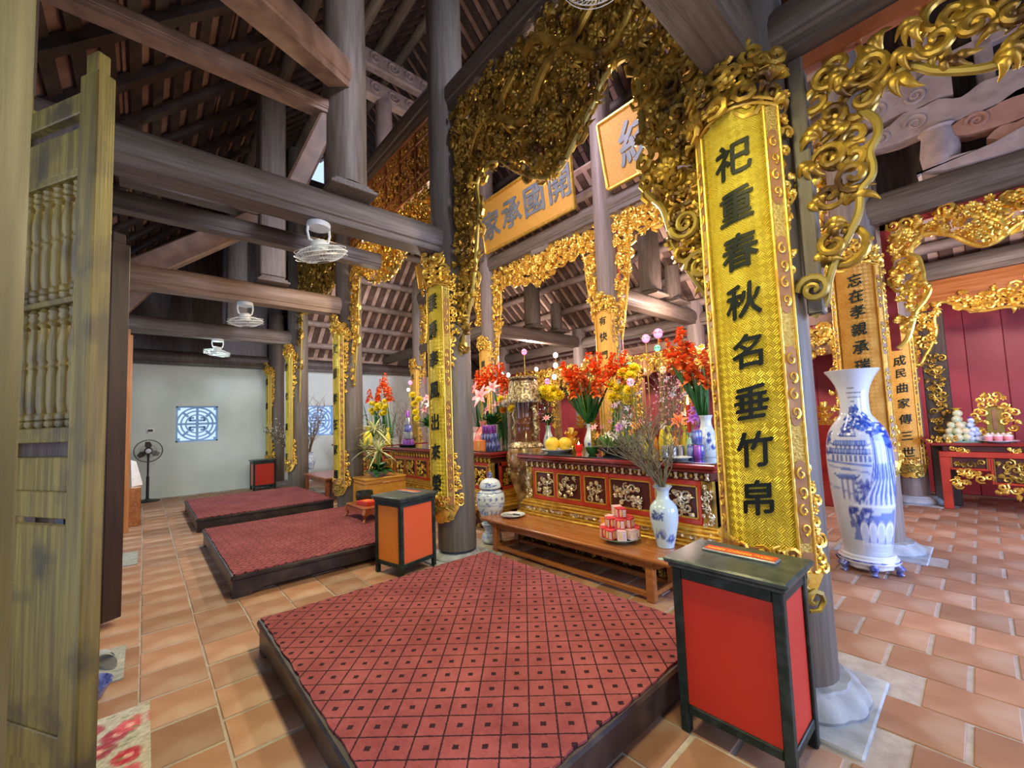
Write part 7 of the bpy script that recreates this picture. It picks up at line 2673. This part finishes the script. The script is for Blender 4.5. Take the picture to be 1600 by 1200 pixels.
for lay in range(3):
    nn = 5 - lay * 1
    for i in range(nn):
        for q in range(2):
            jar_glass('%s drink can in the %s row beside the ceramic urn' % (('front', 'back')[q], ('bottom', 'second', 'third')[lay]), 'blue cans stacked beside the ceramic urn, %s row' % ('bottom', 'second', 'third')[lay], 3.72 + 0.07 * q, CY + 0.40 - 0.068 * i - 0.03 * lay, AZ + 0.122 * lay, 'purpcan' if lay == 2 else 'bluecan', 0.12, 0.033)
# left part of the second altar, seen between the columns
for i, (px, m_, h, w) in enumerate(((575, 'yel', 0.40, 0.20), (566, 'orange', 0.34, 0.18), (606, 'yel', 0.36, 0.10))):
    x = 4.0
    packet(('yellow wrapped fruit basket at the left on the altar beyond the spiky plant', 'orange wrapped basket at the far left on the altar beyond the spiky plant', 'yellow wrapped packet right of the fruit baskets')[i], None, x, onx(px, 680, x).y, AZ, m_, w, h, i + 20)
for lay in range(5):
    nn = 5 - lay
    for i in range(nn):
        x = 3.80
        y0 = onx(638, 690, x).y
        jar_glass('purple can in the %s row of the pyramid on the second altar' % ('lowest', 'second', 'third', 'fourth', 'top')[lay], 'purple cans of the pyramid, %s row' % ('lowest', 'second', 'third', 'fourth', 'top')[lay], x, y0 + 0.16 - 0.078 * i - 0.039 * lay, AZ + 0.137 * lay, ('purpcan', 'metal', 'bluecan', 'metal', 'purpcan')[lay], 0.135, 0.036)
for i, (px, py) in enumerate(((578, 615), (597, 600), (605, 605), (592, 612), (602, 590), (610, 612), (590, 625))):
    x = 4.5
    p = at(px, py, x)
    gladiolus('red gladiolus on the altars left of the yellow couplet board', 'red gladioli left of the yellow couplet board', x, p[1], AZ, 580 + i, p[2] - AZ + 0.1, (0, 0.02), 0.32, 'glad', 2)
for i in range(14):
    r_ = random.Random(700 + i)
    px, py = r_.uniform(580, 608), r_.uniform(628, 650)
    p = at(px, py, 4.4)
    mum('small yellow chrysanthemum massed on the altar beyond the spiky plant', 'massed yellow chrysanthemums beyond the spiky plant', 4.4, p[1], AZ, 720 + i, 'yel', p[2] - AZ, (0, 0), 0.07)
for i in range(8):
    r_ = random.Random(740 + i)
    p = at(r_.uniform(560, 628), 675, 4.3)
    bushy('loose greenery on the altar beyond the spiky plant', p[0], p[1], AZ + 0.12, 750 + i, 'olive' if i % 2 else 'leaf', 0.22, 34, 0.20, 0.05, grp='loose greenery beyond the spiky plant')
branch_bunch('leafy branch with small white buds left of the second altar', 4.0, onx(556, 690, 4.0).y, AZ + 0.1, 10, 0.7, 0.6, 'twig', 51, leaf='olive', bud='whitep')
branch_bunch('bare upright twigs among the flowers of the second altar', 4.3, onx(625, 680, 4.3).y, AZ, 9, 0.95, 0.35, 'twig', 52, thick=0.007)
for i in range(3):
    b_ = None
p = at(672, 690, 3.85)
t = thing('silver_vase', 'small pale gilt beaker vase on the second altar by the yellow couplet board', 'vase', (3.85, p[1], AZ))
b = MB()
b.lathe([(0.04, 0), (0.045, 0.01), (0.035, 0.03), (0.045, 0.12), (0.065, 0.26), (0.06, 0.26), (0.04, 0.12), (0.001, 0.1)], 24)
b.build('beaker', M['silver'], t)
bushy('dark broad leaves in the pale beaker vase', 3.85, p[1], AZ + 0.36, 55, 'leaf', 0.16, 30, 0.22, 0.09)
for i, (px, py) in enumerate(((662, 630), (668, 622), (672, 632), (665, 640))):
    bloom('dusty pink lily in the pale beaker vase', 'dusty pink lilies in the beaker vase', *at(px, py, 3.85), 'pink' if i % 2 else 'whitep', 0.085, seed=70 + i, n=6)
for i, (px, py) in enumerate(((648, 632), (650, 645), (652, 655), (645, 618), (655, 625))):
    p2 = at(px, py, 4.6)
    mum('tall yellow flower behind the pale beaker vase', 'tall yellow flowers behind the beaker vase', 4.6, p2[1], AZ, 770 + i, 'yel', p2[2] - AZ, (0, 0), 0.075)
for i in range(5):
    p2 = at(680 + 3 * (i % 3), 697, 3.74 + 0.06 * (i // 3))
    bloom('yellow chrysanthemum head laid in a bowl on the second altar', 'yellow heads in a bowl on the second altar', p2[0], p2[1], AZ + 0.13 + 0.05 * (i % 2), 'yel', 0.06, seed=80 + i, n=12, stem=0.1)
t = thing('offering_bowl', 'gilt bowl under yellow flower heads on the second altar', 'bowl', (3.77, at(683, 697, 3.77)[1], AZ))
b = MB()
b.lathe([(0.05, 0), (0.055, 0.01), (0.09, 0.05), (0.11, 0.09), (0.105, 0.09), (0.06, 0.04), (0.001, 0.035)], 28)
b.build('bowl', M['gold'], t)
t = thing('tray', 'dark round tray near the front edge of the second altar', 'tray', (3.72, at(637, 705, 3.72)[1], AZ))
b = MB()
b.lathe([(0.14, 0), (0.15, 0.01), (0.16, 0.035), (0.155, 0.035), (0.14, 0.012), (0.001, 0.011)], 32)
b.build('tray', M['ink'], t)

# gilt shrine fronts deep behind the altars
for k, (yc, lab) in enumerate(((2.45, 'gilt shrine front deep behind the near altar'), (5.75, 'gilt shrine front deep behind the second altar'))):
    t = thing('shrine_front', lab, 'shrine', (7.6, yc, 0))
    for s in (-1, 1):
        b = MB()
        b.box(-0.06, 0.06, s * 1.15 - 0.09, s * 1.15 + 0.09, 0, 2.65, 0.012)
        b.build('post', M['cart'], t)
        b = MB()
        carve(b, [(s * 1.15 - 0.10, 1.3), (s * 1.15 + 0.10, 1.3), (s * 1.15 + 0.10, 2.62), (s * 1.15 - 0.10, 2.62)], 0.08, 800 + k, lambda u, v, w: (-0.065 - w, u, v), 0.03, 0, 1.1)
        b.build('post_scroll', M['gold'], t)
    b = MB()
    b.box(-0.05, 0.05, -1.3, 1.3, 2.30, 2.62, 0.01)
    b.build('header', M['cart'], t)
    b = MB()
    carve(b, [(-1.28, 2.30), (1.28, 2.30), (1.28, 2.60), (0.7, 2.78), (0.3, 2.70), (0, 2.86), (-0.3, 2.70), (-0.7, 2.78), (-1.28, 2.60)], 0.13, 810 + k, lambda u, v, w: (-0.055 - w, u, v), 0.04, 0, 1.2)
    b.build('header_scroll', M['gold'], t)
    b = MB()
    b.box(0.3, 0.9, -1.1, 1.1, 0, 1.25, 0.01)
    b.build('step', M['dred'], t)
    for i in range(5):
        lotus_cup('gilt lotus stand on the shrine step behind the %s altar' % ('near', 'second')[k], 8.05, yc - 0.8 + 0.4 * i, 1.25, 1.2, 'gold')['group'] = 'gilt lotus stands on the %s shrine step' % ('near', 'second')[k]

# things on the alcove altar
AX = 8.92


def glitter_tower(label, y, m, s, topm):
    t = thing('offering_tower', label, 'ornament', (AX, y, 0.945))
    b = MB()
    b.lathe([(0.13 * s, 0), (0.14 * s, 0.015), (0.12 * s, 0.02), (0.001, 0.02)], 24)
    b.build('dish', M['celadon'], t)
    b = MB()
    r_ = random.Random(int(y * 100))
    for k in range(5):
        n = max(1, 8 - 2 * k)
        for q in range(n):
            a = 2 * PI * q / n + k
            rr = (0.10 - 0.022 * k) * s
            b.ball((rr * math.cos(a), rr * math.sin(a), (0.06 + 0.075 * k) * s), 0.048 * s, 8, 5)
    b.build('stack', M[m], t)
    b = MB()
    for q in range(6):
        a = q * PI / 3
        b.blade((0, 0, 0.40 * s), (math.cos(a), math.sin(a), 0.8), 0.09 * s, 0.06 * s, n=3)
    b.build('crown', M[topm], t)


glitter_tower('pale green jewelled offering tower at the left on the alcove altar', onx(1497, 670, AX).y, 'jadegreen', 1.15, 'yel')
glitter_tower('blue jewelled offering tower beside the green one on the alcove altar', onx(1517, 670, AX).y, 'bluegem', 0.85, 'purple')
t = thing('tablet_stand', 'gilt scrolled spirit tablet on the alcove altar', 'tablet', (AX + 0.18, onx(1556, 670, AX + 0.18).y, 0.945))
b = MB()
b.box(-0.05, 0.05, -0.14, 0.14, 0, 0.12, 0.01)
b.build('foot', M['gold'], t)
b = MB()
b.box(-0.02, 0.02, -0.09, 0.09, 0.12, 0.50, 0.008)
b.build('board', M['goldm'], t)
b = MB()
b.box(-0.026, -0.018, -0.022, 0.022, 0.16, 0.46)
b.build('inset', M['cart'], t, smooth=0)
for s in (-1, 1):
    b = MB()
    carve(b, [(s * 0.085, 0.10), (s * 0.21, 0.16), (s * 0.20, 0.40), (s * 0.13, 0.52), (s * 0.085, 0.50)], 0.075, 61, lambda u, v, w: (-0.01 - w, u, v), 0.02, 0, 1.2)
    b.build('side_scroll', M['gold'], t)
b = MB()
carve(b, [(-0.14, 0.50), (0.14, 0.50), (0.16, 0.62), (0.06, 0.72), (-0.06, 0.72), (-0.16, 0.62)], 0.075, 62, lambda u, v, w: (-0.01 - w, u, v), 0.03, 0, 1.2)
b.build('crest', M['gold'], t)
yq = onx(1560, 684, AX - 0.10).y
t = thing('shallow_dish', 'white dish under the pink cups before the gilt tablet', 'dish', (AX - 0.10, yq, 0.945))
b = MB()
b.lathe([(0.10, 0), (0.12, 0.008), (0.19, 0.03), (0.19, 0.035), (0.12, 0.016), (0.001, 0.015)], 32)
b.build('dish', M['porc'], t)
for i, (dx, dy) in enumerate(((-0.05, 0.09), (-0.05, 0.0), (-0.05, -0.09), (0.06, 0.05), (0.06, -0.05))):
    t = thing('pink_cup', 'pink lidded cup %s on the white dish before the gilt tablet' % ('front left', 'front middle', 'front right', 'back left', 'back right')[i], 'cup', (AX - 0.10 + dx, yq + dy, 0.962))
    b = MB()
    b.lathe([(0.025, 0), (0.03, 0.005), (0.042, 0.05), (0.044, 0.075), (0.03, 0.085), (0.001, 0.09)], 16)
    b.build('cup', M['pink'], t)
    b = MB()
    b.lathe([(0.046, 0.074), (0.04, 0.09), (0.012, 0.105), (0.014, 0.118), (0.002, 0.122)], 16)
    b.build('lid', M['whitep'], t)


# ---------------------------------------------------------------- yellow chest, offering table, spiky plant
t = thing('low_chest', 'yellow varnished chest beyond the middle platform, a spiky plant on it', 'chest', (2.97, 6.77, 0))
b = MB()
b.box(-0.34, 0.34, -0.25, 0.25, 0.04, 0.625, 0.008)
b.build('body', M['chesty'], t)
b = MB()
b.box(-0.355, 0.355, -0.265, 0.265, 0.625, 0.66, 0.008)
b.build('lid', M['chesty'], t)
b = MB()
b.box(-0.348, 0.348, -0.258, 0.258, 0.56, 0.58, 0.004)
b.build('moulding', M['bench'], t)
b = MB()
b.box(-0.348, 0.348, -0.258, 0.258, 0.0, 0.05, 0.004)
b.build('plinth', M['bench'], t)
for sx in (-1, 1):
    for sy in (-1, 1):
        b = MB()
        b.box(sx * 0.325 - 0.022, sx * 0.325 + 0.022, sy * 0.235 - 0.022, sy * 0.235 + 0.022, 0.05, 0.56, 0.003)
        b.build('corner_stile', M['chesty'], t)

t = thing('offering_table', 'little reddish low table with curled legs on the middle platform', 'table', (2.37, 5.85, 0.211))
t.scale = (0.85, 1.0, 1.0)
b = MB()
b.box(-0.20, 0.20, -0.33, 0.33, 0.17, 0.19, 0.006)
b.build('top', M['tabler'], t)
for sx in (-1, 1):
    b = MB()
    b.prism([(-0.31, 0.17), (0.31, 0.17), (0.31, 0.07), (0.24, 0.10), (0.15, 0.095), (0.0, 0.115), (-0.15, 0.095), (-0.24, 0.10), (-0.31, 0.07)], sx * 0.18 - 0.01, sx * 0.18 + 0.01, lambda u, v, w: (w, u, v))
    b.build('apron', M['tabler'], t, smooth=0)
for sy in (-1, 1):
    b = MB()
    b.prism([(-0.18, 0.17), (0.18, 0.17), (0.18, 0.07), (0.10, 0.10), (0.0, 0.11), (-0.10, 0.10), (-0.18, 0.07)], sy * 0.31 - 0.01, sy * 0.31 + 0.01, lambda u, v, w: (u, w, v))
    b.build('apron', M['tabler'], t, smooth=0)
    for sx in (-1, 1):
        b = MB()
        b.tube([(sx * 0.175, sy * 0.305, 0.17), (sx * 0.195, sy * 0.325, 0.11), (sx * 0.175, sy * 0.305, 0.05), (sx * 0.20, sy * 0.33, 0.015), (sx * 0.205, sy * 0.335, 0.0)], [0.026, 0.03, 0.018, 0.022, 0.024], 10)
        b.build('leg', M['tabler'], t)
b = MB()
b.box(-0.085, 0.085, -0.13, 0.13, 0, 0.055, 0.006)
t = tag(b.build('red_box', M['boxred'], None, loc=(2.36, 5.80, 0.401)), 'flat red box lying on the little offering table', 'box')
t.rotation_euler = (0, 0, 0.25)
b = MB()
b.box(-0.06, 0.06, -0.06, 0.06, 0.055, 0.058)
b.build('label', M['cardor'], t, smooth=0)
t = thing('bronze_bowl', 'dark green bronze bowl at the back of the little offering table', 'bowl', (2.42, 6.04, 0.401))
b = MB()
b.lathe([(0.075, 0.0), (0.095, 0.008), (0.118, 0.05), (0.122, 0.10), (0.116, 0.145), (0.122, 0.152), (0.112, 0.152), (0.108, 0.10), (0.08, 0.02), (0.001, 0.015)], 36)
b.build('bowl', M['bowl'], t)

PPX, PPY = 2.93, 6.70
t = thing('flower_bowl', 'grey bowl under the spiky cream plant on the yellow chest', 'bowl', (PPX, PPY, 0.66))
b = MB()
b.lathe([(0.09, 0), (0.10, 0.01), (0.16, 0.05), (0.19, 0.09), (0.185, 0.09), (0.15, 0.05), (0.001, 0.045)], 30)
b.build('bowl', M['stone'], t)
t = thing('spiky_plant', 'spiky cream striped plant arrangement above dark leaves on the yellow chest', 'plant', (PPX, PPY, 0.70))
r = random.Random(17)
b = MB()
for k in range(26):
    a, e = r.uniform(0, 2 * PI), r.uniform(-0.1, 0.9)
    d = V((math.cos(a) * math.cos(e), math.sin(a) * math.cos(e), math.sin(e)))
    b.blade((0, 0, 0.05), d, 0.22, 0.10, n=5, k=0.35)
t.scale = (1.3, 1.35, 1.3)
b.build('dark_leaves', M['leaf'], t)
for k, (dx, dy, dz) in enumerate(((-0.05, 0.0, 0.56), (-0.08, 0.20, 0.30), (-0.08, -0.18, 0.30), (0.05, 0.05, 0.42))):
    b = MB()
    for q in range(54):
        a, e = r.uniform(0, 2 * PI), r.uniform(-0.5, 1.45)
        d = V((math.cos(a) * math.cos(e), math.sin(a) * math.cos(e), math.sin(e)))
        b.blade((dx, dy, dz), d, r.uniform(0.20, 0.30), 0.020, n=5, k=0.30)
    b.build('spiky_tuft', M['leafc'], t)
    b = MB()
    b.tube([(0, 0, 0), (dx * 0.6, dy * 0.6, dz * 0.6), (dx, dy, dz)], 0.012, 6)
    b.build('stem', M['leafl'], t)

# side table with a vase of bare twigs beyond the third column
TY_ = 9.35
t = thing('side_table', 'plain brown side table beyond the third column, a vase on it', 'table', (2.98, TY_, 0))
b = MB()
b.box(-0.30, 0.30, -0.75, 0.75, 0.46, 0.50, 0.008)
b.build('top', M['tabler'], t)
for sx in (-1, 1):
    for sy in (-1, 1):
        b = MB()
        b.box(sx * 0.25 - 0.03, sx * 0.25 + 0.03, sy * 0.66 - 0.03, sy * 0.66 + 0.03, 0, 0.46, 0.004)
        b.build('leg', M['tabler'], t)
    b = MB()
    b.box(sx * 0.25 - 0.012, sx * 0.25 + 0.012, -0.63, 0.63, 0.38, 0.46, 0.004)
    b.build('apron', M['tabler'], t)
    b = MB()
    b.box(sx * 0.25 - 0.012, sx * 0.25 + 0.012, -0.63, 0.63, 0.12, 0.15, 0.004)
    b.build('stretcher', M['tabler'], t)
p = onx(484, 735, 2.98)
vase('small blue and white vase with bare twigs on the brown side table', 2.98, p.y, 0.50, 0.42, 0.12, cv_sprig(61, dense=True))
branch_bunch('fan of bare grey twigs in the far side table vase', 2.98, p.y, 0.90, 16, 1.15, 0.55, 'twig', 62, thick=0.010, bud=None)
branch_bunch('olive leafy branches with white buds before the fourth column', 2.60, p.y + 0.10, 0.93, 12, 0.75, 0.9, 'twig', 63, leaf='olive', bud='whitep', lean=(-0.6, 0.5), thick=0.006)

# ---------------------------------------------------------------- fans


def orbit_fan(label, x, y, zc, tilt=(0, 0), s=1.0):
    """ceiling orbit fan hung from a beam: round mount, U bracket, motor, wire cage, three blades"""
    t = thing('orbit_fan', label, 'fan', (x, y, zc))
    b = MB()
    b.lathe([(0.002, 0.0), (0.10 * s, 0.0), (0.105 * s, -0.012), (0.10 * s, -0.05), (0.03 * s, -0.055), (0.002, -0.055)][::-1], 28)
    b.build('ceiling_mount', M['white'], t)
    for sg in (-1, 1):
        b = MB()
        b.tube([(sg * 0.095 * s, 0, -0.03), (sg * 0.10 * s, 0, -0.10), (sg * 0.085 * s, 0, -0.17 * s), (sg * 0.03, 0, -0.19 * s)], 0.012 * s, 8)
        b.build('bracket_arm', M['white'], t)
    T = Matrix.Translation((0, 0, -0.19 * s)) @ Matrix.Rotation(tilt[0], 4, 'X') @ Matrix.Rotation(tilt[1], 4, 'Y')

    def P(name, fn, m='white'):
        b = MB()
        b.T = T
        fn(b)
        return b.build(name, M[m], t)
    P('motor', lambda b: b.lathe([(0.002, 0.03), (0.055 * s, 0.025), (0.075 * s, 0.0), (0.07 * s, -0.07), (0.05 * s, -0.085), (0.002, -0.085)][::-1], 28))
    rc, zc_ = 0.235 * s, -0.10 * s
    for rad, z in ((rc, 0.0), (rc * 0.98, 0.035), (rc * 0.98, -0.035)):
        P('cage_ring', lambda b: b.tube([(rad * math.cos(2 * PI * i / 40), rad * math.sin(2 * PI * i / 40), zc_ + z * s) for i in range(41)], (0.0055 if z == 0 else 0.003) * s, 6, cap=False))
    for rad, z in ((rc * 0.62, -0.062), (rc * 0.28, -0.072)):
        P('cage_ring', lambda b: b.tube([(rad * math.cos(2 * PI * i / 32), rad * math.sin(2 * PI * i / 32), zc_ + z * s) for i in range(33)], 0.0025 * s, 5, cap=False))
    n = 44
    for up in (1, -1):
        b = MB()
        b.T = T
        for q in range(n):
            a = 2 * PI * q / n
            tw = 0.35
            pts = []
            for i in range(7):
                e = i / 6
                r_ = 0.05 * s + (rc - 0.05 * s) * e
                z = zc_ + up * 0.075 * s * math.cos(e * PI / 2) ** 0.7
                pts.append((r_ * math.cos(a + tw * e), r_ * math.sin(a + tw * e), z))
            b.tube(pts, 0.0019 * s, 4, cap=False)
        o = b.build('cage_wires', M['white'], t)
        o['kind'] = 'stuff'
    P('hub_badge', lambda b: b.lathe([(0.002, zc_ - 0.07 * s), (0.055 * s, zc_ - 0.074 * s), (0.055 * s, zc_ - 0.082 * s), (0.002, zc_ - 0.085 * s)][::-1], 24), 'brownp')
    for q in range(3):
        a0 = q * 2 * PI / 3
        b = MB()
        b.T = T @ Matrix.Rotation(a0, 4, 'Z')
        vs, fs = [], []
        for i in range(8):
            e = i / 7
            r_ = 0.045 * s + 0.165 * s * e
            w = 0.05 * s * (0.55 + 0.75 * math.sin(PI * (0.15 + 0.75 * e)))
            for j in range(5):
                g = (j / 4 - 0.5) * 2
                vs.append((r_, g * w, zc_ + 0.018 * s * g))
            if i:
                for j in range(4):
                    k = (i - 1) * 5 + j
                    fs.append((k, k + 1, k + 6, k + 5))
        b.add(vs, fs)
        b.build('blade', M['whiteb'], t)
    return t


orbit_fan('white orbit fan under the near dark crossbeam, largest in view', 1.21, 4.04, 3.435, (0.15, -0.28), 1.0)
orbit_fan('white orbit fan under the second, lighter crossbeam', 1.12, 7.29, 3.435, (0.10, -0.10), 1.0)
orbit_fan('white orbit fan under the far dark crossbeam', 1.13, 10.54, 3.435, (0.05, 0.12), 1.0)
fp = onx(930, -58, 2.05)
orbit_fan('white orbit fan cut by the top edge, before the great arch', fp.x, fp.y, fp.z + 0.26, (0.0, 0.0), 1.0)
hang = MB()
hang.tube([(fp.x, fp.y, fp.z + 0.26), (fp.x, fp.y, zroof(fp.x) - 0.05)], 0.014, 8)
hang.build('drop_rod', M['white'], bpy.data.objects['orbit_fan.003']).location = (-fp.x, -fp.y, -(fp.z + 0.26))

# standing fan by the end wall
fx, fy = 0.08, 12.45
t = thing('pedestal_fan', 'brown pedestal fan standing before the pale end wall', 'fan', (fx, fy, 0))
b = MB()
b.lathe([(0.002, 0.0), (0.22, 0.0), (0.225, 0.015), (0.20, 0.03), (0.06, 0.05), (0.03, 0.07), (0.002, 0.07)], 32)
b.build('base', M['black'], t)
b = MB()
b.lathe([(0.028, 0.06), (0.028, 0.55), (0.018, 0.56), (0.018, 1.02)], 16)
b.build('pole', M['black'], t)
b = MB()
b.tube([(0, 0.10, 1.12), (0, 0.0, 1.12)], [0.06, 0.075], 18)
b.tube([(0, 0.03, 1.0), (0, 0.03, 1.12)], [0.03, 0.04], 12)
b.build('motor', M['brownp'], t)
for rad, y in ((0.245, -0.08), (0.235, -0.12), (0.235, -0.04), (0.14, -0.135), (0.07, -0.138)):
    b = MB()
    b.tube([(rad * math.cos(2 * PI * i / 40), y, 1.12 + rad * math.sin(2 * PI * i / 40)) for i in range(41)], 0.006 if y == -0.08 else 0.003, 6, cap=False)
    b.build('cage_ring', M['brownp'], t)
b = MB()
for q in range(40):
    a = 2 * PI * q / 40
    for s in (-1, 1):
        b.tube([((0.04 + 0.2 * e) * math.cos(a), -0.08 + s * 0.055 * math.cos(e * PI / 2), 1.12 + (0.04 + 0.2 * e) * math.sin(a)) for e in (0, 0.4, 0.75, 1)], 0.002, 4, cap=False)
b.build('cage_wires', M['brownp'], t)['kind'] = 'stuff'
b = MB()
b.lathe([(0.002, -0.008), (0.05, 0), (0.05, 0.01), (0.002, 0.012)], 20)
o = b.build('hub_badge', M['metal'], t, loc=(0, -0.138, 1.12))
o.rotation_euler = (R(90), 0, 0)
for q in range(3):
    b = MB()
    a = q * 2 * PI / 3 + 0.4
    b.T = Matrix.Translation((0, -0.08, 1.12)) @ Matrix.Rotation(a, 4, 'Y')
    b.prism([(0.03, -0.02), (0.12, -0.075), (0.20, -0.05), (0.21, 0.03), (0.12, 0.05), (0.03, 0.02)], -0.004, 0.004, lambda u, v, w: (u, w + v * 0.3, v))
    b.build('blade', M['brownp'], t)

# wall socket, mats and slippers by the doors
p = ony(235, 673, WY)
t = thing('wall_socket', 'white socket with a black adaptor on the pale end wall', 'socket', (p.x, WY, p.z))
b = MB()
b.box(-0.07, 0.07, -0.012, 0.0, -0.06, 0.06, 0.004)
b.build('plate', M['white'], t)
b = MB()
b.box(-0.045, 0.045, -0.04, -0.01, -0.02, 0.03, 0.004)
b.build('adaptor', M['black'], t)
for s in (-1, 1):
    b = MB()
    b.box(s * 0.05 - 0.008, s * 0.05 + 0.008, -0.014, -0.011, -0.045, -0.03)
    b.build('slot', M['black'], t, smooth=0)


def rug(label, x0, x1, y0, y1, kind, rz=0.0):
    nx, ny = 60, 80
    c = Canvas(120, 160, (0.42, 0.40, 0.37) if kind == 'floral' else (0.34, 0.36, 0.36))
    r_ = random.Random(int(y0 * 100))
    if kind == 'floral':
        for i in range(26):
            x, y = r_.random(), r_.random()
            cc = r_.choice(((0.40, 0.03, 0.06), (0.52, 0.10, 0.14), (0.30, 0.04, 0.08)))
            for q in range(6):
                c.disc(x + 0.05 * math.cos(q), y + 0.04 * math.sin(q), 0.05, 0.04, cc, 0.85)
            c.disc(x, y, 0.03, 0.025, (0.7, 0.4, 0.38), 0.8)
        for i in range(40):
            c.disc(r_.random(), r_.random(), 0.03, 0.012, (0.16, 0.20, 0.10), 0.8)
        for e in (0.04, 0.96):
            c.line([(e, 0), (e, 1)], 0.02, (0.45, 0.42, 0.36), 0.9)
    else:
        for i in range(30):
            c.disc(r_.random(), r_.random(), 0.08, 0.05, r_.choice(((0.22, 0.24, 0.26), (0.46, 0.46, 0.44))), 0.6)
    c.noise(0.25)
    b = MB()
    vs = [(x0 + (x1 - x0) * i / nx, y0 + (y1 - y0) * j / ny, 0.009 + r_.uniform(0, 0.0015)) for j in range(ny + 1) for i in range(nx + 1)]
    fs = [(j * (nx + 1) + i, j * (nx + 1) + i + 1, (j + 1) * (nx + 1) + i + 1, (j + 1) * (nx + 1) + i) for j in range(ny) for i in range(nx)]
    b.add(vs, fs)
    n0 = len(vs)
    b.box(x0, x1, y0, y1, 0.0005, 0.0085)
    o = b.build('door_mat', M['cloth'], None)
    at_ = o.data.color_attributes.new('Paint', 'FLOAT_COLOR', 'POINT')
    out = np.ones((len(o.data.vertices), 4))
    out[:, :3] = 0.3
    for k in range(n0):
        j, i = divmod(k, nx + 1)
        out[k, :3] = c.a[min(159, int(j / ny * 159)), min(119, int(i / nx * 119))]
    at_.data.foreach_set('color', out.ravel())
    return tag(o, label, 'mat')


rug('floral red and grey door mat at the lower left behind the near door leaf', -0.62, 0.05, 2.35, 3.2, 'floral')
rug('small grey door mat beside the near door leaf, behind the floral one', -0.55, -0.07, 3.62, 4.16, 'grey')
rug('pale worn mat at the foot of the far orange door leaf', -0.62, -0.03, 6.6, 7.3, 'grey')
b = MB()
b.lathe([(0.10, 0), (0.11, 0.01), (0.14, 0.06), (0.15, 0.08), (0.14, 0.08), (0.10, 0.02), (0.001, 0.015)], 30)
b.box(0, 0.001, 0, 0.001, 0, 0.001)
o = tag(b.build('blue_basin', M['bluecan'], None, loc=(-0.26, 3.50, 0.0)), 'blue plastic tray on the floor just behind the near door leaf', 'tray')
for i in range(2):
    t = thing('slipper', 'grey slipper on the small mat beside the near door leaf, %s of the pair' % ('left' if i else 'right'), 'slipper', (-0.16 - 0.12 * i, 3.92, 0.0115), 0.3)
    b = MB()
    b.prism([(0.045 * math.cos(a) * (1 + 0.1 * math.sin(a)), 0.13 * math.sin(a)) for a in [2 * PI * k / 20 for k in range(20)]], 0, 0.018)
    b.build('sole', M['metal'], t)
    b = MB()
    b.ring([[(0.048 * math.cos(a), 0.02 + y, 0.016 + 0.045 * math.sin(a)) for a in [PI * k / 8 for k in range(9)]] for y in (0, 0.04, 0.08)], cap=False, close=False)
    b.build('strap', M['stone'], t)
o = onz(213, 725, 0.75)
b = MB()
b.prism([(0, 0), (0.14, 0.02), (0.05, 0.42), (-0.02, 0.45)], -0.01, 0.01, lambda u, v, w: (u, w, v))
tag(b.build('white_cloth', M['whitep'], None, loc=(-0.14, 9.6, 0.62)), 'corner of a white cloth hanging behind the far orange door leaf', 'cloth')
b = MB()
b.box(-0.6, -0.02, 9.3, 9.9, 0.0, 0.62, 0.01)
tag(b.build('cloth_stand', M['bench'], None), 'brown stand under the white cloth behind the far orange door leaf', 'stand')
bpy.data.objects.remove(_fo)


# ---------------------------------------------------------------- labels of look-alikes: tell them apart by their order in view
def _centre(o):
    bpy.context.view_layer.update()
    pts = []
    for q in [o] + list(o.children):
        if q.type == 'MESH':
            bb = [q.matrix_world @ V(c) for c in q.bound_box]
            pts.append(sum(bb, V()) / 8)
    return sum(pts, V()) / len(pts) if pts else o.matrix_world.translation


ORDN = ['first', 'second', 'third', 'fourth', 'fifth', 'sixth', 'seventh', 'eighth', 'ninth', 'tenth', 'eleventh', 'twelfth', 'thirteenth', 'fourteenth', 'fifteenth', 'sixteenth']
_by = {}
bpy.context.view_layer.update()
for o in col.objects:
    if o.parent is None and 'label' in o and 'category' in o:
        _by.setdefault(o['label'], []).append(o)
for lab, os_ in _by.items():
    if len(os_) > 1:
        os_.sort(key=lambda o: proj(_centre(o))[0])
        for i, o in enumerate(os_):
            o['label'] = lab + ', ' + ('leftmost' if i == 0 else 'rightmost' if i == len(os_) - 1 else ORDN[i] + ' from left')
for o in col.objects:
    if o.parent is None and 'label' in o and len(o['label'].split()) > 16:
        print('LONG', len(o['label'].split()), o['label'])
